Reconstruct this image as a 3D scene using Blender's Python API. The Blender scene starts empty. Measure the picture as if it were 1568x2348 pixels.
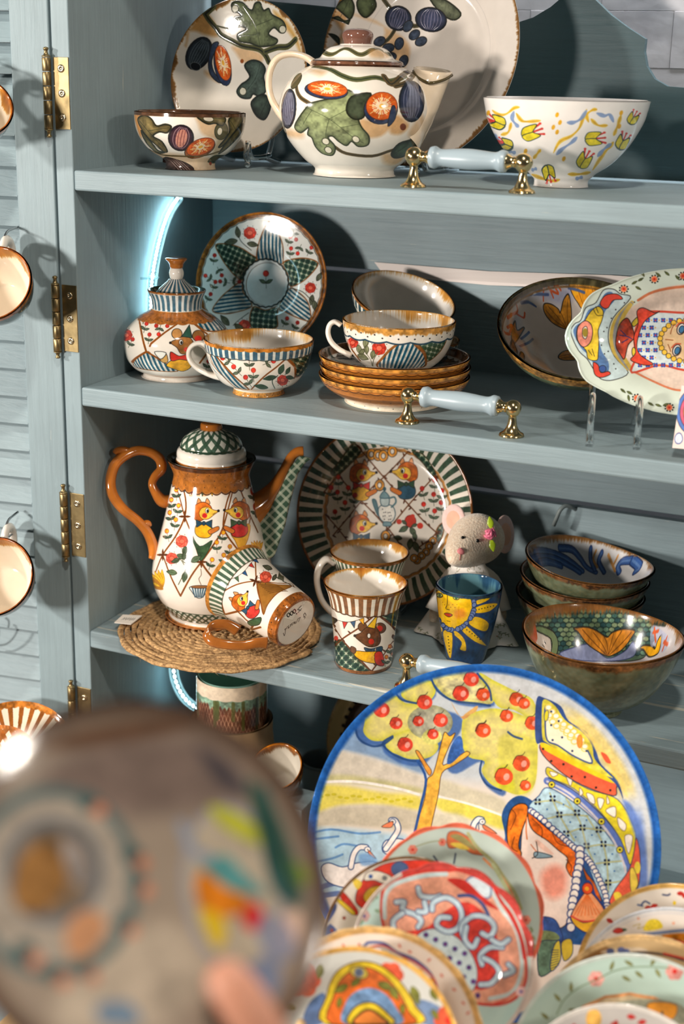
import bpy, math, random
import numpy as np
from mathutils import Vector, Matrix
from mathutils.bvhtree import BVHTree

# ------------------------------------------------------------------ camera, world, lights, exposure
ZO = 1.45                                   # height of the upper shelf above the floor
CAM = Vector((0.87588694, -1.28773688, 0.11113009 + ZO))
RM = np.array([[0.91492589, 0.14080292, -0.37826597],
               [0.40302989, -0.26796334, 0.8750786],
               [0.02185221, -0.95308456, -0.30191439]])   # columns: camera right, down, forward
FPX, PCX, PCY = 3226.477, 784.0, 1174.0

scn = bpy.context.scene
COL = scn.collection
camd = bpy.data.cameras.new('camera'); camo = bpy.data.objects.new('camera', camd); COL.objects.link(camo)
rot = Matrix(((RM[0, 0], -RM[0, 1], -RM[0, 2]), (RM[1, 0], -RM[1, 1], -RM[1, 2]), (RM[2, 0], -RM[2, 1], -RM[2, 2])))
camo.matrix_world = Matrix.Translation(CAM) @ rot.to_4x4()
camd.sensor_fit = 'VERTICAL'; camd.sensor_height = 36.0; camd.lens = 36.0 * FPX / 2348.0
camd.clip_start = 0.01; camd.clip_end = 50
camd.dof.use_dof = True; camd.dof.focus_distance = 1.50; camd.dof.aperture_fstop = 4.0
scn.camera = camo

scn.view_settings.view_transform = 'Standard'; scn.view_settings.look = 'None'
scn.view_settings.gamma = 1.0; scn.view_settings.use_curve_mapping = False
scn.view_settings.exposure = 0.0

world = bpy.data.worlds.new('world'); scn.world = world; world.use_nodes = True
bg = world.node_tree.nodes['Background']; bg.inputs[0].default_value = (0.80, 0.93, 1.0, 1); bg.inputs[1].default_value = 0.045

def area(name, loc, target, size, power, color):
    l = bpy.data.lights.new(name, 'AREA'); l.shape = 'DISK'; l.size = size; l.energy = power; l.color = color
    o = bpy.data.objects.new(name, l); COL.objects.link(o); o.location = loc
    o.rotation_euler = (Vector(target) - Vector(loc)).to_track_quat('-Z', 'Y').to_euler()
    return o
# shop spotlights on tracks: above the aisle, to the left of the open door, far to the right; plus an added soft fill from the front left
area('ceiling_spot', (0.85, -1.25, ZO + 1.75), (0.35, 0.1, ZO - 0.2), 0.16, 30, (1.0, 0.90, 0.78))
area('left_spot', (-2.1, -1.95, ZO + 0.62), (0.35, 0.1, ZO - 0.25), 0.20, 74, (1.0, 0.92, 0.83))
area('right_spot', (2.1, -0.75, ZO + 0.55), (0.2, 0.1, ZO - 0.3), 0.14, 9, (1.0, 0.90, 0.78))
area('front_fill', (-0.75, -2.3, ZO - 0.05), (0.4, 0.2, ZO - 0.4), 0.30, 50, (1.0, 0.93, 0.85))

# cool light added out of sight behind the top of the cabinet, washing the white wall
area('wall_fill', (0.78, 0.36, ZO + 0.62), (0.78, 0.40, ZO - 0.2), 0.05, 11, (0.93, 0.96, 1.0)).data.shape = 'RECTANGLE'
bpy.data.lights['wall_fill'].size = 1.25; bpy.data.lights['wall_fill'].size_y = 0.03

# ------------------------------------------------------------------ survey helpers (photo pixel -> point of the place)
def ray(px, py):
    d = RM @ np.array([px - PCX, py - PCY, FPX]); return Vector(d)
def at(px, py, axis, val):
    r = ray(px, py); return CAM + r * ((val - CAM[axis]) / r[axis])
FWD = Vector(RM[:, 2]); RGT = Vector(RM[:, 0]); DWN = Vector(RM[:, 1])
def fdist(p): return (Vector(p) - CAM).dot(FWD)
def atd(px, py, d): return CAM + ray(px, py) * (d / FPX)        # point at forward distance d
def mpp(p): return fdist(p) / FPX                                # metres per photo pixel at p

# ------------------------------------------------------------------ object helpers
def tag(o, label=None, cat=None, group=None, kind=None):
    if label: o['label'] = label
    if cat: o['category'] = cat
    if group: o['group'] = group
    if kind: o['kind'] = kind
    return o
def thing(name, label, cat, loc=(0, 0, 0), group=None):
    o = bpy.data.objects.new(name, None); COL.objects.link(o); o.location = loc; o.empty_display_size = 0.02
    return tag(o, label, cat, group)
def mesh(name, verts, faces, mats, parent=None, uv=None, smooth=True, fm=None):
    me = bpy.data.meshes.new(name)
    me.from_pydata([tuple(v) for v in verts], [], [tuple(f) for f in faces])
    if not isinstance(mats, (list, tuple)): mats = [mats]
    for m in mats: me.materials.append(m)
    if fm is not None: me.polygons.foreach_set('material_index', np.asarray(fm, np.int32))
    if uv is not None:
        L = me.uv_layers.new(name='UVMap'); idx = np.zeros(len(me.loops), np.int32); me.loops.foreach_get('vertex_index', idx)
        L.data.foreach_set('uv', np.asarray(uv, np.float32)[idx].ravel())
    if smooth: me.polygons.foreach_set('use_smooth', np.ones(len(me.polygons), bool))
    me.update()
    o = bpy.data.objects.new(name, me); COL.objects.link(o)
    if parent is not None: put(o, parent)
    return o
def put(o, parent):
    o.parent = parent
    o.matrix_parent_inverse = parent_world(parent).inverted()
def parent_world(p):
    m = Matrix.LocRotScale(p.location, p.rotation_euler, p.scale)
    if p.parent: m = parent_world(p.parent) @ p.matrix_parent_inverse @ m
    return m
def box(name, lo, hi, mat, parent=None, bev=0.0):
    x0, y0, z0 = lo; x1, y1, z1 = hi
    v = [(x0, y0, z0), (x1, y0, z0), (x1, y1, z0), (x0, y1, z0), (x0, y0, z1), (x1, y0, z1), (x1, y1, z1), (x0, y1, z1)]
    f = [(0, 3, 2, 1), (4, 5, 6, 7), (0, 1, 5, 4), (1, 2, 6, 5), (2, 3, 7, 6), (3, 0, 4, 7)]
    o = mesh(name, v, f, mat, parent, smooth=False)
    if bev:
        b = o.modifiers.new('edge', 'BEVEL'); b.width = bev; b.segments = 2
    return o
def spline(P, k=4, closed=False):
    P = np.asarray(P, float); n = len(P); out = []
    rng = range(n if closed else n - 1)
    for i in rng:
        if closed: a, b, c, d = P[(i - 1) % n], P[i], P[(i + 1) % n], P[(i + 2) % n]
        else: a, b, c, d = P[max(i - 1, 0)], P[i], P[i + 1], P[min(i + 2, n - 1)]
        for t in np.arange(k) / k:
            out.append(0.5 * ((2 * b) + (c - a) * t + (2 * a - 5 * b + 4 * c - d) * t * t + (3 * b - a - 3 * c + d) * t ** 3))
    if not closed: out.append(P[-1])
    return np.array(out)
def tube(name, path, rad, mat, parent=None, n=12, flat=1.0, up=None, k=0, cap=True):
    """swept tube; rad = one or many radii; flat squeezes the section along `up`"""
    path = np.asarray([tuple(p) for p in path], float)
    rad = np.full(len(path), rad, float) if np.isscalar(rad) else np.asarray(rad, float)
    if k:
        q = spline(np.c_[path, rad], k); path, rad = q[:, :3], q[:, 3]
    m = len(path); T = np.gradient(path, axis=0); T /= np.linalg.norm(T, axis=1)[:, None] + 1e-12
    ref = np.array(up if up is not None else ((0, 0, 1) if abs(T[0][2]) < 0.9 else (1, 0, 0)), float)
    V = []; 
    for i in range(m):
        if up is not None: ref = np.array(up, float)
        b = np.cross(T[i], ref); b /= np.linalg.norm(b) + 1e-12; a = np.cross(b, T[i]); a /= np.linalg.norm(a) + 1e-12
        if up is None: ref = a
        for j in range(n):
            w = 2 * math.pi * j / n
            V.append(path[i] + rad[i] * (math.cos(w) * b + math.sin(w) * a * flat))
    F = [(i * n + j, i * n + (j + 1) % n, (i + 1) * n + (j + 1) % n, (i + 1) * n + j) for i in range(m - 1) for j in range(n)]
    if cap: F += [tuple(range(n))[::-1], tuple(range((m - 1) * n, m * n))]
    return mesh(name, V, F, mat, parent)

def axis_matrix(loc, z, x=(1, 0, 0)):
    z = Vector(z).normalized(); x = Vector(x); y = z.cross(x).normalized(); x = y.cross(z).normalized()
    m = Matrix((x, y, z)).transposed().to_4x4(); m.translation = Vector(loc); return m

# ------------------------------------------------------------------ procedural materials
def nmat(name):
    m = bpy.data.materials.new(name); m.use_nodes = True
    return m, m.node_tree.nodes, m.node_tree.links, m.node_tree.nodes['Principled BSDF']
def srgb(c):
    c = np.asarray(c, float) / 255.0
    return tuple(np.where(c <= 0.04045, c / 12.92, ((c + 0.055) / 1.055) ** 2.4)) + (1.0,)
def plain(name, c, rough=0.4, metal=0.0, spec=0.5, coat=0.0, var=0.0, scale=40, bump=0.0, sss=0.0):
    m, N, L, b = nmat(name)
    b.inputs['Base Color'].default_value = srgb(c); b.inputs['Roughness'].default_value = rough
    b.inputs['Metallic'].default_value = metal; b.inputs['Specular IOR Level'].default_value = spec
    b.inputs['Coat Weight'].default_value = coat; b.inputs['Coat Roughness'].default_value = 0.05
    if var or bump:
        tc = N.new('ShaderNodeTexCoord'); no = N.new('ShaderNodeTexNoise'); no.inputs['Scale'].default_value = scale; no.inputs['Detail'].default_value = 6
        L.new(tc.outputs['Object'], no.inputs['Vector'])
        if var:
            mx = N.new('ShaderNodeMix'); mx.data_type = 'RGBA'
            k = np.asarray(c, float); mx.inputs['A'].default_value = srgb(np.clip(k * (1 - var), 0, 255)); mx.inputs['B'].default_value = srgb(np.clip(k * (1 + var), 0, 255))
            L.new(no.outputs['Fac'], mx.inputs['Factor']); L.new(mx.outputs['Result'], b.inputs['Base Color'])
        if bump:
            bp = N.new('ShaderNodeBump'); bp.inputs['Strength'].default_value = 0.5; bp.inputs['Distance'].default_value = bump
            L.new(no.outputs['Fac'], bp.inputs['Height']); L.new(bp.outputs['Normal'], b.inputs['Normal'])
    return m
def paintwood(name, c, axis, worn=0.03):
    """brushed paint over wood: streaks of brush and grain along `axis`, worn spots"""
    m, N, L, b = nmat(name); b.inputs['Roughness'].default_value = 0.5
    tc = N.new('ShaderNodeTexCoord'); mp = N.new('ShaderNodeMapping'); L.new(tc.outputs['Object'], mp.inputs['Vector'])
    s = [55.0, 55.0, 55.0]; s[axis] = 3.0
    mp.inputs['Scale'].default_value = s
    n1 = N.new('ShaderNodeTexNoise'); n1.inputs['Scale'].default_value = 4.0; n1.inputs['Detail'].default_value = 8; n1.inputs['Roughness'].default_value = 0.65
    n1.inputs['Distortion'].default_value = 0.6
    L.new(mp.outputs['Vector'], n1.inputs['Vector'])
    n2 = N.new('ShaderNodeTexNoise'); n2.inputs['Scale'].default_value = 9.0; n2.inputs['Detail'].default_value = 4
    L.new(tc.outputs['Object'], n2.inputs['Vector'])
    k = np.asarray(c, float)
    mx = N.new('ShaderNodeMix'); mx.data_type = 'RGBA'; mx.inputs['A'].default_value = srgb(k * 0.90); mx.inputs['B'].default_value = srgb(np.clip(k * 1.07, 0, 255))
    L.new(n1.outputs['Fac'], mx.inputs['Factor'])
    mx2 = N.new('ShaderNodeMix'); mx2.data_type = 'RGBA'; mx2.blend_type = 'MULTIPLY'; mx2.inputs['Factor'].default_value = 0.35
    L.new(mx.outputs['Result'], mx2.inputs['A']); L.new(n2.outputs['Fac'], mx2.inputs['B'])
    mxb = N.new('ShaderNodeMix'); mxb.data_type = 'RGBA'; mxb.blend_type = 'MIX'; mxb.inputs['B'].default_value = srgb((206, 200, 182))
    cr = N.new('ShaderNodeValToRGB'); cr.color_ramp.elements[0].position = 0.70 - worn; cr.color_ramp.elements[0].color = (0, 0, 0, 1)
    cr.color_ramp.elements[1].position = 0.73 - worn; cr.color_ramp.elements[1].color = (0.7, 0.7, 0.7, 1)
    n3 = N.new('ShaderNodeTexNoise'); n3.inputs['Scale'].default_value = 2.2; n3.inputs['Detail'].default_value = 9; n3.inputs['Roughness'].default_value = 0.6
    L.new(mp.outputs['Vector'], n3.inputs['Vector']); L.new(n3.outputs['Fac'], cr.inputs['Fac'])
    L.new(mx2.outputs['Result'], mxb.inputs['A']); L.new(cr.outputs['Color'], mxb.inputs['Factor'])
    L.new(mxb.outputs['Result'], b.inputs['Base Color'])
    bp = N.new('ShaderNodeBump'); bp.inputs['Strength'].default_value = 0.45; bp.inputs['Distance'].default_value = 0.0012
    L.new(n1.outputs['Fac'], bp.inputs['Height']); L.new(bp.outputs['Normal'], b.inputs['Normal'])
    return m
BLUE = (147, 167, 174)
wood_x = paintwood('blue_grey_paint_x', BLUE, 0); wood_y = paintwood('blue_grey_paint_y', BLUE, 1); wood_z = paintwood('blue_grey_paint_z', BLUE, 2, 0.0)
teal_board = paintwood('dark_teal_paint', (60, 88, 94), 0, -0.25)
wood_worn = paintwood('blue_grey_paint_worn', BLUE, 0, 0.10)
brass = plain('brass', (232, 205, 150), 0.17, 1.0, var=0.08, scale=60)
old_brass = plain('aged_brass', (146, 128, 92), 0.40, 1.0, var=0.25, scale=90, bump=0.0004)
steel = plain('screw_steel', (205, 190, 160), 0.25, 1.0)
dark = plain('dark_gap', (20, 22, 22), 0.8)
white_glaze = plain('white_glaze', (240, 231, 219), 0.12, coat=0.3)
brown_glaze = plain('brown_glaze', (150, 88, 36), 0.12, coat=0.4, var=0.30, scale=55)
amber_glaze = plain('amber_glaze', (180, 106, 40), 0.12, coat=0.4, var=0.34, scale=38)
grip_paint = plain('grip_paint', (160, 177, 186), 0.33, var=0.03)
wire = plain('steel_wire', (190, 190, 190), 0.25, 1.0)
acr, N_, L_, b_ = nmat('clear_acrylic'); b_.inputs['Base Color'].default_value = (0.97, 0.99, 0.99, 1); b_.inputs['Roughness'].default_value = 0.03
b_.inputs['Transmission Weight'].default_value = 1.0; b_.inputs['IOR'].default_value = 1.45
# ------------------------------------------------------------------ painting of the glaze: strokes and shapes computed into colour maps
def vnoise(h, w, cell, seed):
    r = np.random.RandomState(seed); gh, gw = int(h / cell) + 3, int(w / cell) + 3
    g = r.rand(gh, gw).astype(np.float32); y = np.arange(h, dtype=np.float32) / cell; x = np.arange(w, dtype=np.float32) / cell
    yi, xi = y.astype(int), x.astype(int); fy, fx = y - yi, x - xi
    fy = (fy * fy * (3 - 2 * fy))[:, None]; fx = (fx * fx * (3 - 2 * fx))[None, :]
    a, b = g[yi][:, xi], g[yi][:, xi + 1]; c, d = g[yi + 1][:, xi], g[yi + 1][:, xi + 1]
    return (a * (1 - fx) + b * fx) * (1 - fy) + (c * (1 - fx) + d * fx) * fy
def fnoise(h, w, cell, seed):
    return 0.6 * vnoise(h, w, cell, seed) + 0.4 * vnoise(h, w, max(cell / 3, 1.5), seed + 7)
WHITE = (238, 229, 216); INK = (40, 36, 34); BRN = (140, 78, 28); RED = (205, 52, 40); GRN = (58, 84, 60); DGRN = (36, 58, 48)
YEL = (240, 176, 32); TEAL = (34, 84, 104); BLU = (52, 96, 160); ORG = (222, 112, 30)
def A(c): return np.asarray(c, np.float32) / 255.0

class Canvas:
    def __init__(s, name, W, H, bg=WHITE, seed=1):
        s.name, s.W, s.H = name, int(W), int(H); s.px = np.empty((s.H, s.W, 3), np.float32); s.px[:] = A(bg)
        s.V, s.U = np.mgrid[0:s.H, 0:s.W].astype(np.float32); s.V = (s.V + 0.5) / s.H; s.U = (s.U + 0.5) / s.W
        s.n = fnoise(s.H, s.W, 14, seed) - 0.5; s.seed = seed; s.surf = None; s.tilt = None
    # --- whole-canvas marks
    def blend(s, m, col, var=0.0):
        c = A(col) if not isinstance(col, np.ndarray) else col
        c = c * (1 + var * s.n[..., None] * 2) if var else c
        s.px += (c - s.px) * np.clip(m, 0, 1)[..., None]
    def band(s, v0, v1, col, var=0.15, wob=0.0, per=20, soft=0.006):
        w = wob * np.abs(np.sin(s.U * math.pi * per)) if wob else 0
        s.blend(np.clip((s.V - v0 + w) / soft, 0, 1) * np.clip((v1 - s.V) / soft, 0, 1), col, var)
    def R(s):                                       # planar canvases: radius 0..1
        return np.hypot(s.U - 0.5, s.V - 0.5) * 2 * (s.surf.Rp / s.surf.i[:, 0].max() if s.surf is not None and s.surf.i is not None else 1)
    def TH(s): return np.arctan2(s.V - 0.5, s.U - 0.5)
    def rim(s, r0, col, col2, jag=0.06, seed=3, n=40):    # dripping rim glaze on a planar (inside) canvas
        th = (s.TH() / (2 * math.pi)) % 1.0; g = np.random.RandomState(seed).rand(n + 1); g[-1] = g[0]
        q = np.interp(th, np.linspace(0, 1, n + 1), g); fine = np.random.RandomState(seed + 1).rand(400); q2 = fine[(th * 399).astype(int)]
        lim = r0 - jag * q ** 2 - 0.018 * q2
        d = s.R() - lim; m = np.clip(d / 0.02, 0, 1); e = np.clip(d / 0.10, 0, 1)
        c = A(col2) * (1 - e[..., None]) + A(col) * e[..., None]
        s.px += (c * (1 + 0.3 * s.n[..., None]) - s.px) * m[..., None]
    def ring(s, r0, r1, col, soft=0.006, var=0.15, wob=0.0, per=24):
        r = s.R() + (wob * np.abs(np.sin(s.TH() * per / 2)) if wob else 0)
        s.blend(np.clip((r - r0) / soft, 0, 1) * np.clip((r1 - r) / soft, 0, 1), col, var)
    # --- shapes in canvas pixels
    def _sub(s, P, pad):
        x0 = max(int(P[:, 0].min() - pad), 0); x1 = min(int(P[:, 0].max() + pad) + 2, s.W)
        y0 = max(int(P[:, 1].min() - pad), 0); y1 = min(int(P[:, 1].max() + pad) + 2, s.H)
        if x1 <= x0 or y1 <= y0: return None
        Y, X = np.mgrid[y0:y1, x0:x1].astype(np.float32); return (slice(y0, y1), slice(x0, x1)), X + 0.5, Y + 0.5
    def _dist(s, P, X, Y, closed):
        d = np.full(X.shape, 1e9, np.float32); ins = np.zeros(X.shape, bool); n = len(P)
        for i in range(n if closed else n - 1):
            ax, ay = P[i]; bx, by = P[(i + 1) % n]; ex, ey = bx - ax, by - ay; L = ex * ex + ey * ey + 1e-9
            wx, wy = X - ax, Y - ay; t = np.clip((wx * ex + wy * ey) / L, 0, 1)
            d = np.minimum(d, (wx - ex * t) ** 2 + (wy - ey * t) ** 2)
            if closed and ay != by:
                ins ^= ((ay > Y) != (by > Y)) & (X < ex * (Y - ay) / ey + ax)
        d = np.sqrt(d); return np.where(ins, -d, d) if closed else d
    def fill(s, P, col, out=None, ow=1.2, var=0.10, a=1.0, edge=None, ew=6, soft=1.0, pat=None):
        P = np.asarray(P, float); q = s._sub(P, ow + soft + 2)
        if q is None: return
        sl, X, Y = q; d = s._dist(P, X, Y, True); n = s.n[sl]; m = np.clip(0.5 - d / soft, 0, 1) * a
        c = np.empty(X.shape + (3,), np.float32); c[:] = A(col)
        if pat is not None: c = pat(X, Y, c)
        if edge is not None:
            e = np.clip(np.exp(np.minimum(d, 0) / ew) + n * 0.5, 0, 1)[..., None]; c = c * (1 - e) + A(edge) * e
        c = c * (1 + 2 * var * n[..., None])
        s.px[sl] += (c - s.px[sl]) * m[..., None]
        if out is not None:
            mo = np.clip(0.5 + (ow / 2 - np.abs(d)), 0, 1) * 0.9
            s.px[sl] += (A(out) - s.px[sl]) * mo[..., None]
    def stroke(s, P, w, col, var=0.1, a=1.0, soft=1.0):
        P = np.asarray(P, float); q = s._sub(P, w / 2 + 2 + soft)
        if q is None: return
        sl, X, Y = q; d = s._dist(P, X, Y, False); m = np.clip(0.5 + (w / 2 - d) / soft, 0, 1) * a
        c = A(col) * (1 + 2 * var * s.n[sl][..., None]); s.px[sl] += (c - s.px[sl]) * m[..., None]
    # --- shapes given in survey pixels, laid on the surface itself
    def mp(s, pts): return s.surf.canvas_xy(np.asarray(pts, float), s)
    def k(s, x, y):
        a = s.mp([(x - 3, y), (x + 3, y), (x, y - 3), (x, y + 3)])
        return 0.5 * (np.hypot(*(a[1] - a[0])) + np.hypot(*(a[3] - a[2]))) / 6
    def P(s, pts, col, out=None, ow=1.3, sm=True, kk=4, **kw):
        pts = np.asarray(pts, float); q = spline(pts, kk, True) if sm else dense(pts)
        c = pts.mean(0); g = s.k(*c)
        if 'ew' in kw: kw['ew'] *= g
        s.fill(s.mp(q), col, out, ow * 1.25 * g, soft=max(1.0, g * 0.8), **kw)
    def L(s, pts, col, w=1.5, sm=True, **kw):
        pts = np.asarray(pts, float); q = spline(pts, 4) if sm and len(pts) > 2 else pts
        g = s.k(*pts.mean(0)); s.stroke(s.mp(q), w * g, col, **kw)
    def E(s, x, y, rx, ry=None, rot=0, col=RED, out=None, ow=1.0, **kw):
        ry = rx if ry is None else ry; t = np.linspace(0, 2 * math.pi, 13)[:-1]; c, q = math.cos(math.radians(rot)), math.sin(math.radians(rot))
        s.P(np.c_[x + rx * np.cos(t) * c - ry * np.sin(t) * q, y + rx * np.cos(t) * q + ry * np.sin(t) * c], col, out, ow, kk=2, **kw)
    # --- motifs
    def leaf(s, x, y, ln, ang, w=0.36, col=GRN, out=DGRN, vein=True, ow=1.1):
        a = math.radians(ang); dx, dy = math.cos(a), math.sin(a); nx, ny = -dy, dx
        f = lambda t, o: (x + dx * ln * t + nx * ln * o, y + dy * ln * t + ny * ln * o)
        s.P([f(0, 0), f(.25, w * .38), f(.55, w * .46), f(.85, w * .2), f(1.02, 0), f(.85, -w * .2), f(.55, -w * .46), f(.25, -w * .38)], col, out, ow, kk=2, var=0.25)
        if vein: s.L([f(0, 0), f(.8, .02)], out, 0.7, sm=False, a=0.7)
    def sprig(s, x, y, h, ang=0, berry=RED, leafc=(92, 106, 84)):
        a = math.radians(ang); ux, uy = math.sin(a), -math.cos(a)
        bx, by = x + ux * h * .5, y + uy * h * .5; mx, my = x - ux * h * .15, y - uy * h * .15
        s.L([(bx, by), (x, y), (x - ux * h * .5 + 1, y - uy * h * .5)], (70, 72, 52), 1.1)
        for sg in (-1, 1): s.leaf(mx, my, h * .5, ang - 90 + sg * 62, .5, leafc, (52, 60, 48), False)
        s.E(bx, by, h * .19, h * .2, 0, berry, (150, 30, 24), .8, var=0.3)
    def rose(s, x, y, r, col=(214, 66, 48)):
        for i in range(7):
            t = i * 0.9; s.E(x + r * .45 * math.cos(t), y + r * .45 * math.sin(t), r * .52, r * .48, 0, np.asarray(col) * (0.85 + 0.3 * ((i * 37) % 10) / 10), (150, 40, 30), .7, var=0.3)
        s.E(x, y, r * .4, r * .36, 0, (232, 110, 84), (160, 44, 34), .8)
        for i in range(9):
            t = i * .7 + .2; s.E(x + r * 1.15 * math.cos(t), y + r * 1.12 * math.sin(t), .9, .9, 0, INK)
    def flag(s, pts, cols, h):
        s.L(pts, (70, 60, 50), 1.0); q = spline(pts, 8); n = len(cols); idx = np.linspace(2, len(q) - 3, n).astype(int)
        st = max(1.5, h * .38)
        for i, c in zip(idx, cols):
            x, y = q[i]; dx, dy = q[min(i + 1, len(q) - 1)] - q[max(i - 1, 0)]; l = math.hypot(dx, dy) + 1e-6; dx, dy = dx / l, dy / l
            nx, ny = (-dy, dx) if dx > 0 or abs(dx) < .3 and dy < 0 else (dy, -dx)
            if ny < 0 and abs(dx) > .35: nx, ny = -nx, -ny
            s.P([(x - dx * st, y - dy * st), (x + dx * st, y + dy * st), (x + nx * h, y + ny * h)], c, INK, .8, sm=False, var=.1)
    def stripes(s, pts, d, per, c1=TEAL, c2=(226, 224, 214), duty=.55, out=BRN, ow=2.0, sm=True, thin=True):
        """polygon filled with brushed stripes; d = stripe direction, per = period (survey pixels)"""
        c = np.mean(pts, 0); l = math.hypot(*d); d = (d[0] / l, d[1] / l); e = s.mp([c, (c[0] - d[1] * per, c[1] + d[0] * per), (c[0] + d[0] * per, c[1] + d[1] * per)])
        nv = e[1] - e[0]; tv = e[2] - e[0]; M = np.linalg.inv(np.array([nv, tv]).T)
        def pat(X, Y, col):
            a = M[0, 0] * (X - e[0][0]) + M[0, 1] * (Y - e[0][1]); b = a % 1.0
            m = np.clip((duty / 2 - np.abs(b - .5)) * np.hypot(*nv) + .5, 0, 1)[..., None]
            t = np.clip(.5 + (.045 - np.abs(b - .02)) * np.hypot(*nv), 0, 1)[..., None] * .6 if thin else 0
            q = A(c2) * (1 - m) + A(c1) * m
            return q * (1 - t) + A((120, 80, 60)) * t
        s.P(pts, c1, out, ow, sm=sm, var=.22, pat=pat)
    def plaid(s, pts, d, per, base=DGRN, lite=(96, 122, 96), hi=(222, 218, 190), out=BRN, ow=2.0, sm=True):
        c = np.mean(pts, 0); l = math.hypot(*d); d = (d[0] / l, d[1] / l); e = s.mp([c, (c[0] - d[1] * per, c[1] + d[0] * per), (c[0] + d[0] * per, c[1] + d[1] * per)])
        M = np.linalg.inv(np.array([e[1] - e[0], e[2] - e[0]]).T)
        def pat(X, Y, col):
            x, y = X - e[0][0], Y - e[0][1]; a = (M[0, 0] * x + M[0, 1] * y) % 1; b = (M[1, 0] * x + M[1, 1] * y) % 1
            q = np.empty(X.shape + (3,), np.float32); q[:] = A(base)
            for v in (a, b):
                t = (np.abs(v - .5) < .17).astype(np.float32)[..., None] * .55; q = q * (1 - t) + A(lite) * t
            t = ((np.abs(a - .5) < .07) & (np.abs(b - .5) < .28) | (np.abs(b - .5) < .07) & (np.abs(a - .5) < .28)).astype(np.float32)[..., None] * .8
            return q * (1 - t) + A(hi) * t
        s.P(pts, base, out, ow, sm=sm, var=.2, pat=pat)
    def lattice(s, pts, d1, d2, per, c1=DGRN, c2=(226, 222, 205), duty=.42, out=None, ow=1.5, sm=True):
        c = np.mean(pts, 0); Ms = []
        for d in (d1, d2):
            l = math.hypot(*d); d = (d[0] / l, d[1] / l); e = s.mp([c, (c[0] - d[1] * per, c[1] + d[0] * per), (c[0] + d[0] * per, c[1] + d[1] * per)])
            Ms.append((np.linalg.inv(np.array([e[1] - e[0], e[2] - e[0]]).T), e[0]))
        def pat(X, Y, col):
            q = np.empty(X.shape + (3,), np.float32); q[:] = A(c2)
            for M, o in Ms:
                a = (M[0, 0] * (X - o[0]) + M[0, 1] * (Y - o[1])) % 1; t = (np.abs(a - .5) < duty / 2).astype(np.float32)[..., None] * .85
                q = q * (1 - t) + A(c1) * t
            return q
        s.P(pts, c2, out, ow, sm=sm, var=.2, pat=pat)
    def image(s):
        im = bpy.data.images.new(s.name, s.W, s.H, alpha=False)
        a = np.ones((s.H, s.W, 4), np.float32); a[..., :3] = np.clip(s.px, 0, 1); im.pixels.foreach_set(a.ravel()); im.update(); im.pack(); return im
def dense(P, n=5):
    P = np.asarray(P, float); return np.concatenate([P[i] + (P[(i + 1) % len(P)] - P[i]) * (np.arange(n) / n)[:, None] for i in range(len(P))])
def glazed(canvas, rough=0.11, coat=0.35, bump=0.0, ext='EXTEND'):
    m, N, L, b = nmat(canvas.name); t = N.new('ShaderNodeTexImage'); t.image = canvas.image(); t.extension = ext; t.interpolation = 'Linear'
    uvn = N.new('ShaderNodeUVMap'); uvn.uv_map = 'UVMap'; L.new(uvn.outputs['UV'], t.inputs['Vector'])
    tc = N.new('ShaderNodeTexCoord'); no = N.new('ShaderNodeTexNoise'); no.inputs['Scale'].default_value = 60; no.inputs['Detail'].default_value = 5
    L.new(tc.outputs['Object'], no.inputs['Vector'])
    mr = N.new('ShaderNodeMapRange'); mr.inputs['To Min'].default_value = 0.90; mr.inputs['To Max'].default_value = 1.06; L.new(no.outputs['Fac'], mr.inputs['Value'])
    mx = N.new('ShaderNodeMix'); mx.data_type = 'RGBA'; mx.blend_type = 'MULTIPLY'; mx.inputs['Factor'].default_value = 1.0
    L.new(t.outputs['Color'], mx.inputs['A']); L.new(mr.outputs['Result'], mx.inputs['B']); L.new(mx.outputs['Result'], b.inputs['Base Color'])
    b.inputs['Roughness'].default_value = rough; b.inputs['Coat Weight'].default_value = coat; b.inputs['Coat Roughness'].default_value = 0.04
    bp = N.new('ShaderNodeBump'); bp.inputs['Strength'].default_value = 0.25; bp.inputs['Distance'].default_value = 0.0006
    L.new(no.outputs['Fac'], bp.inputs['Height'])
    if bump:
        bw = N.new('ShaderNodeRGBToBW'); L.new(t.outputs['Color'], bw.inputs['Color']); b2 = N.new('ShaderNodeBump'); b2.inputs['Strength'].default_value = 0.8; b2.inputs['Distance'].default_value = bump; b2.invert = True
        L.new(bw.outputs['Val'], b2.inputs['Height']); L.new(bp.outputs['Normal'], b2.inputs['Normal']); L.new(b2.outputs['Normal'], b.inputs['Normal'])
    else: L.new(bp.outputs['Normal'], b.inputs['Normal'])
    return m

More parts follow.
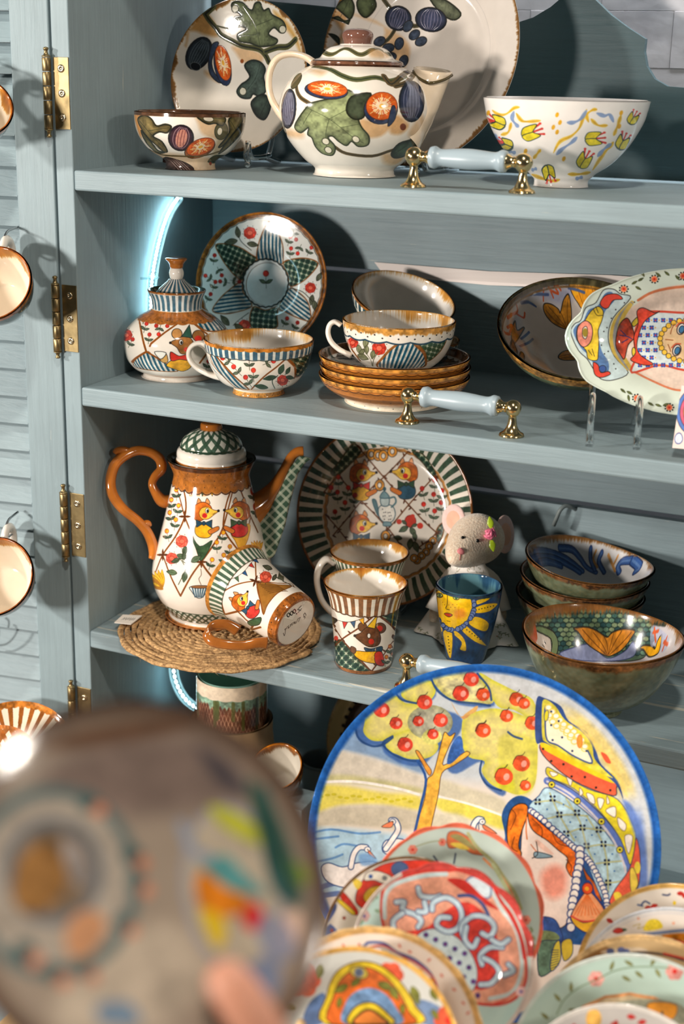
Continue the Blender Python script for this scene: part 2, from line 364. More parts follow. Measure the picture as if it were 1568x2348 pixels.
# ------------------------------------------------------------------ turned ware: outside mapped around, inside mapped flat
class Ware:
    """outer/inner: lists of (radius, height). Local z = axis. sx: oval factor, rmod(theta): edge shape."""
    def __init__(s, outer, inner, M, n=96, k=3, rmod=None, wp=3.0, warp=None):
        s.M = M; s.Mi = M.inverted(); s.n = n; s.rmod = rmod; s.wp = wp; s.warp = warp
        s.o = spline(outer, k) if k else np.array(outer, float); s.o[:, 0] = np.maximum(s.o[:, 0], 1e-5)
        s.i = None
        if inner is not None:
            s.i = spline(inner, k) if k else np.array(inner, float); s.i[:, 0] = np.maximum(s.i[:, 0], 1e-5)
        s.R = max(s.o[:, 0].max(), s.i[:, 0].max() if inner is not None else 0) * (1.0 if rmod is None else 1.15)
        s.Rp = s.i[:, 0].max() * (1.0 if rmod is None else 1.15) if inner is not None else s.R
        c = s.Mi @ CAM; s.th0 = math.atan2(c.y, c.x)              # the seam lies opposite the aisle
        seg = np.r_[0, np.cumsum(np.hypot(*np.diff(s.o, axis=0).T))]; s.arc = seg[-1]; s.v = seg / seg[-1]
        s.vo, s.fo, s.uo = s.grid(s.o, s.v, True)
        s.bo = BVHTree.FromPolygons([M @ Vector(p) for p in s.vo], s.fo)
        if s.i is not None:
            s.vi, s.fi, s.ui = s.grid(s.i, None, False); s.bi = BVHTree.FromPolygons([M @ Vector(p) for p in s.vi], s.fi)
    def grid(s, prof, v, cyl):
        n = s.n; th = s.th0 + math.pi + np.arange(n + 1) * 2 * math.pi / n; m = len(prof)
        r = prof[:, 0][:, None] * np.ones(n + 1); w = (prof[:, 0] / prof[:, 0].max())[:, None] ** s.wp
        if s.rmod is not None: r = r * (1 + w * (s.rmod(th)[None, :] - 1))
        X = r * np.cos(th); Y = r * np.sin(th); Z = prof[:, 1][:, None] * np.ones(n + 1)
        if s.warp is not None: Z = Z + s.warp(th)[None, :] * w
        V = np.stack([X, Y, Z], -1).reshape(-1, 3)
        F = [(a * (n + 1) + b, a * (n + 1) + b + 1, (a + 1) * (n + 1) + b + 1, (a + 1) * (n + 1) + b) for a in range(m - 1) for b in range(n)]
        if cyl: U = np.stack([np.ones(m)[:, None] * (np.arange(n + 1) / n), v[:, None] * np.ones(n + 1)], -1).reshape(-1, 2)
        else: U = np.stack([X / (2 * s.Rp) + .5, Y / (2 * s.Rp) + .5], -1).reshape(-1, 2)
        return V, F, U
    def canvas(s, name, res, inner=False, bg=WHITE, seed=1):
        """res = colour-map pixels per metre"""
        if inner: c = Canvas(name, 2 * s.Rp * res, 2 * s.Rp * res, bg, seed)
        else: c = Canvas(name, 2 * math.pi * s.R * .8 * res, s.arc * res, bg, seed)
        c.surf = s; c.inner = inner; return c
    def canvas_xy(s, pts, c):
        out = np.empty((len(pts), 2)); b = s.bi if c.inner else s.bo
        for q, (x, y) in enumerate(pts):
            d = ray(x, y).normalized(); loc, nor, idx, dist = b.ray_cast(CAM, d)
            if loc is not None and not c.inner:
                ld = s.Mi.to_3x3() @ d; yy = y
                while loc is not None and (s.Mi @ loc).x * ld.x + (s.Mi @ loc).y * ld.y > 0 and yy < y + 70:      # over the rim: slide down to the near wall
                    yy += 3; loc, nor, idx, dist = b.ray_cast(CAM, ray(x, yy).normalized())
            if loc is None:
                t = (s.M.translation - CAM).dot(d); loc, nor, idx, dist = b.find_nearest(CAM + d * t)
            p = s.Mi @ loc
            if c.inner: out[q] = ((p.x / (2 * s.Rp) + .5) * c.W, (p.y / (2 * s.Rp) + .5) * c.H)
            else:
                a = idx // s.n; r0, z0 = s.o[a]; r1, z1 = s.o[a + 1]; r = math.hypot(p.x, p.y)
                L = (r1 - r0) ** 2 + (z1 - z0) ** 2 + 1e-15; t = min(max(((r - r0) * (r1 - r0) + (p.z - z0) * (z1 - z0)) / L, 0), 1)
                u = ((math.atan2(p.y, p.x) - s.th0) / (2 * math.pi) + .5) % 1.0
                out[q] = (u * c.W, (s.v[a] + (s.v[a + 1] - s.v[a]) * t) * c.H)
        return out
    def vat(s, z, after=0):
        """v of the outside at height z"""
        for a in range(len(s.o) - 1):
            if s.v[a] >= after and min(s.o[a, 1], s.o[a + 1, 1]) <= z <= max(s.o[a, 1], s.o[a + 1, 1]) and s.o[a, 1] != s.o[a + 1, 1]:
                return s.v[a] + (s.v[a + 1] - s.v[a]) * (z - s.o[a, 1]) / (s.o[a + 1, 1] - s.o[a, 1])
        return 1.0
    def build(s, name, parent, mo, mi=None):
        V, F, U = s.vo, list(s.fo), s.uo; fm = [0] * len(F); mats = [mo]
        if s.i is not None:
            k = len(V); V = np.concatenate([V, s.vi]); U = np.concatenate([U, s.ui]); F = F + [tuple(a + k for a in f) for f in s.fi]
            fm += [1] * len(s.fi); mats.append(mi if mi is not None else mo)
        W = [s.M @ Vector(p) for p in V]
        return mesh(name, W, F, mats, parent, U, True, fm)

def upright(front, halfw, z, lift=0.0):
    """base centre of a thing standing on a shelf at height z: front = survey pixel of its nearest base point, halfw = half base width in pixels"""
    p = at(front[0], front[1], 2, z); h = Vector((p.x - CAM.x, p.y - CAM.y, 0)).normalized()
    r = halfw * mpp(p); c = p + h * r; r = halfw * mpp(c); c = p + h * r; c.z += lift + .0004
    return c
def heights(c, ys):
    """height above c of the axis points seen at rows ys"""
    h = Vector((c.x - CAM.x, c.y - CAM.y, 0)).normalized(); out = []
    for y in ys:
        lo, hi = -0.05, 0.6
        for _ in range(40):
            m = (lo + hi) / 2; P = Vector((c.x, c.y, c.z + m)) - CAM
            v = PCY + FPX * P.dot(DWN) / P.dot(FWD)
            if v > y: lo = m
            else: hi = m
        out.append((lo + hi) / 2)
    return out
def prof(c, rows):
    """rows: (image row, half width in pixels) -> (radius, height) profile of a turned thing at c"""
    hs = heights(c, [r[0] for r in rows]); s = mpp(c)
    return [(r[1] * mpp(Vector((c.x, c.y, c.z + h))), h) for r, h in zip(rows, hs)]
def inside(outer, th, floor, rim=True):
    """inner wall following an outer profile from the rim down to the floor height, never closer than th to the outside"""
    top = outer[-1]; P = [(top[0] - th * .5, top[1] + th * .25), (top[0] - th, top[1])]
    for r, z in reversed(outer[:-1]):
        if z < floor + th: break
        if z > top[1] - th: continue
        P.append((max(r - th, 0.002), z))
    r0 = P[-1][0]; P += [(r0 * .8, floor + th * .35), (r0 * .5, floor), (r0 * .25, floor), (0, floor)]
    O = spline(outer, 4)
    def zo(r):
        v = [O[a, 1] + (O[a + 1, 1] - O[a, 1]) * (r - O[a, 0]) / (O[a + 1, 0] - O[a, 0]) for a in range(len(O) - 1) if O[a + 1, 0] != O[a, 0] and min(O[a, 0], O[a + 1, 0]) <= r <= max(O[a, 0], O[a + 1, 0])]
        return max(v) if v else O[:, 1].min()
    return P[:2] + [(r, max(z, zo(r) + th * .8)) if r < top[0] * .93 else (r, z) for r, z in P[2:]]
def base0(P):
    """flat base at height 0"""
    P = [(r, max(z, 0.0)) for r, z in P]; P[0] = (0, 0.0); P[1] = (P[1][0], 0.0); P[2] = (P[2][0], max(P[2][1], .0006)); return P
def std(c): return Matrix.Translation(c)
# ------------------------------------------------------------------ decoration of every ware
PAINT = {}
def paints(*names):
    def f(fn):
        for n in names: PAINT[n] = fn
        return fn
    return f
def Z(ox, oy, k): return lambda *p: [(ox + x / k, oy + y / k) for x, y in p]
za_, zb_, zc_, zd_, ze_, zf_, zg_, zh_ = Z(280, 0, 2.529), Z(880, 0, 2.279), Z(270, 440, 3.136), Z(700, 580, 3.136), Z(1120, 580, 3.5), Z(230, 960, 3.0745), Z(660, 980, 2.9037), Z(1080, 1120, 3.213)
y1_, y2_, f1_, f2_, fg_ = Z(680, 1500, 3.136), Z(1080, 1560, 3.213), Z(680, 1840, 2.8), Z(1140, 1900, 3.6636), Z(0, 1560, 2.119)
TANW = (206, 150, 88); OLV = (92, 94, 58); OLD = (48, 50, 36); NAVY = (40, 48, 66); PEA = (112, 124, 84)

def wash(c, pts, col, a=.55, soft=9):
    pts = np.asarray(pts, float); q = spline(pts, 4, True); g = c.k(*pts.mean(0)); c.fill(c.mp(q), col, None, soft=soft * g, a=a, var=.1)
def fighalf(c, x, y, rx, ry, rot=0, skin=(46, 56, 84)):
    r = math.radians(rot); c.E(x - rx * .06 * math.cos(r), y + ry * .22, rx * 1.08, ry * 1.08, rot, skin, INK, 1.4, var=.3)
    c.E(x, y, rx, ry, rot, (206, 92, 34), (110, 50, 30), 1.2, var=.2); c.E(x, y, rx * .62, ry * .62, rot, (244, 222, 190), None, var=.1, soft=None) if False else c.E(x, y, rx * .62, ry * .62, rot, (244, 218, 182), None, var=.1)
    rq = np.random.RandomState(int(x + y))
    for i in range(26):
        t = i * .2417; a0 = .30 + .2 * rq.rand(); a1 = .62 + .28 * rq.rand(); q = lambda s: (x + rx * s * math.cos(t) * math.cos(r) - ry * s * math.sin(t) * math.sin(r), y + rx * s * math.cos(t) * math.sin(r) + ry * s * math.sin(t) * math.cos(r))
        c.L([q(a0), q(a1)], [(196, 72, 26), (226, 120, 40), (240, 190, 120)][i % 3], 2.0, sm=False)
    c.E(x, y, rx * .16, ry * .16, rot, (238, 176, 60))
def figdark(c, x, y, rx, ry, rot=0, col=(44, 54, 70), line=(128, 134, 152), n=5):
    c.E(x, y, rx, ry, rot, col, INK, 1.6, var=.35, edge=(22, 26, 34), ew=5)
    r = math.radians(rot)
    for i in range(n):
        o = (i - (n - 1) / 2) / n * 1.5
        P = [(x + rx * o * math.sqrt(max(0, 1 - s * s)) * math.cos(r) - ry * s * .9 * math.sin(r), y + rx * o * math.sqrt(max(0, 1 - s * s)) * math.sin(r) + ry * s * .9 * math.cos(r)) for s in (-.9, -.5, 0, .5, .9)]
        c.L(P, line, 1.2, a=.75)
def figleaf(c, pts, veins, col=(112, 122, 82), out=(52, 60, 40)):
    k = np.asarray(col, float); c.P(pts, np.clip(k * 1.12 + 10, 0, 255), np.asarray(out) * .7, 2.6, var=.45, edge=k * .62, ew=7)
    for v in veins: c.L(v, out, 1.2, a=.8)
def mirror_back(c):
    """repeat the seen half of the decoration on the far half of the outside"""
    w = c.W // 4; m = c.px[:, w:w + 2 * w].copy(); c.px[:, :w] = m[:, w:2 * w]; e = c.W - 3 * w; c.px[:, 3 * w:] = m[:, :e] if e <= 2 * w else m[:, :2 * w]

@paints('fig_bowl')
def _(c, i, w):
    wash(c, za_((70, 640), (110, 640), (130, 720), (110, 800), (80, 720)), (206, 130, 50), .8); wash(c, za_((430, 660), (560, 665), (560, 800), (470, 780), (440, 720)), TANW)
    wash(c, za_((180, 880), (560, 930), (540, 985), (250, 985)), TANW, .4); wash(c, za_((600, 700), (715, 660), (690, 760), (600, 860), (520, 900)), (150, 120, 70), .5)
    figleaf(c, za_((90, 690), (130, 668), (170, 690), (200, 730), (250, 720), (285, 735), (260, 770), (215, 765), (180, 790), (230, 820), (262, 875), (240, 880), (195, 840), (150, 800), (110, 745)), [za_((100, 700), (150, 760), (250, 870)), za_((150, 760), (270, 740))], (116, 100, 60), OLD)
    figleaf(c, za_((110, 760), (150, 800), (205, 870), (245, 882), (200, 885), (140, 830)), [za_((110, 765), (235, 878))], (104, 96, 58), OLD)
    x, y = za_((341, 800))[0]; figdark(c, x, y, 29, 30, 12, (84, 46, 56), (206, 176, 176), 6); c.E(x + 1, y + 1, 13, 21, 14, (198, 132, 112), None, var=.2)
    for o in (-7, 0, 7): c.L([(x + o - 2, y + 18), (x + o, y), (x + o + 4, y - 17)], (110, 52, 56), 1.2)
    x, y = za_((455, 852))[0]; fighalf(c, x, y, 34, 18, -22, (150, 84, 40))
    c.E(*za_((575, 760))[0], 15, 20, 10, (92, 84, 52), OLD, 1.6); c.E(*za_((566, 762))[0], 6, 9, 10, (226, 214, 190), OLD, 1)
    figleaf(c, za_((440, 672), (560, 668), (600, 690), (580, 730), (540, 715), (500, 720), (460, 700)), [za_((450, 680), (590, 690))], (104, 92, 56), OLD); c.E(*za_((500, 690))[0], 12, 6, 8, (226, 214, 190), OLD, 1)
    for q in (((620, 690), (690, 660), (700, 700), (660, 760), (590, 840), (560, 850), (620, 770)), ((640, 780), (700, 720), (690, 770), (620, 850), (560, 890))): figleaf(c, za_(*q), [za_(q[0], q[3])], (98, 88, 54), OLD)
    c.L(za_((130, 850), (220, 895), (330, 905), (460, 905), (560, 880)), (104, 84, 44), 5)
    c.P(za_((245, 915), (300, 920), (380, 950), (415, 985), (330, 990), (262, 985)), (66, 48, 44), INK, 1.2, var=.4)
    for q in range(5): c.L(za_((262 + q * 12, 925), (330 + q * 16, 985)), (176, 150, 140), 1.0, sm=False)
    c.leaf(*za_((500, 935))[0], 36, -20, .4, (78, 74, 46)); c.E(*za_((512, 948))[0], 3, 4, 0, (150, 60, 30))
    mirror_back(c); c.band(.965, 1.01, (86, 58, 40), .3); i.ring(.90, 1.2, (92, 62, 42), wob=.02, per=18); i.ring(0, .9, (222, 214, 204), soft=.1, var=.03)

@paints('teapot')
def _(c, i, w):
    B = zb_
    wash(c, za_((960, 750), (1050, 770), (1040, 800), (960, 790)), TANW); wash(c, za_((1380, 690), (1500, 720), (1568, 720), (1500, 790), (1400, 790)), TANW, .7); wash(c, za_((1080, 400), (1180, 410), (1150, 440)), TANW, .5)
    wash(c, B((60, 600), (130, 650), (90, 700), (30, 690)), TANW, .8); wash(c, B((0, 800), (100, 820), (60, 860), (0, 850)), TANW, .6); wash(c, B((130, 690), (200, 600), (210, 680), (150, 720)), TANW, .5)
    for q in (za_((1110, 385), (1200, 400), (1280, 440), (1360, 462), (1470, 448), (1560, 470), (1640, 440)), ): c.L(q, (92, 96, 60), 11); c.L(q, (52, 60, 40), 3)
    for q in (za_((1030, 430), (1010, 500), (1030, 560), (1085, 600), (1150, 650)), za_((1230, 850), (1300, 890), (1450, 905), (1568, 870), (1700, 840)), B((0, 395), (40, 440), (100, 390), (160, 350)), B((160, 380), (120, 430), (60, 450))): c.L(q, (96, 78, 48), 8); c.L(q, (54, 50, 36), 2)
    figleaf(c, za_((1020, 690), (1080, 610), (1120, 590), (1250, 560), (1300, 520), (1360, 545), (1430, 550), (1410, 600), (1395, 660), (1370, 690), (1390, 740), (1430, 790), (1425, 840), (1370, 850), (1330, 820), (1300, 845), (1255, 820), (1220, 790), (1195, 800), (1235, 850), (1220, 900), (1160, 890), (1120, 850), (1100, 800), (1075, 780), (1080, 740), (1035, 770), (1000, 740)),
            [za_((1060, 620), (1200, 690), (1330, 790), (1400, 830)), za_((1200, 690), (1180, 780), (1190, 880)), za_((1200, 690), (1330, 620), (1420, 560)), za_((1100, 640), (1050, 720)), za_((1270, 740), (1370, 720))], (122, 130, 90), (58, 66, 44))
    for q in ((1180, 820), (1355, 808), (1195, 870)): c.E(*za_(q)[0], 9, 7, 30, (228, 220, 196), (60, 60, 40), 1.4)
    figleaf(c, za_((1300, 640), (1330, 560), (1440, 540), (1420, 600), (1400, 680), (1340, 690)), [], (58, 66, 48), OLD)
    figleaf(c, za_((905, 640), (925, 700), (950, 770), (940, 790), (912, 720)), [], (84, 92, 60), OLD)
    x, y = za_((1190, 515))[0]; fighalf(c, x, y, 46, 18, 6)
    x, y = za_((965, 630))[0]; figdark(c, x, y, 17, 45, 4, (92, 88, 106), (190, 190, 206), 6)
    x, y = za_((1505, 620))[0]; fighalf(c, x, y - 2, 36, 32, -8)
    x, y = B((145, 530))[0]; figdark(c, x, y, 29, 47, 0, (52, 58, 84), (150, 150, 172), 6)
    c.P(B((20, 660), (60, 620), (60, 560), (40, 560)), (50, 60, 84), INK, 1)
    c.leaf(*B((240, 620))[0], 40, 110, .4, (56, 74, 50)); figleaf(c, B((40, 800), (80, 750), (160, 720), (215, 640), (235, 600), (235, 670), (190, 750), (120, 810), (60, 825)), [B((60, 800), (200, 690))], (52, 70, 52), OLD)
    c.E(*B((100, 663))[0], 7, 8, 0, (120, 60, 34)); c.E(*za_((1010, 470))[0], 8, 20, 30, (90, 80, 50), OLD, 1)
    mirror_back(c); c.band(w.v[-1] - .022, 1.01, (104, 68, 48), .35)

@paints('teapot_lid')
def _(c, i, w):
    P = [(740 + 10 * k, 118 + 7 * math.sin(k * .9)) for k in range(17)]
    c.L(P, (96, 92, 58), 9); c.L(P, (54, 54, 38), 2); wash(c, [(850, 112), (880, 118), (890, 132), (850, 130)], TANW, .6)
    mirror_back(c); c.band(.30, .52, (112, 74, 54), .35); c.band(.50, .525, (60, 44, 36), .2)

@paints('fig_plate')
def _(c, i, w):
    P = i; P.rim(.985, (74, 52, 34), (150, 104, 48), .05, 4)
    wash(P, za_((400, 110), (480, 70), (545, 150), (550, 210), (480, 200), (420, 180), (360, 190), (330, 250)), (196, 138, 66), .85); wash(P, za_((640, 270), (760, 290), (820, 330), (780, 380), (700, 360), (660, 310)), TANW, .6)
    wash(P, za_((880, 60), (960, 130), (1020, 230), (1040, 330), (990, 220), (900, 110)), (206, 150, 60), .8); wash(P, za_((480, 410), (530, 430), (560, 480), (490, 440)), TANW, .6)
    for q in (((470, 60), (500, 110), (545, 165), (575, 205), (640, 240), (700, 268), (790, 285), (830, 320), (850, 360)), ((830, 300), (900, 275), (960, 270), (1005, 230)), ((550, 150), (620, 165), (700, 150))):
        b = 1 if q[0] != (550, 150) else .25; P.L(za_(*q), (84, 84, 50), 12 * b); P.L(za_(*q), (40, 42, 30), 4 * b)
    figleaf(P, za_((635, 40), (650, 10), (700, 15), (750, 60), (770, 20), (800, 15), (820, 60), (850, 50), (870, 85), (930, 120), (950, 170), (920, 190), (880, 160), (850, 200), (900, 230), (880, 260), (800, 270), (740, 250), (680, 240), (670, 200), (720, 170), (690, 150), (650, 130), (655, 100), (690, 90)), [za_((800, 270), (770, 150), (700, 40)), za_((770, 150), (870, 110)), za_((780, 200), (680, 210))], (96, 104, 72), (48, 54, 38))
    figleaf(P, za_((710, 380), (750, 350), (800, 360), (830, 400), (820, 450), (835, 520), (800, 560), (760, 545), (740, 570), (690, 565), (665, 530), (690, 490), (720, 470), (740, 440)), [za_((800, 370), (770, 460), (700, 550))], (62, 76, 68), (36, 44, 40))
    figleaf(P, za_((750, 590), (800, 550), (840, 560), (860, 620), (830, 690), (790, 680), (760, 640)), [za_((850, 560), (800, 670))], (44, 56, 48), (28, 34, 30))
    for q in ((655, 50), (930, 170), (700, 530)): P.E(*za_(q)[0], 8, 9, 0, (210, 206, 186), OLD, 1.5)
    x, y = za_((445, 310))[0]; figdark(P, x, y, 27, 40, 28, (52, 62, 70), (120, 132, 140), 7); P.E(*za_((425, 385))[0], 12, 9, 20, (24, 26, 30), (130, 136, 140), 1)
    P.P(za_((520, 260), (560, 250), (520, 350), (540, 430), (600, 475), (560, 480), (510, 430), (500, 350)), (50, 62, 84), INK, 1.5, var=.3)
    x, y = za_((585, 365))[0]; fighalf(P, x, y, 17, 41, -12)
    P.E(*za_((695, 355))[0], 4, 5, 0, (150, 80, 34))

@paints('fig_platter')
def _(c, i, w):
    P = i; P.px[:] = A((214, 204, 194)); P.rim(.985, (72, 50, 32), (140, 98, 50), .035, 9); P.ring(.655, .665, (190, 182, 176), var=0)
    wash(P, [(800, 30), (880, 60), (870, 130), (920, 160), (940, 110), (900, 70)], TANW, .6); wash(P, [(735, 90), (760, 40), (800, 0), (790, 60), (760, 110)], (170, 116, 56), .7)
    for q in (((880, 0), (905, 30), (950, 60), (990, 40), (1040, 20)), ((860, 110), (890, 90), (910, 60))): P.L(q, (84, 76, 54), 9); P.L(q, (50, 48, 36), 3)
    figleaf(P, [(760, 40), (775, 10), (800, -5), (812, 15), (806, 40), (790, 48), (775, 38)], [[(800, 0), (780, 40)]], (70, 78, 52), OLD); figleaf(P, [(820, 0), (850, -10), (862, 14), (840, 40), (822, 26)], [], (70, 78, 52), OLD)
    figleaf(P, [(738, 85), (760, 78), (778, 90), (770, 115), (745, 120)], [], (50, 60, 44), OLD); figleaf(P, [(985, -6), (1020, 0), (1056, 30), (1040, 46), (1010, 30)], [], (86, 90, 70), OLD)
    for x, y, rx, ry, r in ((913, 42, 30, 28, 20), (988, 45, 36, 28, 8)): figdark(P, x, y, rx, ry, r, (58, 62, 84), (150, 140, 160), 7)
    for x, y in ((950, 80), (965, 95), (915, 100), (890, 110), (935, 60), (870, 95), (895, 130), (925, 140)): P.E(x, y, 10, 14, x % 90, (52, 60, 74), INK, 1.5, var=.4)

def ribbon(c, P, w, col):
    q = spline(P, 6); t = np.gradient(q, axis=0); t /= np.linalg.norm(t, axis=1)[:, None] + 1e-9; n = np.c_[-t[:, 1], t[:, 0]]; s = np.linspace(0, 1, len(q)); e = (w / 2 * np.sin(math.pi * np.clip(s * .94 + .03, 0, 1)) ** .7 * (.75 + .35 * np.sin(s * 9)))[:, None]
    c.P(np.concatenate([q + n * e, (q - n * e)[::-1]]), col, None, sm=False, var=.1, a=.92)
@paints('tulip_bowl')
def _(c, i, w):
    Y, Bl, R = (226, 186, 40), (112, 140, 186), (214, 62, 54)
    c.px[:] = A((240, 234, 228)); i.px[:] = A((226, 222, 220))
    for q in (((565, 575), (600, 600), (640, 595), (680, 565), (710, 560)), ((690, 590), (720, 630), (760, 635), (820, 630)), ((610, 705), (650, 690), (665, 640)), ((885, 800), (920, 740), (980, 710), (1020, 670), (1040, 620), (1060, 570)), ((1070, 640), (1060, 600), (1090, 575), (1115, 572)), ((1080, 620), (1120, 655), (1170, 655)), ((770, 910), (820, 930), (880, 945), (920, 938)), ((960, 910), (1020, 910), (1080, 900)), ((1090, 890), (1150, 800), (1180, 770), (1200, 740)), ((780, 830), (820, 780)), ((1240, 600), (1220, 660), (1200, 710)), ((540, 640), (560, 700), (580, 740))):
        P = zb_(*q); n = len(P)
        ribbon(c, P, 11, (232, 194, 66)); ribbon(c, P, 4, (214, 160, 40))
    for q in (((680, 580), (670, 620), (690, 650), (705, 665)), ((955, 640), (990, 640), (1030, 620), (1060, 575)), ((1110, 590), (1150, 605), (1180, 600), (1200, 640)), ((900, 810), (930, 780), (980, 745), (1010, 715)), ((1115, 820), (1150, 780), (1190, 750)), ((770, 890), (800, 880)), ((575, 700), (605, 745)), ((1000, 935), (1040, 925)), ((690, 800), (650, 790))): ribbon(c, zb_(*q), 12, (128, 152, 194))
    def tulip(x, y, s, r):
        a = math.radians(r); f = lambda u, v: (x + s * (u * math.cos(a) - v * math.sin(a)), y + s * (u * math.sin(a) + v * math.cos(a)))
        for k in (-.5, 0, .5): c.L([f(.1, k * .3), f(1.0, k * .9)], R, s * .16, sm=False); c.E(*f(1.05, k * .95), s * .13, s * .1, 0, R)
        c.P([f(-.75, 0), f(-.5, -.55), f(.1, -.62), f(.75, -.5), f(.3, -.1), f(.15, 0)], (222, 200, 40), (30, 52, 54), 1.5, var=.2); c.P([f(-.75, 0), f(-.5, .55), f(.1, .62), f(.75, .5), f(.3, .1), f(.15, 0)], (228, 208, 50), (30, 52, 54), 1.5, var=.2)
    for x, y, s, r in ((595, 640, 24, 200), (765, 695, 27, -20), (640, 755, 20, 200), (1095, 725, 25, -5), (1045, 840, 24, -60), (860, 900, 22, 75), (1245, 745, 22, -65), (1300, 620, 18, -60)): tulip(*zb_((x, y))[0], s, r)
    for x, y in ((905, 600), (885, 665), (920, 640), (905, 690), (740, 790), (940, 830), (1240, 590), (1230, 660), (545, 590)): c.E(*zb_((x, y))[0], 4, 6, 20, (228, 170, 40))
    mirror_back(c)

@paints('lidded_jar')
def _(c, i, w):
    i.px[:] = A((70, 78, 50))
    c.stripes(zc_((110, 1230), (205, 1150), (250, 1175), (330, 1225), (430, 1290), (180, 1275)), (1, 2.2), 9, out=BRN); c.stripes(zc_((500, 915), (560, 900), (660, 870), (740, 920), (770, 990), (640, 1000), (560, 950)), (1, 1.4), 9, out=BRN)
    for q in (((150, 880), (165, 980), (185, 1080), (205, 1150)), ((240, 1090), (340, 1010), (470, 920)), ((100, 1225), (205, 1150)), ((205, 1150), (260, 1180), (330, 1225)), ((510, 920), (600, 990), (640, 1020)), ((590, 1230), (650, 1150), (700, 1100)), ((240, 1090), (230, 1110))): c.L(zc_(*q), BRN, 4)
    for x, y, r in ((185, 915, 10), (265, 930, 160), (350, 930, 170), (195, 980, 20), (300, 990, 190), (222, 1060, 10), (90, 1090, 30), (640, 1250, 20)): c.sprig(*zc_((x, y))[0], 22, r)
    x, y = zc_((62, 1030))[0]; c.rose(x, y, 14)
    # mouse with hat and cup
    X = zc_; br = (150, 100, 52)
    c.E(*X((425, 1020))[0], 12, 12, 0, (196, 140, 80), INK, 1.2); c.E(*X((580, 1035))[0], 14, 13, 0, br, INK, 1.2); c.E(*X((578, 1055))[0], 8, 7, 0, RED)
    c.P(X((380, 1085), (420, 1060), (470, 1040), (520, 1050), (545, 1090), (530, 1140), (490, 1165), (450, 1160), (425, 1120)), br, INK, 1.2, var=.25)
    c.E(*X((378, 1085))[0], 3, 3, 0, INK); c.E(*X((455, 1082))[0], 4.5, 6, 0, (250, 246, 240), INK, 1); c.E(*X((457, 1084))[0], 2.6, 4, 0, INK); c.E(*X((490, 1133))[0], 5, 5, 0, RED)
    c.P(X((460, 1040), (515, 955), (535, 1050)), (46, 84, 70), INK, 1.2, sm=False)
    c.P(X((380, 1215), (440, 1200), (520, 1210), (525, 1260), (470, 1290), (410, 1275), (350, 1250)), (236, 172, 40), INK, 1.2, var=.2); c.P(X((380, 1150), (440, 1180), (500, 1170), (505, 1210), (445, 1205), (385, 1215)), RED, INK, 1.2, var=.2)
    c.P(X((300, 1185), (345, 1160), (360, 1220), (320, 1225)), (206, 160, 90), INK, 1); c.P(X((265, 1150), (345, 1155), (330, 1190), (300, 1200)), (226, 226, 216), INK, 1.2)
    mirror_back(c)
    z = lambda y: w.vat(heights(Vector(w.M.translation), [y])[0])
    v0, v1, v2 = z(728), z(706), z(668)
    c.band(v0, v1, (164, 98, 40), .3, .012, 22); c.band(v1, v2, (222, 226, 222), .08); u = (c.U * 28) % 1; m = ((np.abs(u - .5) < .28) & (c.V > v1) & (c.V < v2)).astype(np.float32); c.blend(m * .85, (44, 88, 110), .3)
    c.band(v2, 1.01, (140, 84, 36), .3); c.band(z(851), z(843), (150, 92, 44), .3); c.band(.0, z(853), (238, 228, 214), .05)
    for k in range(46): c.stroke([(k / 46 * c.W, (v0 + .02 + .012 * (k % 2)) * c.H)] * 2, 3, INK)

@paints('jar_lid')
def _(c, i, w):
    u = (c.U * 22) % 1; c.blend((np.abs(u - .5) < .27).astype(np.float32) * .9, (44, 84, 104), .3); c.blend((np.abs(u - .02) < .03).astype(np.float32) * .6, (130, 90, 70))

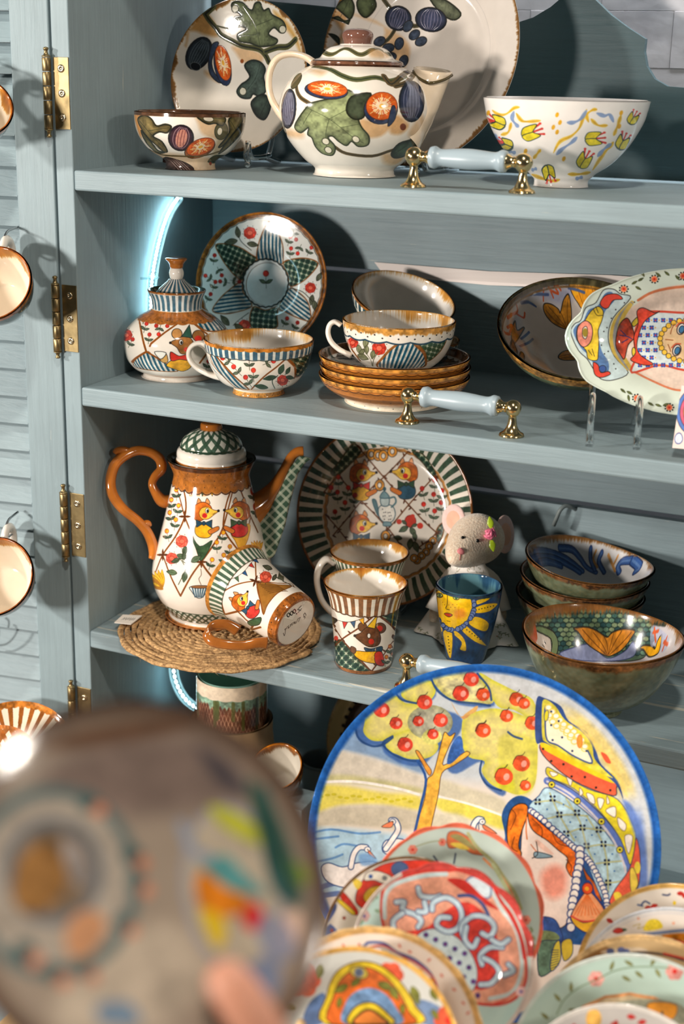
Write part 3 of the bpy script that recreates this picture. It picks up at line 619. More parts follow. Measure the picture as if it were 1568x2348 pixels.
@paints('flower_saucer')
def _(c, i, w):
    P = i; P.px[:] = A((232, 228, 220)); c.px[:] = A((176, 110, 44)); cx, cy = 609, 649
    petal = lambda *q: q
    X = zc_
    P.stripes(X((1000, 480), (1010, 380), (1050, 270), (1092, 212), (1150, 290), (1185, 380), (1190, 480), (1175, 520), (1100, 490), (1040, 495)), (0.05, 1), 8.5)
    P.plaid(X((1190, 510), (1280, 480), (1370, 480), (1440, 515), (1390, 590), (1320, 650), (1240, 680), (1225, 600)), (1, .3), 12)
    P.stripes(X((1235, 695), (1310, 730), (1370, 800), (1390, 910), (1370, 930), (1280, 900), (1200, 860), (1160, 830)), (1, .75), 8.5)
    P.plaid(X((970, 830), (1060, 850), (1145, 830), (1145, 900), (1135, 980), (960, 980)), (1, .1), 12)
    P.stripes(X((965, 820), (900, 720), (890, 645), (820, 690), (740, 760), (680, 850), (740, 875), (830, 870)), (1, -.12), 8.5)
    P.plaid(X((705, 380), (790, 375), (880, 400), (960, 450), (1000, 485), (930, 550), (895, 635), (840, 600), (780, 530), (730, 450)), (1, .45), 12)
    for x, y, r in ((690, 490, 10), (730, 570, 150), (660, 620, -60), (690, 680, 20), (770, 650, -80), (650, 765, 30), (1175, 270, 150), (1270, 310, 160), (1230, 355, 20), (1305, 410, 200), (1240, 440, 10), (1375, 430, 30), (1200, 940, 30), (1275, 970, 30), (840, 640, 100)): P.sprig(*X((x, y))[0], 22, r)
    for x, y, r in ((950, 295, 15), (1385, 690, 13), (910, 960, 14)): P.rose(*X((x, y))[0], r)
    for x, y, l, a in ((870, 330, 26, -100), (860, 350, 30, 170), (930, 370, 26, 10), (1400, 740, 24, 100), (1410, 780, 26, 80), (1430, 640, 22, -60), (800, 960, 30, -130), (840, 950, 30, 40)): P.leaf(*X((x, y))[0], l, a, .5, (92, 96, 76), (44, 46, 36))
    P.L(X((860, 300), (890, 360), (960, 420)), (52, 54, 40), 1.6); P.L(X((1240, 690), (1330, 720), (1400, 790)), (52, 54, 40), 1.6); P.L(X((940, 870), (860, 930), (830, 960)), (52, 54, 40), 1.6)
    t = np.linspace(0, 2 * math.pi, 49)[:-1]; sc = 1 + .018 * np.cos(t * 24)
    P.P(np.c_[609 + 52 * np.cos(t) * sc, 649 + 55 * np.sin(t) * sc], (226, 224, 220), (26, 36, 34), 3, kk=1, var=.03)
    P.sprig(*X((1065, 640))[0], 34, 0)
    P.ring(.93, 1.2, (112, 66, 24), var=.5, wob=.012, per=40); P.ring(.97, 1.2, (172, 104, 36), var=.5); P.ring(.915, .93, (30, 34, 26), wob=.012, per=40)

def drip(c, i, w, col=(150, 88, 30), col2=(206, 150, 70), r0=.985, jag=.055, seed=3, n=22):
    i.px[:] = A((232, 226, 218)); i.rim(r0, col, col2, jag, seed, n)
@paints('striped_cup')
def _(c, i, w):
    drip(c, i, w, seed=11); X = zc_
    c.stripes(X((665, 1180), (700, 1165), (760, 1250), (840, 1330), (940, 1420), (860, 1415), (760, 1330), (690, 1250)), (1, 1.3), 8, out=BRN)
    c.stripes(X((640, 1180), (660, 1190), (690, 1260), (760, 1335), (700, 1290), (650, 1220)), (1, 1.3), 7, out=None)
    c.plaid(X((1225, 1195), (1380, 1170), (1400, 1130), (1390, 1220), (1340, 1300), (1280, 1330), (1270, 1260)), (1, .6), 11)
    for q in (((960, 1420), (1050, 1330), (1140, 1260), (1215, 1195)), ((1215, 1195), (1265, 1240), (1280, 1290), (1270, 1340)), ((690, 1165), (760, 1240), (840, 1325), (945, 1420))): c.L(X(*q), BRN, 3.5)
    for x, y, r in ((790, 1215, -60), (945, 1240, 0), (1080, 1230, 70), (860, 1290, -40), (975, 1325, 0), (940, 1370, -30)): c.sprig(*X((x, y))[0], 27, r)
    c.leaf(*X((1160, 1310))[0], 24, -65, .55); c.leaf(*X((1140, 1330))[0], 30, 170, .4); c.leaf(*X((1210, 1310))[0], 18, -60, .5); c.rose(*X((1185, 1355))[0], 13); c.leaf(*X((1080, 1410))[0], 32, -170, .35); c.L(X((1150, 1320), (1110, 1360), (1130, 1415)), DGRN, 1.4)
    c.leaf(*X((1210, 1330))[0], 18, 10, .5)
    mirror_back(c); hz = lambda y: w.vat(heights(Vector(w.M.translation), [y])[0])
    v0 = hz(802); v1 = hz(783); c.band(v0, 1.01, (214, 216, 206), .1, .008, 30); u = (c.U * 46) % 1; c.blend(((np.abs(u - .5) < .3) & (c.V > v0) & (c.V < v1)).astype(np.float32) * .9, (46, 84, 106), .25)
    c.band(v1, 1.01, (176, 110, 40), .45, .01, 37); t = c.V - (v0 - .008 * np.abs(np.sin(c.U * math.pi * 30))); c.blend(np.clip(1 - np.abs(t) * c.H / 2, 0, 1), (30, 44, 44))
    c.band(0, hz(888), (198, 138, 66), .3)
    for k in range(40): c.stroke([((k + .5 * (k % 2)) / 40 * c.W, (hz(893) - .012 * (k % 2)) * c.H)] * 2, 3, INK)

@paints('saucer', 'saucer_top')
def _(c, i, w):
    c.px[:] = A((190, 116, 44)); c.px *= (1 + .4 * (vnoise(c.H, c.W, 5, 3)[:, :1] * np.ones((1, c.W)) - .5))[..., None]; c.px *= (1 + .25 * c.n)[..., None]
    hz = lambda y: w.vat(heights(Vector((w.M.translation.x, w.M.translation.y, S2)), [y])[0])
    c.band(0, hz(908), (236, 224, 204), .06); c.band(.955, 1.01, (206, 140, 60), .5)
    t = c.V - (.935 - .012 * np.abs(np.sin(c.U * math.pi * 40))); c.blend(np.clip(1.3 - np.abs(t) * c.H / 1.6, 0, 1), (70, 40, 22))
    for k in range(60): c.stroke([((k + .3 * (k % 3)) / 60 * c.W, (.58 + .1 * ((k * 7) % 3)) * c.H)] * 2, 3.2, INK)
    i.px[:] = A((206, 202, 196)); i.ring(.93, 1.2, (96, 60, 30), var=.4); i.ring(.70, .93, (74, 62, 52), var=.5, wob=.02, per=36)
    th = i.TH(); r = i.R()
    for k in range(6):
        d = np.abs((th - k * math.pi / 3 + math.pi) % (2 * math.pi) - math.pi); i.blend((d < .30 * (1 - np.abs(r - .6) / .34)).astype(np.float32), (42, 66, 74) if k % 2 else (40, 58, 48), .4)

@paints('dotted_cup')
def _(c, i, w):
    drip(c, i, w, seed=5); X = zd_
    c.stripes(X((520, 820), (560, 750), (630, 680), (735, 622), (800, 670), (850, 720), (865, 770), (850, 820), (700, 835)), (-.45, 1), 10, out=(150, 84, 30), ow=4)
    c.plaid(X((745, 620), (850, 605), (960, 595), (1015, 580), (1010, 640), (960, 720), (880, 780), (862, 720), (810, 660)), (1, .25), 11, base=(58, 86, 62))
    c.rose(*X((340, 645))[0], 13); c.rose(*X((530, 685))[0], 17)
    for x, y, l, a in ((400, 620, 16, 0), (440, 610, 24, 100), (380, 660, 22, 80), (420, 690, 18, 120), (375, 735, 26, 20), (490, 700, 20, 100), (440, 665, 20, 90)): c.leaf(*X((x, y))[0], l, a, .55, (124, 126, 92), (70, 72, 48))
    c.L(X((455, 640), (430, 700), (470, 770), (480, 810)), (90, 90, 60), 1.3); c.L(X((520, 715), (490, 770), (485, 815)), (90, 90, 60), 1.3)
    for q in (((240, 580), (280, 660), (340, 740), (430, 815)), ((240, 580), (300, 650), (390, 770))): c.L(X(*q), BRN, 1.6)
    for x, y in ((262, 625), (305, 690), (370, 765)): c.leaf(*X((x, y))[0], 10, 80, .5, (196, 120, 40), BRN, False)
    mirror_back(c); hz = lambda y: w.vat(w.M.inverted().translation.z * 0 + heights(Vector(w.M.translation), [y])[0])
    v0 = hz(762); t = c.V - (v0 - .022 * np.abs(np.sin(c.U * math.pi * 15))); c.blend((t > 0).astype(np.float32), (240, 230, 216), .03); c.blend(np.clip(1.7 - np.abs(t) * c.H / 1.8, 0, 1), (34, 66, 86))
    v1 = hz(746); e = fnoise(1, c.W, 10, 9)[0][None, :] * .05; c.blend(np.clip((c.V - v1 + e - .02) / .02, 0, 1), (200, 142, 66), .4)
    for k in range(44): c.stroke([(k / 44 * c.W, (v0 + .035 + .03 * (k % 2)) * c.H)] * 2, 4, INK)

@paints('back_cup')
def _(c, i, w):
    drip(c, i, w, seed=21, jag=.06, r0=.975, n=14); c.px[:] = A((226, 218, 204)); u = (c.U * 40) % 1; c.blend(((np.abs(u - .5) < .3) & (c.V > .86)).astype(np.float32), (40, 74, 84), .3); u = (c.U * 18 + c.V * 3) % 1; c.blend(((u < .5) & (c.V < .84)).astype(np.float32) * .8, (46, 70, 62), .4); c.band(.965, 1.01, (150, 92, 36), .4)

@paints('fish_bowl')
def _(c, i, w):
    P = i; X = ze_; P.px[:] = A((216, 204, 194)); wash(P, X((330, 220), (480, 190), (640, 190), (700, 330), (600, 420), (450, 380), (300, 330)), (150, 154, 186), .7, 20); wash(P, X((160, 560), (240, 480), (280, 800), (200, 760)), (166, 164, 186), .5, 14)
    P.P(X((640, 175), (760, 170), (900, 190), (1010, 260), (900, 330), (850, 400), (760, 450), (715, 400), (660, 300)), (232, 152, 34), INK, 1.6, var=.35)
    for q in (((780, 180), (820, 260), (860, 380)), ((860, 190), (900, 260), (930, 310)), ((700, 180), (720, 300), (760, 420))): P.L(X(*q), (150, 84, 20), 1.6)
    P.P(X((632, 612), (560, 590), (490, 540), (445, 470), (445, 410), (500, 410), (560, 450), (575, 480), (600, 380), (640, 330), (660, 420), (665, 520), (650, 590)), (196, 128, 34), INK, 1.8, var=.3)
    for q in (((620, 600), (560, 520), (480, 430)), ((628, 600), (590, 500), (570, 470)), ((640, 590), (630, 460), (640, 360)), ((625, 605), (530, 540), (460, 460))): P.L(X(*q), (90, 56, 20), 1.2)
    P.L(X((630, 612), (650, 700), (690, 765)), (90, 66, 40), 4)
    P.P(X((560, 830), (600, 790), (680, 775), (720, 780), (715, 850), (640, 862), (580, 855)), (196, 128, 34), INK, 1.8, var=.3)
    for q in (((570, 830), (700, 800)), ((580, 845), (705, 830))): P.L(X(*q), (90, 56, 20), 1.2)
    P.P(X((215, 545), (190, 600), (185, 690), (205, 730), (280, 620), (280, 595), (230, 620)), (186, 112, 34), INK, 1.5, var=.3); P.P(X((190, 700), (170, 780), (190, 880), (220, 900), (230, 800), (210, 740)), (170, 96, 34), INK, 1.4, var=.3)
    P.P(X((260, 795), (285, 820), (280, 880), (250, 910), (235, 860)), (186, 112, 34), INK, 1.4)
    for q in (((430, 235), (520, 240), (560, 270), (580, 300)), ((450, 245), (440, 320), (440, 385)), ((470, 250), (500, 310), (520, 360)), ((520, 245), (560, 320)), ((500, 300), (560, 330)), ((180, 500), (230, 470), (225, 420)), ((215, 480), (280, 520), (290, 480)), ((150, 600), (190, 580), (170, 640)), ((130, 640), (170, 650)), ((150, 520), (185, 495))): P.L(X(*q), (206, 84, 36), 3.5)
    for q in (((260, 350), (350, 330), (480, 335)), ((260, 400), (320, 395), (380, 430)), ((540, 215), (600, 240), (720, 235)), ((640, 280), (720, 300), (770, 320)), ((330, 280), (430, 285)), ((250, 750), (320, 720), (355, 690)), ((260, 690), (300, 660), (325, 635))): P.L(X(*q), (78, 96, 140), 4)
    wash(P, X((330, 680), (400, 700), (420, 800), (520, 980), (560, 1010), (430, 920), (360, 800)), (206, 170, 140), .5, 10)
    P.ring(.955, 1.2, (72, 66, 44), var=.6); P.ring(.94, .957, (120, 84, 40), var=.4)
    c.px[:] = A((92, 104, 78)); n = fnoise(c.H, c.W, 22, 5)[..., None]; c.px *= .7 + .6 * n; c.band(.90, 1.01, (150, 108, 52), .6)

@paints('oval_platter')
def _(c, i, w):
    P = i; X = ze_; P.px[:] = A((212, 222, 208)); o = Z(1120, 580, 3.5)
    P.P(X((1200, 400), (1330, 300), (1568, 250), (1900, 250), (2200, 400), (2300, 700), (2200, 1000), (1900, 1130), (1568, 1110), (1400, 1060), (1250, 980), (1150, 960), (1000, 800), (1000, 560)), (222, 200, 184), None, var=.08)
    P.L(X((1200, 380), (1330, 310), (1568, 270), (1900, 270)), (206, 120, 82), 6); P.L(X((1180, 960), (1300, 1020), (1450, 1085), (1568, 1105), (1900, 1120)), (206, 120, 82), 5)
    # lobed end: blue, yellow and red bands
    P.P(X((660, 640), (690, 570), (740, 540), (780, 440), (860, 400), (920, 300), (1000, 290), (1060, 330), (1140, 360), (1000, 520), (960, 680), (1010, 830), (1120, 960), (1000, 1020), (900, 1010), (840, 930), (790, 850), (720, 780)), (196, 214, 216), INK, 1.5)
    P.P(X((680, 640), (705, 580), (760, 545), (800, 460), (880, 420), (930, 330), (990, 315), (1010, 380), (940, 460), (900, 560), (880, 660), (910, 790), (960, 870), (960, 950), (900, 960), (850, 900), (800, 820), (740, 760)), (92, 124, 170), None, var=.2)
    P.P(X((715, 590), (760, 560), (820, 470), (880, 430), (920, 470), (910, 540), (880, 620), (885, 700), (880, 800), (870, 860), (800, 850), (780, 780), (710, 700)), (232, 196, 60), INK, 1.3, var=.2)
    for q in (((840, 450), (870, 500), (920, 500)), ((860, 430), (880, 480)), ((800, 780), (830, 820)), ((830, 770), (850, 830))): P.L(X(*q), INK, 1.3)
    P.P(X((715, 600), (770, 545), (820, 570), (835, 640), (815, 720), (760, 755), (715, 700)), (226, 140, 120), INK, 1.5, var=.2); P.P(X((755, 610), (785, 590), (795, 640), (780, 690), (755, 670)), (216, 206, 190), INK, 1.2); P.E(*X((775, 638))[0], 6, 10, 0, (150, 130, 50))
    P.P(X((895, 400), (940, 340), (1030, 330), (1075, 370), (1000, 380), (960, 440), (920, 440)), (222, 76, 60), INK, 1.4); P.P(X((840, 880), (880, 900), (900, 960), (960, 950), (975, 975), (900, 1000), (850, 970)), (222, 76, 60), INK, 1.4); P.E(*X((915, 930))[0], 8, 8, 0, (70, 96, 160), INK, 1)
    for r, col in ((0, (206, 176, 84)), (28, (150, 150, 150)), (56, (206, 176, 84))):
        P.L(X((1150 - r * .2, 400 + r * .3), (1030 + r * .8, 520), (985 + r, 660), (1010 + r, 800), (1120 + r * .4, 930)), col, 9)
    for x, y in ((1090, 400), (1020, 455), (985, 525), (950, 600), (925, 630), (905, 740), (930, 810), (960, 790), (1005, 890), (1020, 930), (1170, 395)): P.E(*X((x, y))[0], 1.6, 1.6, 0, INK)
    # headscarf and face in a pearl frame
    P.P(X((1150, 960), (1180, 840), (1170, 680), (1200, 560), (1260, 480), (1370, 470), (1568, 480), (1800, 470), (2000, 700), (1800, 950), (1568, 940), (1370, 900)), (206, 216, 216), (196, 60, 40), 4)
    for a in range(9):
        for b in range(7):
            x, y = 1215 + a * 62 + (b % 2) * 31, 540 + b * 60
            if 1190 < x < 1720 and not (x > 1360 and 560 < y < 880):
                for dx, dy in ((-9, -9), (9, 9), (-9, 9), (9, -9)): P.E(*X((x + dx, y + dy))[0], 2.6, 2.6, 0, (52, 80, 160))
                P.E(*X((x, y))[0], 1.8, 1.8, 0, (206, 60, 50)); P.E(*X((x + 30, y))[0], 1.6, 1.6, 0, (226, 160, 60))
    P.P(X((1170, 670), (1120, 740), (1090, 850), (1060, 820), (1020, 740), (1040, 600), (1090, 530), (1130, 540)), (176, 70, 50), INK, 1.6, var=.4); P.P(X((1170, 590), (1150, 560), (1200, 510), (1230, 520)), (206, 180, 60), INK, 1.3); P.P(X((1150, 780), (1170, 760), (1210, 840), (1160, 830)), (206, 180, 60), INK, 1.3)
    for q in (((1050, 660), (1110, 670), (1150, 690)), ((1060, 620), (1100, 660)), ((1070, 720), (1120, 690))): P.L(X(*q), (40, 50, 100), 2)
    P.P(X((1190, 470), (1240, 440), (1330, 480), (1370, 470), (1260, 540), (1210, 640), (1190, 760), (1230, 830), (1320, 890), (1250, 900), (1140, 860), (1180, 800), (1165, 680), (1200, 570)), (220, 76, 56), INK, 1.4, var=.2)
    P.P(X((1390, 700), (1400, 620), (1460, 560), (1568, 540), (1750, 560), (1800, 700), (1750, 850), (1568, 860), (1450, 840), (1400, 780)), (232, 196, 150), (120, 70, 40), 1.3, var=.1)
    for t in np.linspace(.9, 2 * math.pi - .9, 20): P.E(*X((1590 - 215 * math.cos(t - math.pi) , 705 + 165 * math.sin(t)))[0], 6, 6, 0, (240, 190, 70), INK, 1)
    for q in (((1490, 570), (1470, 610), (1460, 650)), ((1440, 735), (1455, 770), (1460, 790)), ((1420, 695), (1480, 700))): P.L(X(*q), (150, 80, 40), 2)
    for x, y in ((1545, 610), (1510, 780)): P.E(*X((x, y))[0], 9, 13, 20, (240, 236, 230), (60, 40, 40), 2); P.E(*X((x + 4, y + 4))[0], 6, 9, 20, (70, 120, 160), INK, 1.4); P.L(X((x - 40, y - 20), (x - 10, y - 50), (x + 30, y - 50)), (206, 90, 60), 3)
    # floral border
    for x, y in ((1085, 290), (1330, 210), (1560, 185), (1190, 1165), (1450, 1240), (1700, 1265)): 
        for k in range(9): P.E(*X((x + 34 * math.cos(k * .7), y + 30 * math.sin(k * .7)))[0], 2, 2, 0, INK)
        P.E(*X((x, y))[0], 7, 7, 0, (226, 120, 80), None, var=.3); P.E(*X((x, y))[0], 3, 3, 0, (206, 50, 40))
    for x, y, a in ((1150, 250, -30), (1200, 225, -30), (1250, 190, -120), (1380, 190, -140), (1450, 180, -140), (1500, 180, 50), (1180, 270, 30), (1060, 1090, 40), (1110, 1110, 30), (1280, 1200, 30), (1340, 1215, 20), (1400, 1225, -20), (1120, 1140, 80)): P.leaf(*X((x, y))[0], 14, a, .35, (96, 104, 60), (60, 64, 40), False)
    P.ring(.98, 1.3, (206, 226, 216), var=.05)
def hog(c, x, y, s, f=1, bow=(44, 76, 96), body=YEL, rot=0, hood=(206, 104, 34), face=(240, 190, 70), arm=True):
    a = math.radians(rot); T = lambda u, v: (x + s * (f * u * math.cos(a) - v * math.sin(a)), y + s * (f * u * math.sin(a) + v * math.cos(a)))
    for e in (-.35, .45): c.P([T(e - .22, -.75), T(e - .05, -1.35), T(e + .25, -.85)], (226, 150, 90), INK, 1)
    c.P([T(-.95, 0), T(-.75, -.65), T(0, -.98), T(.65, -.7), T(.85, -.2), T(.3, .5), T(-.3, .85), T(-.85, .6)], hood, (96, 44, 20), 1.2, var=.3)
    c.P([T(-.35, .1), T(-.1, -.4), T(.5, -.5), T(1.05, -.22), T(1.5, -.12), T(1.05, .25), T(.5, .65), T(-.1, .6)], face, (96, 44, 20), 1.0, var=.2)
    c.E(*T(1.5, -.14), s * .13, s * .13, 0, INK); c.E(*T(.42, -.16), s * .17, s * .24, 0, (246, 240, 228), INK, .9); c.E(*T(.46, -.12), s * .10, s * .16, 0, INK); c.E(*T(.18, .32), s * .24, s * .24, 0, (206, 44, 40)); c.L([T(1.2, .05), T(.95, .2)], INK, .9, sm=False)
    c.P([T(-.6, 1.2), T(0, 1.05), T(.7, 1.15), T(.95, 1.8), T(.6, 2.4), T(-.3, 2.4), T(-.75, 1.9)], body, INK, 1.1, var=.2)
    if arm: c.P([T(.5, 1.8), T(1.0, 1.5), T(1.5, 1.35), T(1.55, 1.65), T(1.1, 1.95), T(.7, 2.1)], (214, 120, 50), INK, 1)
    c.P([T(.1, 1.05), T(-.65, .7), T(-.6, 1.45)], bow, INK, 1, sm=False); c.P([T(.1, 1.05), T(.9, .72), T(.85, 1.5)], bow, INK, 1, sm=False); c.E(*T(.1, 1.06), s * .17, s * .2, 0, bow, INK, 1)
def mousey(c, x, y, s, f=-1, body=YEL):
    T = lambda u, v: (x + s * f * u, y + s * v); br = (104, 66, 44)
    c.E(*T(-.75, -.75), s * .5, s * .45, 0, br, INK, 1); c.E(*T(-.72, -.72), s * .26, s * .25, 0, RED); c.E(*T(.75, -.85), s * .38, s * .4, 0, br, INK, 1)
    c.P([T(-.8, 0), T(-.4, -.8), T(.4, -.8), T(.9, -.35), T(1.4, -.1), T(1.0, .35), T(.2, .85), T(-.6, .7)], br, INK, 1.1, var=.3); c.E(*T(1.4, -.1), s * .12, s * .12, 0, INK)
    c.P([T(-.3, -.7), T(-.55, -1.9), T(.35, -.85)], (240, 190, 50), INK, 1, sm=False); c.E(*T(.2, -.1), s * .14, s * .2, 0, (246, 240, 228), INK, .8); c.E(*T(.0, .4), s * .24, s * .24, 0, RED)
    c.P([T(-.9, .8), T(0, 1.0), T(.6, .9), T(.3, 1.3), T(-.8, 1.3)], (50, 76, 96), INK, 1); c.P([T(-.9, 1.3), T(.5, 1.25), T(1.3, 1.2), T(1.4, 1.6), T(.6, 2.1), T(-.6, 2.2)], body, INK, 1.1, var=.2); c.P([T(-.9, 1.3), T(-.3, 1.4), T(-.4, 2.3), T(-1.1, 2.4)], (206, 60, 50), INK, 1)
    c.P([T(1.3, 1.0), T(1.7, .8), T(1.8, 1.2), T(1.4, 1.4)], br, INK, 1)

@paints('coffee_pot')
def _(c, i, w):
    X = zf_
    for q in (((560, 420), (600, 560), (595, 690), (530, 830), (440, 960), (390, 1080)), ((520, 440), (560, 560), (595, 690), (650, 830), (712, 1010), (790, 1120)), ((955, 430), (900, 560), (870, 700), (880, 800), (990, 950)), ((440, 960), (500, 1120), (565, 1250)), ((712, 1010), (640, 1110), (565, 1250)), ((712, 1010), (790, 900), (860, 780), (920, 560), (950, 430)), ((960, 430), (1010, 560), (1060, 690), (1110, 800)), ((1060, 690), (1020, 850), (960, 950))):
        c.L(X(*q), (128, 70, 26), 3.6)
    for x, y in ((595, 690), (440, 960), (712, 1010), (955, 430)):
        for a in (0, 90, 180, 270): c.leaf(*X((x, y))[0], 13, a, .3, (110, 60, 26), (80, 40, 20), False)
    c.P(X((630, 800), (700, 900), (790, 860), (715, 1000), (680, 930)), (62, 88, 58), DGRN, 1.2, var=.3); c.P(X((925, 800), (1050, 740), (1040, 850), (990, 930), (950, 860)), (232, 170, 50), (150, 90, 30), 1.2)
    hog(c, *X((722, 660))[0], 24, 1, (38, 70, 90), (236, 172, 36)); hog(c, *X((985, 655))[0], 24, -1, (70, 88, 60), (196, 48, 44))
    for x in (640, 690, 735): 
        for d in (-8, 0, 8): c.L(X((x + d, 545), (x + d * 1.7, 525)), (206, 130, 40), 1.6, sm=False)
    c.flag([*X((590, 480), (660, 500), (760, 510), (850, 490), (910, 450))], [(44, 84, 120), (196, 60, 50), (70, 100, 70), (240, 180, 40), (44, 84, 120), (196, 60, 50)], 13); c.flag(X((975, 450), (1040, 455), (1070, 440)), [(70, 100, 70), (196, 60, 50), (44, 84, 120)], 12)
    for x, y, r in ((535, 540, 0), (545, 650, 10), (495, 700, -10), (525, 750, 10), (475, 830, -10), (500, 610, 0), (860, 840, 10), (820, 910, 0), (910, 940, 5), (870, 1000, 0), (775, 1030, 20), (1075, 550, 0), (1095, 660, 0)): c.sprig(*X((x, y))[0], 25, r, (238, 170, 40), (70, 90, 70))
    c.rose(*X((575, 865))[0], 15, (226, 96, 76)); c.rose(*X((503, 985))[0], 14, (226, 96, 76))
    for x, y, l, a in ((540, 960, 22, 20), (560, 990, 20, 160), (600, 900, 22, 100), (640, 1010, 26, -30), (600, 1080, 24, 100), (540, 1090, 24, 190), (590, 940, 18, 90)): c.leaf(*X((x, y))[0], l, a, .55, (86, 104, 76), (40, 50, 36))
    c.L(X((590, 920), (580, 1000), (610, 1040), (550, 1170)), (60, 66, 44), 1.6); c.L(X((520, 1020), (560, 990), (590, 1030)), (60, 66, 44), 1.4)
    for k in range(6): a = 60 + k * 12; c.leaf(*X((435, 1195))[0], 42, -a - 30, .3, (240, 190, 44), (170, 110, 30))
    for k in range(5): c.leaf(*X((1105, 940))[0], 26, -60 - k * 15, .35, (240, 176, 40), (170, 110, 30))
    c.P(X((635, 1185), (765, 1180), (750, 1220), (715, 1262), (680, 1262), (645, 1220)), (214, 222, 220), INK, 1.3)
    for k in range(6): c.L(X((648 + k * 20, 1190), (668 + k * 11, 1258)), (50, 84, 104), 2.4, sm=False)
    c.E(*X((700, 1186))[0], 20, 3.5, 0, (150, 100, 60), INK, 1); c.L(X((710, 1170), (695, 1130), (712, 1100), (708, 1060)), (90, 60, 40), 1.2)
    mirror_back(c); hz = lambda y: w.vat(heights(Vector(w.M.translation), [y])[0])
    v0, v1 = hz(1392), hz(1366); c.band(v0, v1, (224, 220, 206), .05)
    for sg in (-1, 1):
        t = ((c.U * 44 + sg * (c.V - v0) / (v1 - v0) * 1.6) % 1); c.blend(((np.abs(t - .5) < .2) & (c.V > v0) & (c.V < v1)).astype(np.float32) * .85, (52, 76, 58), .3)
    for v in (v0, v1): c.band(v - .004, v + .004, (44, 64, 48), .2, .004, 30)
    c.band(0, hz(1401), (166, 98, 40), .35); v2 = hz(1104); c.band(v2, 1.01, (172, 104, 42), .2, .010, 26)
    t = c.V - (v2 - .010 * np.abs(np.sin(c.U * math.pi * 26))); c.blend(np.clip(1.4 - np.abs(t) * c.H / 2, 0, 1), (76, 42, 22)); c.band(.975, 1.01, (90, 52, 28), .3)
    for k in range(70): c.stroke([((k + .4 * (k % 3)) / 70 * c.W, (v2 + .022 + .03 * ((k * 5) % 3)) * c.H)] * 2, 3, INK)
@paints('coffee_lid')
def _(c, i, w):
    hz = lambda y: w.vat(heights(Vector(w.M.translation), [y])[0], .35)
    v0, v1 = hz(1022), hz(984); c.band(v0, 1.0, (224, 222, 208), .05)
    for sg in (-1, 1):
        t = ((c.U * 15 + sg * (c.V - v0) / (v1 - v0) * 1.5) % 1); c.blend(((np.abs(t - .5) < .2) & (c.V > v0)).astype(np.float32) * .88, (52, 78, 60), .3)
    c.band(v0 - .012, v0 + .016, (40, 60, 44), .3, .006, 24); c.band(.25, hz(1050), (172, 104, 44), .4)

def mugband(c, w, vtop, c1, c2=(232, 226, 210), n=30, rim=(150, 92, 38)):
    c.band(vtop, 1.01, c2, .08, .008, 24); u = (c.U * n) % 1; c.blend(((np.abs(u - .5) < .27) & (c.V > vtop)).astype(np.float32) * .9, c1, .3)
    t = c.V - (vtop - .008 * np.abs(np.sin(c.U * math.pi * 24))); c.blend(np.clip(1.4 - np.abs(t) * c.H / 2, 0, 1), (70, 46, 30)); c.band(.972, 1.01, rim, .4)
def mugdrip(i, seed): i.px[:] = A((234, 226, 214)); i.rim(.965, (140, 78, 26), (206, 150, 66), .10, seed, 18)
@paints('striped_mug')
def _(c, i, w):
    X = zg_; mugdrip(i, 4)
    c.plaid(X((590, 1230), (700, 1205), (765, 1185), (745, 1290), (735, 1370), (680, 1310)), (1, .9), 14, out=(70, 60, 40)); c.plaid(X((260, 1500), (300, 1450), (350, 1415), (430, 1500), (500, 1580), (540, 1620), (420, 1625), (290, 1590)), (1, .9), 14, out=(70, 60, 40))
    for q in (((240, 1200), (300, 1310), (360, 1410), (430, 1490), (540, 1610)), ((590, 1240), (480, 1330), (360, 1410), (290, 1480), (255, 1520)), ((590, 1240), (680, 1310), (740, 1380), (735, 1420)), ((740, 1370), (680, 1450), (620, 1540), (560, 1620))):
        P = X(*q); c.L(P, (110, 62, 34), 3); R_ = spline(P, 4)
        for k in range(0, len(R_), 2): c.leaf(R_[k][0], R_[k][1], 8, 40 + 90 * (k % 4), .3, (120, 70, 40), (80, 46, 30), False)
    mousey(c, *X((555, 1395))[0], 27, -1); c.flag(X((255, 1220), (300, 1270), (380, 1295), (440, 1290), (500, 1270)), [(44, 84, 120), (70, 100, 70), (206, 60, 50), (44, 84, 120), (240, 170, 40)], 16)
    c.P(X((235, 1230), (262, 1290), (285, 1360), (270, 1400), (245, 1390)), (130, 84, 60), INK, 1); c.P(X((250, 1420), (290, 1415), (300, 1440), (262, 1490)), (240, 180, 60), INK, 1); c.P(X((245, 1450), (280, 1480), (262, 1570), (248, 1540)), (206, 70, 60), INK, 1); c.E(*X((320, 1405))[0], 5, 6, 0, (220, 70, 60)); c.L(X((320, 1420), (300, 1470)), DGRN, 1.2, sm=False)
    for x, y, r in ((680, 1490, 0), (650, 1560, 10), (700, 1540, 0)): c.sprig(*X((x, y))[0], 22, r, (226, 140, 40))
    mirror_back(c); hz = lambda y: w.vat(heights(Vector(w.M.translation), [y])[0]); mugband(c, w, hz(1384), (122, 76, 44)); c.band(0, w.vat(.005), (150, 92, 48), .3)
@paints('green_mug')
def _(c, i, w):
    mugdrip(i, 8); i.rim(.93, (150, 92, 36), (206, 156, 80), .05, 5, 18); c.sprig(880, 1330, 26); c.rose(935, 1330, 12); c.L([(900, 1310), (925, 1345)], BRN, 3); mirror_back(c); mugband(c, w, .80, (64, 86, 62), n=44)
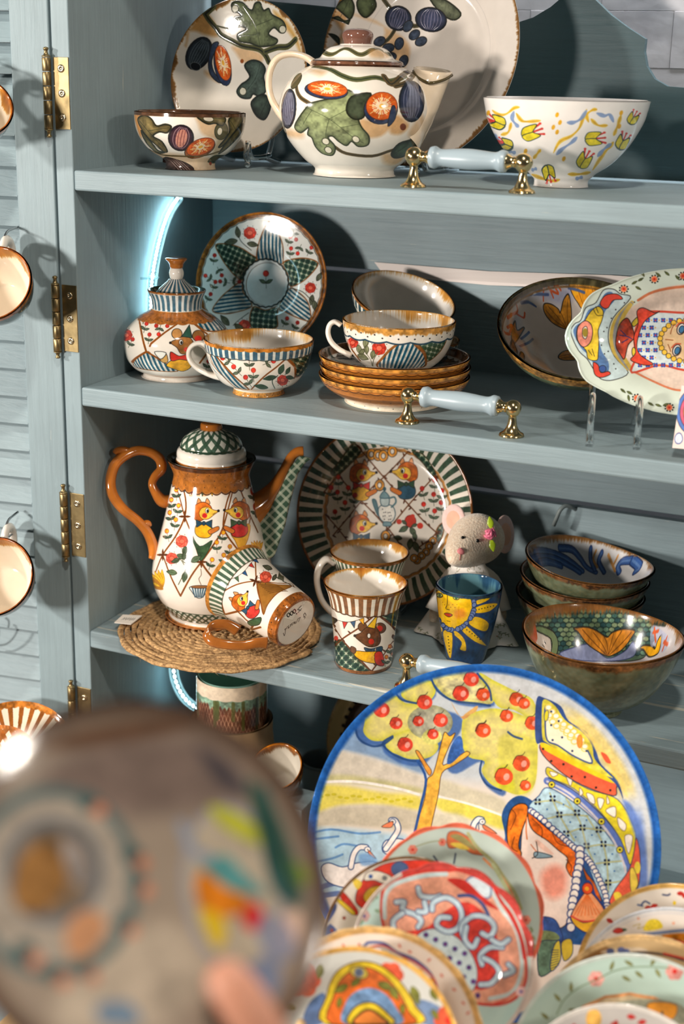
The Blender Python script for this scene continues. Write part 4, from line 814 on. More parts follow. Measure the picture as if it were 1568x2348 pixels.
@paints('toppled_mug')
def _(c, i, w):
    X = zf_; mugdrip(i, 8)
    c.P(X((1110, 1160), (1250, 1170), (1350, 1180), (1250, 1230), (1180, 1310), (1150, 1380), (1130, 1300)), (150, 100, 40), (110, 60, 26), 1.5)
    for k in range(7): c.L(X((1120 + k * 12, 1170 + k * 10), (1260 + k * 10, 1180 + k * 6)), (96, 60, 24), 1.4, sm=False)
    for q in (((840, 1235), (960, 1170), (1100, 1145), (1250, 1160), (1380, 1160)), ((1090, 960), (1095, 1060), (1100, 1145), (1120, 1250), (1150, 1380)), ((840, 1240), (880, 1380), (960, 1470), (1040, 1490), (1130, 1470))): c.L(X(*q), (128, 70, 26), 2.6)
    for a in range(0, 360, 90): c.leaf(*X((1092, 1145))[0], 13, a + 20, .3, (90, 50, 24), (70, 36, 20), False)
    hog(c, *X((985, 1295))[0], 20, 1, (44, 84, 110), (206, 60, 52), -50)
    c.P(X((1040, 1430), (1130, 1400), (1120, 1450), (1060, 1460)), (60, 90, 60), INK, 1)
    c.flag(X((880, 1140), (950, 1120), (1010, 1080), (1060, 1020), (1090, 985)), [(240, 180, 40), (80, 110, 80), (44, 84, 130), (206, 60, 50), (44, 84, 130)], 13)
    c.rose(*X((1165, 1115))[0], 14, (222, 90, 64))
    for x, y, l, a in ((1210, 1060, 22, 200), (1240, 1050, 24, -20), (1260, 1080, 24, 20), (1300, 1100, 22, 10), (1215, 1140, 16, -60), (1350, 1130, 20, 10)): c.leaf(*X((x, y))[0], l, a, .5, (96, 96, 74), (44, 44, 34))
    mirror_back(c); c.band(.83, 1.01, (226, 222, 206), .06); u = (c.U * 40) % 1; c.blend(((np.abs(u - .5) < .28) & (c.V > .83)).astype(np.float32) * .9, (60, 86, 66), .3); c.band(.825, .838, (60, 44, 30)); c.band(.96, 1.01, (190, 124, 50), .4)
    c.band(0, .32, (150, 86, 34), .4)
    for k in range(26): c.stroke([(k / 26 * c.W, (.275 + .02 * (k % 2)) * c.H)] * 2, 3.5, INK)
@paints('mug_base')
def _(c, i, w):
    X = zf_; P = i
    P.P(X((1340, 1275), (1425, 1262), (1430, 1330), (1290, 1400), (1285, 1460), (1310, 1330)), (246, 240, 230), (214, 204, 192), .8, sm=False, var=.02)
    K = (36, 30, 30)
    P.L(X((1415, 1320), (1390, 1345), (1412, 1352)), K, 1.7, sm=False); P.L(X((1418, 1340), (1396, 1365)), K, 1.7, sm=False); P.E(*X((1383, 1375))[0], 1.4, 1.4, 0, K)
    for x, y in ((1368, 1358), (1348, 1372), (1326, 1384)): P.L(X((x, y - 15), (x + 9, y - 4), (x + 4, y + 12), (x - 7, y + 10), (x - 10, y - 4), (x, y - 15)), K, 1.7)
    B = (86, 66, 56)                               # signature
    for q in (((1440, 1368), (1450, 1385), (1438, 1395), (1432, 1378), (1446, 1376)), ((1432, 1398), (1444, 1402), (1436, 1412)), ((1410, 1400), (1396, 1432)), ((1392, 1412), (1380, 1442)), ((1410, 1400), (1392, 1412)), ((1376, 1430), (1372, 1446), (1366, 1432), (1362, 1448)), ((1358, 1438), (1350, 1446), (1354, 1456)), ((1346, 1446), (1340, 1464)), ((1338, 1452), (1344, 1458), (1334, 1468)), ((1330, 1458), (1322, 1466), (1330, 1474), (1322, 1478)), ((1316, 1468), (1308, 1486)), ((1312, 1478), (1300, 1484), (1304, 1494), (1298, 1530), (1290, 1512))): P.L(X(*q), B, 1.2)
    P.ring(.955, 1.2, (222, 206, 186))

@paints('hedgehog_plate')
def _(c, i, w):
    P = i; X = zg_; P.px[:] = A((236, 226, 212)); c.px[:] = A((200, 150, 90))
    th = P.TH(); r = P.R(); u = (th / (2 * math.pi) * 52) % 1; P.blend(((np.abs(u - .5) < .27) & (r > .745)).astype(np.float32) * .95, (58, 82, 64), .3)
    P.ring(.71, .745, (186, 132, 74), var=.3, wob=.012, per=40); P.ring(.705, .716, (70, 44, 26), wob=.012, per=40); P.ring(.972, 1.2, (150, 92, 40), var=.25)
    P.plaid(X((285, 300), (340, 230), (410, 130), (440, 110), (490, 150), (430, 230), (330, 320)), (1, 1), 15, out=(70, 60, 40)); P.plaid(X((830, 165), (900, 180), (960, 260), (985, 310), (960, 320), (900, 240)), (1, -1), 15, out=(70, 60, 40)); P.plaid(X((985, 700), (1010, 650), (1040, 640), (1030, 720), (1000, 770)), (1, 1), 13)
    for q in (((460, 120), (560, 240), (680, 380), (800, 510), (900, 620), (1000, 710)), ((800, 160), (720, 250), (640, 330), (560, 400), (480, 500), (400, 600), (300, 720)), ((330, 310), (430, 430), (560, 560), (680, 690), (740, 770)), ((980, 320), (880, 430), (800, 520), (700, 640), (640, 700)), ((240, 430), (320, 330)), ((250, 580), (330, 670), (400, 760)), ((870, 800), (950, 740), (1000, 690)), ((980, 330), (1020, 420))):
        S = X(*q); P.L(S, (118, 70, 38), 3); R_ = spline(S, 5)
        for k in range(0, len(R_), 2): P.leaf(R_[k][0], R_[k][1], 8, 30 + 110 * (k % 5), .35, (120, 66, 34), (80, 46, 30), False)
    hog(P, *X((480, 310))[0], 25, 1, (206, 60, 46), (236, 176, 50)); hog(P, *X((795, 300))[0], 25, -1, (52, 78, 56), (48, 84, 104)); hog(P, *X((480, 650))[0], 25, 1, (50, 80, 100), (236, 176, 50))
    def bagel(x, y, a=11, b=13): P.E(x, y, a, b, 0, (222, 150, 60), INK, 1.3, var=.3); P.E(x, y, a * .42, b * .48, 0, (236, 226, 212), INK, 1.1)
    for x, y in ((555, 180), (600, 185), (635, 190), (695, 160), (610, 385), (650, 725)): bagel(*X((x, y))[0])
    for x, y in ((965, 755), (940, 790), (920, 830), (890, 855), (860, 885), (840, 870)): bagel(*X((x, y))[0], 9, 9)
    T = (60, 92, 104); P.P(X((600, 560), (620, 520), (690, 520), (715, 570), (700, 620), (660, 635), (620, 615)), (238, 232, 220), T, 1.8); P.P(X((618, 470), (672, 470), (668, 520), (625, 520)), (190, 204, 202), T, 1.8); P.P(X((612, 468), (640, 425), (676, 468)), (120, 150, 156), T, 1.6); P.E(*X((643, 410))[0], 4, 5, 0, T)
    P.P(X((600, 590), (570, 520), (562, 480), (585, 485), (600, 540)), (90, 124, 130), T, 1.6); P.L(X((690, 530), (718, 500), (710, 465), (680, 470)), (90, 124, 130), 4); P.P(X((640, 630), (682, 632), (686, 655), (636, 655)), (120, 150, 156), T, 1.5)
    for k in range(12): P.E(*X((630 + (k * 37) % 70, 545 + (k * 23) % 70))[0], 1.3, 1.3, 0, INK)
    P.E(*X((815, 625))[0], 13, 14, 0, (206, 62, 46), (130, 30, 24), 1.3); P.E(*X((830, 592))[0], 5, 5, 0, (206, 62, 46)); P.E(*X((740, 628))[0], 6, 6, 0, (206, 62, 46)); P.E(*X((880, 655))[0], 7, 7, 0, (206, 62, 46))
    for x, y, l, a in ((800, 660, 24, 150), (815, 665, 24, 60), (840, 700, 20, 80), (760, 620, 14, 40), (860, 645, 14, 160), (820, 740, 26, 100), (840, 760, 26, 70), (760, 740, 20, 190)): P.leaf(*X((x, y))[0], l, a, .55, (86, 100, 76), (44, 50, 40))
    for x, y, r in ((335, 370, 0), (295, 440, -10), (330, 470, 0), (395, 440, 10), (380, 540, 0), (320, 600, -10), (440, 490, 10), (975, 390, 0), (900, 445, -10), (970, 485, 0), (910, 550, -10), (970, 595, 10), (1020, 540, 0), (1025, 460, 0)): P.sprig(*X((x, y))[0], 27, r)

@paints('sun_cup')
def _(c, i, w):
    X = zg_; n = fnoise(c.H, c.W, 26, 5)[..., None]; c.px[:] = A((26, 44, 66)) * (1 - n) + A((44, 92, 150)) * n; Yl = (244, 190, 24); Bo = (74, 98, 160)
    def rayp(*q): c.P(X(*q), Bo, None, var=.2); c.P([(x, y) for x, y in X(*q)], Yl, (40, 60, 110), 3.5, var=.15)
    rayp((1250, 1150), (1330, 1125), (1370, 1090), (1340, 1150), (1260, 1185)); rayp((1240, 1200), (1320, 1170), (1400, 1170), (1340, 1230), (1245, 1240)); rayp((1210, 1260), (1280, 1260), (1340, 1300), (1320, 1360), (1260, 1350), (1200, 1310)); rayp((1180, 1310), (1260, 1380), (1330, 1460), (1240, 1430), (1150, 1350)); rayp((1120, 1350), (1180, 1410), (1190, 1490), (1140, 1480), (1150, 1430), (1090, 1370)); rayp((1030, 1350), (1100, 1370), (1090, 1540), (1060, 1500)); rayp((990, 1300), (1030, 1340), (1015, 1430), (1000, 1400))
    for q in (((1260, 1215), (1380, 1185)), ((1180, 1340), (1290, 1420)), ((1065, 1380), (1078, 1510))):
        for t in np.linspace(.1, .9, 6): x, y = X(q[0])[0]; x2, y2 = X(q[1])[0]; c.E(x + (x2 - x) * t, y + (y2 - y) * t, 1.3, 1.3, 0, INK)
    c.P(X((975, 1070), (1060, 1085), (1180, 1110), (1225, 1135), (1235, 1200), (1205, 1280), (1140, 1340), (1060, 1340), (1000, 1280), (975, 1180)), Yl, (60, 84, 150), 5, var=.12)
    for k in range(17):
        t = k / 16; a = X((1232, 1130), (1240, 1200), (1215, 1270), (1150, 1335), (1070, 1345), (1005, 1290))
        q = spline(a, 4); j = int(t * (len(q) - 1)); c.E(q[j][0], q[j][1], 6, 5, k * 40, (110, 128, 176), (34, 50, 90), 1.2)
    wash(c, X((1110, 1220), (1170, 1210), (1180, 1260), (1120, 1270)), (232, 120, 40), .6, 8); wash(c, X((985, 1190), (1010, 1200), (1000, 1230)), (232, 120, 40), .5, 6)
    K = (60, 44, 20)
    for x, y in ((1010, 1118), (1120, 1135)): c.E(*X((x, y))[0], 7, 4.5, 8, (190, 200, 90), K, 1.3); c.E(*X((x, y))[0], 3, 3.5, 0, (60, 90, 50)); c.L(X((x - 30, y - 22), (x, y - 38), (x + 38, y - 20)), K, 1.4)
    c.L(X((1062, 1120), (1060, 1180), (1050, 1205), (1075, 1215)), K, 1.3); c.P(X((1040, 1242), (1062, 1236), (1095, 1248), (1070, 1262)), (206, 64, 40), K, 1); c.L(X((1058, 1288), (1080, 1292)), K, 1, sm=False)
    for k in range(9): c.E(*X((1030 + (k * 41) % 110, 1165 + (k * 17) % 35))[0], 1, 1, 0, (150, 84, 30))
    e = fnoise(1, c.W, 16, 3)[0][None, :] * .06; c.blend(np.clip((c.V - .975 + e * .3) / .012, 0, 1), (46, 74, 66), .5); c.band(.975, 1.01, (36, 56, 76), .4)
    i.px[:] = A((96, 140, 150)); i.rim(.97, (30, 60, 92), (52, 92, 120), .10, 5, 30)

def glaze_out(c, seed=3):
    n = fnoise(c.H, c.W, 30, seed)[..., None]; m = fnoise(c.H, c.W, 6, seed + 2)[..., None]; c.px[:] = A((62, 74, 54)) * (1 - n) + A((136, 150, 124)) * n; c.px[:] = c.px * (1 - .35 * m) + A((150, 120, 76)) * .35 * m
    e = fnoise(1, c.W, 20, seed)[0][None, :] * .10; c.blend(np.clip((c.V - .955 + e * .5) / .03, 0, 1), (104, 66, 34), .6); c.band(.985, 1.01, (120, 78, 42), .5)
@paints('scale_bowl')
def _(c, i, w): glaze_out(c, 7); i.px[:] = A((110, 130, 110)); i.ring(.94, 1.2, (96, 62, 34), var=.5)
@paints('mermaid_bowl')
def _(c, i, w):
    glaze_out(c, 3); P = i; X = zh_; P.px[:] = A((196, 190, 192)); rq = np.random.RandomState(4)
    P.P(X((480, 960), (560, 910), (760, 905), (1000, 920), (1200, 960), (1330, 1000), (1340, 1100), (1320, 1180), (1240, 1260), (1000, 1270), (700, 1230), (600, 1200), (560, 1100)), (100, 128, 104), INK, 1.4)
    for b in range(12):
        for a in range(30):
            x, y = 490 + a * 42 + (b % 2) * 21, 905 + b * 34
            if 470 + max(0, y - 1000) * .55 < x < 1335 and y < 1225 and not (y > 1130 and x < 640): P.E(*X((x, y))[0], 7.2, 6.4, 0, [(104, 140, 116), (126, 150, 112), (64, 100, 92), (140, 158, 120), (50, 84, 86)][rq.randint(5)], (30, 44, 40), .9, var=.2)
    P.P(X((360, 1000), (420, 960), (465, 985), (460, 1070), (400, 1110), (350, 1060)), (150, 164, 206), (70, 80, 130), 1.4); P.P(X((400, 1130), (470, 1040), (560, 1050), (590, 1140), (580, 1220), (480, 1190)), (226, 212, 200), INK, 1.3); P.P(X((470, 1040), (500, 1010), (600, 1050), (640, 1130), (630, 1220), (590, 1215), (590, 1110)), (126, 146, 104), INK, 1.2)
    P.L(X((540, 1130), (548, 1140)), INK, 2, sm=False); P.L(X((525, 1150), (540, 1168)), INK, 1)
    P.P(X((650, 1220), (760, 1170), (880, 1150), (1000, 1250), (1130, 1200), (1190, 1130), (1215, 1180), (1190, 1240), (1060, 1270), (800, 1265)), (150, 160, 200), (60, 70, 120), 1.3, var=.15)
    P.P(X((1000, 1235), (930, 1200), (850, 1140), (790, 1060), (755, 1030), (850, 1020), (930, 1050), (1000, 1095), (1040, 1060), (1120, 1035), (1205, 1045), (1180, 1100), (1120, 1180), (1050, 1225)), (232, 148, 46), INK, 1.6, var=.3)
    for q in (((1000, 1230), (920, 1150), (820, 1040)), ((1005, 1225), (960, 1140), (900, 1060)), ((1010, 1220), (1000, 1140), (980, 1095)), ((1015, 1220), (1060, 1130), (1110, 1050)), ((1020, 1225), (1110, 1140), (1180, 1060)), ((1010, 1230), (1030, 1140), (1050, 1070))): P.L(X(*q), (120, 66, 20), 1.4)
    P.P(X((1310, 1240), (1270, 1190), (1245, 1180), (1270, 1155), (1330, 1160), (1355, 1180), (1370, 1130), (1395, 1085), (1405, 1090), (1390, 1180), (1370, 1220)), (238, 170, 30), INK, 1.5, var=.2)
    P.P(X((1330, 1010), (1400, 1040), (1450, 1090), (1460, 1150), (1400, 1210), (1395, 1080), (1350, 1160), (1320, 1150)), (176, 180, 206), None, a=.7)
    for q in (((380, 1090), (400, 1020), (440, 1000)), ((400, 1020), (380, 985)), ((410, 1040), (430, 1060)), ((1350, 1030), (1360, 1130)), ((1380, 1050), (1340, 1060)), ((1440, 1100), (1410, 1190)), ((1420, 1130), (1450, 1150))): P.L(X(*q), (206, 92, 56), 3)
    P.rim(.965, (92, 58, 30), (150, 100, 50), .05, 6, 30)
@paints('scroll_bowl')
def _(c, i, w):
    glaze_out(c, 5); P = i; X = zh_; P.px[:] = A((206, 204, 204)); Bl = (56, 90, 150)
    for q in (((380, 490), (450, 470), (560, 470), (680, 510), (760, 560), (820, 610)), ((400, 530), (500, 510), (620, 520), (740, 580), (800, 620)), ((650, 440), (740, 450), (800, 510), (850, 580), (920, 620)), ((880, 450), (880, 520), (910, 600)), ((960, 480), (940, 540), (980, 620)), ((1180, 530), (1110, 540), (1080, 580), (1090, 620)), ((1190, 530), (1240, 580), (1210, 610)), ((470, 560), (560, 540), (660, 570))):
        S = X(*q); P.L(S, (30, 44, 84), 11); P.L(S, Bl, 8.5); P.L(S, (90, 124, 176), 2.5)
    for q in (((920, 460), (900, 520), (930, 580)), ((1010, 490), (1040, 560), (1060, 610)), ((1080, 500), (1050, 560))): P.L(X(*q), (196, 140, 76), 5)
    P.rim(.965, (92, 58, 30), (150, 104, 54), .04, 6, 30)

@paints('cylinder_vase')
def _(c, i, w):
    hz = lambda y: w.vat(heights(Vector((w.M.translation.x, w.M.translation.y, w.M.translation.z)), [y])[0])
    for sg in (-1, 1):
        t = (c.U * 60 + sg * c.V * 9) % 1; c.blend((np.abs(t - .5) < .10).astype(np.float32) * .55, (190, 150, 120), .6)
    c.px *= (.7 + .6 * fnoise(c.H, c.W, 30, 4))[..., None]; v = hz(1582); e = fnoise(1, c.W, 9, 2)[0][None, :] * .14; c.blend(np.clip((c.V - v + e) / .02, 0, 1), (120, 150, 130), .5); rq = np.random.RandomState(2)
    for k in range(12): x = rq.rand() * c.W; c.stroke([(x, (v + .02) * c.H), (x, (v - .15 - .3 * rq.rand()) * c.H)], 9, (76, 84, 40), a=.8)
    c.band(hz(1574), 1.01, (226, 208, 184), .1, .012, 16); i.px[:] = A((160, 206, 190))
@paints('amber_cup')
def _(c, i, w): i.px[:] = A((206, 198, 184)); i.rim(.955, (206, 120, 24), (90, 50, 20), .10, 5, 16); c.px[:] = A((150, 90, 36))
@paints('lattice_plate')
def _(c, i, w):
    i.ring(0, .80, (74, 48, 30), var=.4)
    for k in range(44): a = k / 44 * 6.283; i.stroke([((.5 + .405 * math.cos(a)) * i.W, (.5 + .405 * math.sin(a)) * i.H)] * 2, 14, (40, 26, 20))
    i.rim(.98, (150, 112, 60), (170, 130, 70), .03, 3)
@paints('hang_cup')
def _(c, i, w): i.px[:] = A((240, 226, 204)); i.rim(.955, (150, 82, 26), (190, 130, 44), .10, 13, 26); i.ring(.97, 1.2, (150, 76, 30), var=.5); c.band(.93, 1.01, (160, 90, 34), .4)
@paints('stripe_dish', 'lattice_dish', 'leaf_dish')
def _(c, i, w):
    nm = i.name; th = i.TH(); r = i.R()
    if i.H > 0 and w.R > .058 * 1.0 and 'x': pass
    u = (th / (2 * math.pi) * 30) % 1; i.blend(((np.abs(u - .5) < .22) & (r > .45)).astype(np.float32), (150, 86, 34), .2); i.ring(.40, .47, (60, 56, 44), var=.4); i.ring(.92, 1.2, (180, 110, 44), var=.5, wob=.02, per=50); c.px[:] = A((190, 120, 50))
def _lat(c, i, w):
    th = i.TH(); r = i.R()
    for sg in (-1, 1): u = (th / (2 * math.pi) * 20 + sg * r * 3) % 1; i.blend((np.abs(u - .5) < .24).astype(np.float32) * .9, (160, 92, 40), .2)
    i.ring(.93, 1.2, (190, 116, 60), var=.5); c.px[:] = A((190, 120, 50))
PAINT['lattice_dish'] = _lat
def _leafd(c, i, w):
    for k in range(14): a = k * .45; i.stroke(spline([((.5 + .42 * math.cos(a)) * i.W, (.5 + .42 * math.sin(a)) * i.H), ((.5 + .34 * math.cos(a + .2)) * i.W, (.5 + .34 * math.sin(a + .2)) * i.H), ((.5 + .30 * math.cos(a + .05)) * i.W, (.5 + .3 * math.sin(a + .05)) * i.H)], 4), 4, (110, 96, 50))
    i.ring(.95, 1.2, (170, 120, 80), var=.3); c.px[:] = A((200, 170, 130))
PAINT['leaf_dish'] = _leafd
@paints('landscape_plate')
def _(c, i, w):
    P = i; X, Q, G, F = y1_, y2_, f1_, f2_; P.px[:] = A((226, 216, 204)); Bl = (52, 96, 160); dB = (40, 70, 120); Yc = (222, 208, 132)
    # sky, hills, water
    th = P.TH(); r = P.R(); P.blend(np.clip((r - .62) / .1, 0, 1) * np.clip((th + .5) / .2, 0, 1) * np.clip((1.75 - th) / .2, 0, 1) * .8, (190, 196, 202), .1)
    P.blend(np.clip((r - .78) / .06, 0, 1) * np.clip((.93 - r) / .03, 0, 1) * np.clip((th - .32) / .1, 0, 1) * np.clip((1.15 - th) / .2, 0, 1) * .85, (222, 196, 110), .15)
    P.blend(np.clip((r - .82) / .06, 0, 1) * np.clip((.93 - r) / .03, 0, 1) * np.clip((.30 - th) / .1, 0, 1) * np.clip((th + .4) / .2, 0, 1) * .8, (100, 128, 190), .2)
    wash(P, X((120, 640), (280, 420), (480, 290), (700, 170), (1000, 110), (1300, 160), (1500, 400), (1500, 900), (900, 860), (600, 760), (300, 680)), (176, 196, 214), .55, 30); wash(P, X((230, 650), (420, 520), (600, 650), (880, 760), (900, 860), (560, 740)), (110, 144, 186), .75, 10)
    wash(P, X((110, 900), (200, 690), (560, 760), (900, 880), (900, 990), (500, 930), (110, 910)), (206, 196, 178), .8, 12); wash(P, X((100, 880), (400, 870), (880, 960), (880, 1000), (400, 930), (100, 920)), (190, 184, 120), .7, 10)
    wash(P, X((80, 960), (300, 940), (600, 990), (880, 1020), (870, 1120), (600, 1080), (300, 1090), (80, 1160)), (222, 206, 84), .9, 12); wash(P, X((80, 1170), (300, 1100), (600, 1090), (860, 1130), (850, 1260), (560, 1250), (300, 1230), (80, 1260)), (190, 180, 156), .8, 12)
    wash(P, X((1000, 1040), (1200, 1060), (1480, 1160), (1490, 1260), (1300, 1200), (1050, 1130)), (222, 210, 80), .9, 10); wash(P, X((1020, 900), (1200, 950), (1490, 1050), (1480, 1150), (1200, 1060), (1010, 1010)), (206, 198, 168), .8, 10); wash(P, X((980, 1150), (1200, 1160), (1250, 1300), (1000, 1290)), (214, 208, 180), .8, 10)
    P.L(X((100, 925), (400, 915), (700, 960), (880, 1010)), (240, 234, 226), 6); P.L(X((1010, 1020), (1250, 1080), (1480, 1160)), (240, 234, 226), 5)
    wash(P, X((90, 1270), (300, 1250), (600, 1280), (800, 1320), (650, 1500), (400, 1700), (150, 1700), (100, 1450)), (164, 200, 220), .9, 14)
    for q in (((90, 1290), (250, 1260), (450, 1290), (600, 1280)), ((280, 1390), (340, 1365), (440, 1380)), ((100, 1500), (250, 1470), (330, 1440)), ((120, 1330), (300, 1310))): P.L(X(*q), (84, 130, 184), 5, a=.8)
    for q in (((120, 1700), (260, 1650), (420, 1640)), ((150, 1740), (300, 1720))): P.L(X(*q), (70, 100, 160), 12, a=.8)
    for k in range(16): x = 130 + k * 46; P.E(*X((x, 1010 + 12 * math.sin(k * 1.7) + k * 3))[0], 6, 3, 0, (190, 176, 30), None, a=.7)
    # crown of the apple tree, blue shade, then yellow lobes
    for q in (((450, 420), (420, 540), (470, 640), (600, 660), (640, 720), (760, 790), (900, 800), (1010, 700), (1150, 600), (1180, 450), (900, 380)), ((740, 290), (770, 330), (900, 360), (1000, 300), (960, 180)), ((970, 190), (1010, 260), (1100, 330), (1200, 370), (1420, 370), (1390, 200), (1290, 140)), ((1180, 640), (1080, 800), (1150, 860), (1330, 770), (1340, 900), (1400, 980), (1500, 1010), (1500, 800), (1300, 700))): wash(P, X(*q), (60, 96, 160), .85, 5)
    P.P(X((480, 400), (540, 340), (640, 310), (720, 300), (780, 350), (880, 360), (900, 420), (860, 480), (820, 560), (690, 590), (640, 620), (540, 620), (480, 560), (490, 480)), Yc, None, var=.14, edge=(196, 190, 60), ew=10); P.P(X((640, 640), (690, 590), (820, 540), (940, 560), (1020, 660), (960, 740), (820, 755), (720, 720), (660, 690)), Yc, None, var=.14, edge=(200, 194, 70), ew=9)
    P.P(X((750, 290), (780, 220), (860, 190), (960, 190), (1000, 260), (960, 330), (860, 350), (790, 330)), Yc, None, var=.14, edge=(200, 194, 60), ew=9); P.P(X((980, 170), (1080, 120), (1250, 115), (1310, 170), (1400, 260), (1410, 350), (1300, 360), (1180, 350), (1090, 310), (1020, 250)), (206, 196, 150), None, var=.3, edge=(196, 188, 90), ew=9)
    P.E(*X((960, 490))[0], 52, 40, 0, (176, 172, 150), None, var=.3, edge=(150, 150, 110), ew=9); P.P(X((900, 590), (950, 540), (1030, 560), (1040, 620), (980, 650), (920, 630)), (196, 192, 110), None, var=.3)
    P.P(X((1310, 140), (1420, 190), (1560, 260), (1700, 330), (1720, 480), (1560, 400), (1440, 370)), Yc, None, var=.14, edge=(196, 190, 60), ew=9); P.P(X((1200, 450), (1300, 410), (1430, 390), (1600, 430), (1720, 520), (1730, 800), (1700, 960), (1600, 1010), (1490, 980), (1390, 930), (1330, 840), (1350, 770), (1240, 740), (1190, 640)), Yc, None, var=.14, edge=(204, 198, 70), ew=12)
    wash(P, X((1430, 830), (1520, 800), (1560, 900), (1560, 980), (1450, 950)), (196, 196, 40), .8, 8); wash(P, Q((210, 420), (460, 440), (470, 760), (380, 860), (240, 760)), (200, 194, 60), .5, 10)
    for q in (((450, 400), (425, 520), (450, 610), (540, 660), (620, 650), (690, 600)), ((690, 590), (620, 640), (680, 710), (790, 760), (900, 770)), ((720, 290), (760, 330), (870, 355)), ((965, 170), (1010, 260), (1100, 325), (1190, 345), (1300, 355), (1390, 370)), ((1300, 140), (1380, 240), (1400, 330)), ((1330, 770), (1320, 850), (1370, 940), (1470, 980)), ((1520, 560), (1560, 590), (1620, 610))): P.L(X(*q), dB, 5, a=.9)
    # trunk and branches
    P.P(X((835, 1330), (870, 1200), (920, 1040), (940, 900), (985, 850), (1040, 640), (1065, 560), (1100, 590), (1140, 570), (1080, 700), (1055, 800), (1200, 710), (1230, 700), (1240, 725), (1130, 800), (1045, 855), (1020, 1000), (980, 1180), (950, 1300), (900, 1330)), (238, 180, 70), (80, 56, 40), 1.5, var=.2)
    P.P(X((950, 870), (900, 780), (855, 700), (880, 700), (930, 780), (970, 840)), (226, 150, 60), (80, 56, 40), 1.3, var=.2); P.P(X((1110, 340), (1180, 450), (1290, 370), (1200, 470)), (206, 150, 90), None); P.P(X((1200, 440), (1300, 370), (1280, 420)), (220, 170, 100), None)
    P.L(X((840, 1320), (890, 1100), (930, 900), (870, 770)), (46, 84, 150), 6); P.P(X((1080, 780), (1110, 660), (1160, 590), (1190, 610), (1190, 700), (1120, 780)), (60, 100, 170), None, var=.3)
    def apple(x, y, r, col=(214, 70, 50)): P.E(x, y, r, r * .92, 10, col, None, var=.3); P.E(x + r * .3, y + r * .05, r * .32, r * .4, 20, (244, 190, 180), None, a=.7); P.L([(x - r, y + r * .1), (x - r * .6, y - r * .8), (x + r * .1, y - r * .95), (x + r * .4, y - r * 1.3)], INK, 1.3)
    for x, y, r in ((610, 400, 19), (715, 497, 15), (920, 345, 18), (875, 482, 13), (1035, 475, 17), (980, 575, 13), (780, 650, 18), (1255, 180, 18), (1180, 282, 19), (1340, 290, 16), (1340, 547, 18), (1510, 445, 15), (1490, 880, 21)): apple(*X((x, y))[0], r)
    for x, y, r in ((335, 140, 17), (390, 170, 14), (85, 108, 15), (260, 262, 15), (450, 315, 17), (90, 370, 17), (370, 612, 20), (240, 708, 21), (400, 775, 13)): apple(*Q((x, y))[0], r, (222, 84, 44))
    # geese
    def goose(pts, head, beak, K):
        P.L(K(*pts), dB, 15, a=.9); P.L(K(*pts), (240, 234, 228), 10); P.E(*K(head)[0], 7, 6.5, 0, (240, 234, 228), dB, 1.5); P.P(K(*beak), (232, 130, 90), INK, 1); P.E(*K(head)[0], 1.4, 1.4, 0, INK)
    P.P(X((620, 1420), (640, 1340), (760, 1330), (800, 1380), (720, 1450)), (240, 234, 228), dB, 2); goose(((640, 1400), (690, 1330), (730, 1260), (710, 1200), (680, 1195)), (690, 1205), ((690, 1200), (610, 1240), (680, 1245)), X)
    P.P(X((180, 1540), (230, 1500), (330, 1530), (440, 1500), (580, 1500), (600, 1600), (400, 1680), (230, 1640)), (240, 234, 228), dB, 2); goose(((390, 1530), (410, 1440), (450, 1390), (500, 1390)), (510, 1405), ((520, 1410), (570, 1470), (520, 1440)), X)
    wash(P, X((450, 1440), (540, 1440), (580, 1500), (470, 1520)), (110, 160, 210), .8, 6)
    P.P(X((1240, 1300), (1300, 1190), (1330, 1330), (1480, 1440), (1360, 1400)), (214, 206, 190), dB, 1.5); goose(((1280, 1330), (1270, 1240), (1300, 1190), (1330, 1190)), (1335, 1205), ((1345, 1225), (1440, 1290), (1350, 1260)), X)
    # woman: hair, face, headdress
    P.P(Q((230, 1330), (250, 1150), (225, 1000), (270, 900), (350, 850), (440, 880), (560, 1000), (780, 1230), (1000, 1500), (1100, 1900), (500, 1900), (300, 1500)), (44, 84, 140), None, var=.2)
    P.P(Q((300, 1380), (360, 1270), (370, 1160), (390, 1030), (420, 990), (450, 1070), (560, 1140), (720, 1200), (790, 1280), (760, 1500), (720, 1750), (640, 1830), (420, 1830), (400, 1700), (440, 1600), (390, 1500)), (240, 222, 210), (40, 36, 40), 1.6, var=.05)
    P.P(Q((270, 1200), (265, 1080), (290, 960), (350, 910), (410, 920), (415, 990), (370, 1120), (350, 1220), (370, 1290), (300, 1390), (280, 1330), (300, 1260)), (226, 116, 34), INK, 2, var=.35); P.P(Q((420, 970), (480, 1020), (560, 1090), (660, 1170), (770, 1270), (790, 1340), (750, 1450), (700, 1380), (710, 1310), (640, 1250), (560, 1180), (470, 1120), (430, 1060)), (224, 104, 34), INK, 1.8, var=.4)
    for q in (((300, 950), (330, 1000), (290, 1100)), ((450, 1020), (520, 1090), (520, 1160)), ((600, 1130), (640, 1200), (740, 1230)), ((700, 1320), (740, 1370), (730, 1420)), ((320, 1150), (300, 1230), (340, 1260))): P.L(Q(*q), (96, 40, 24), 1.6)
    P.P(Q((810, 1340), (850, 1420), (920, 1510), (960, 1640), (900, 1620), (860, 1500)), (206, 96, 34), INK, 1.4, var=.3)
    wash(P, Q((520, 1420), (620, 1360), (700, 1420), (690, 1560), (600, 1610), (530, 1550)), (232, 130, 106), .75, 20)
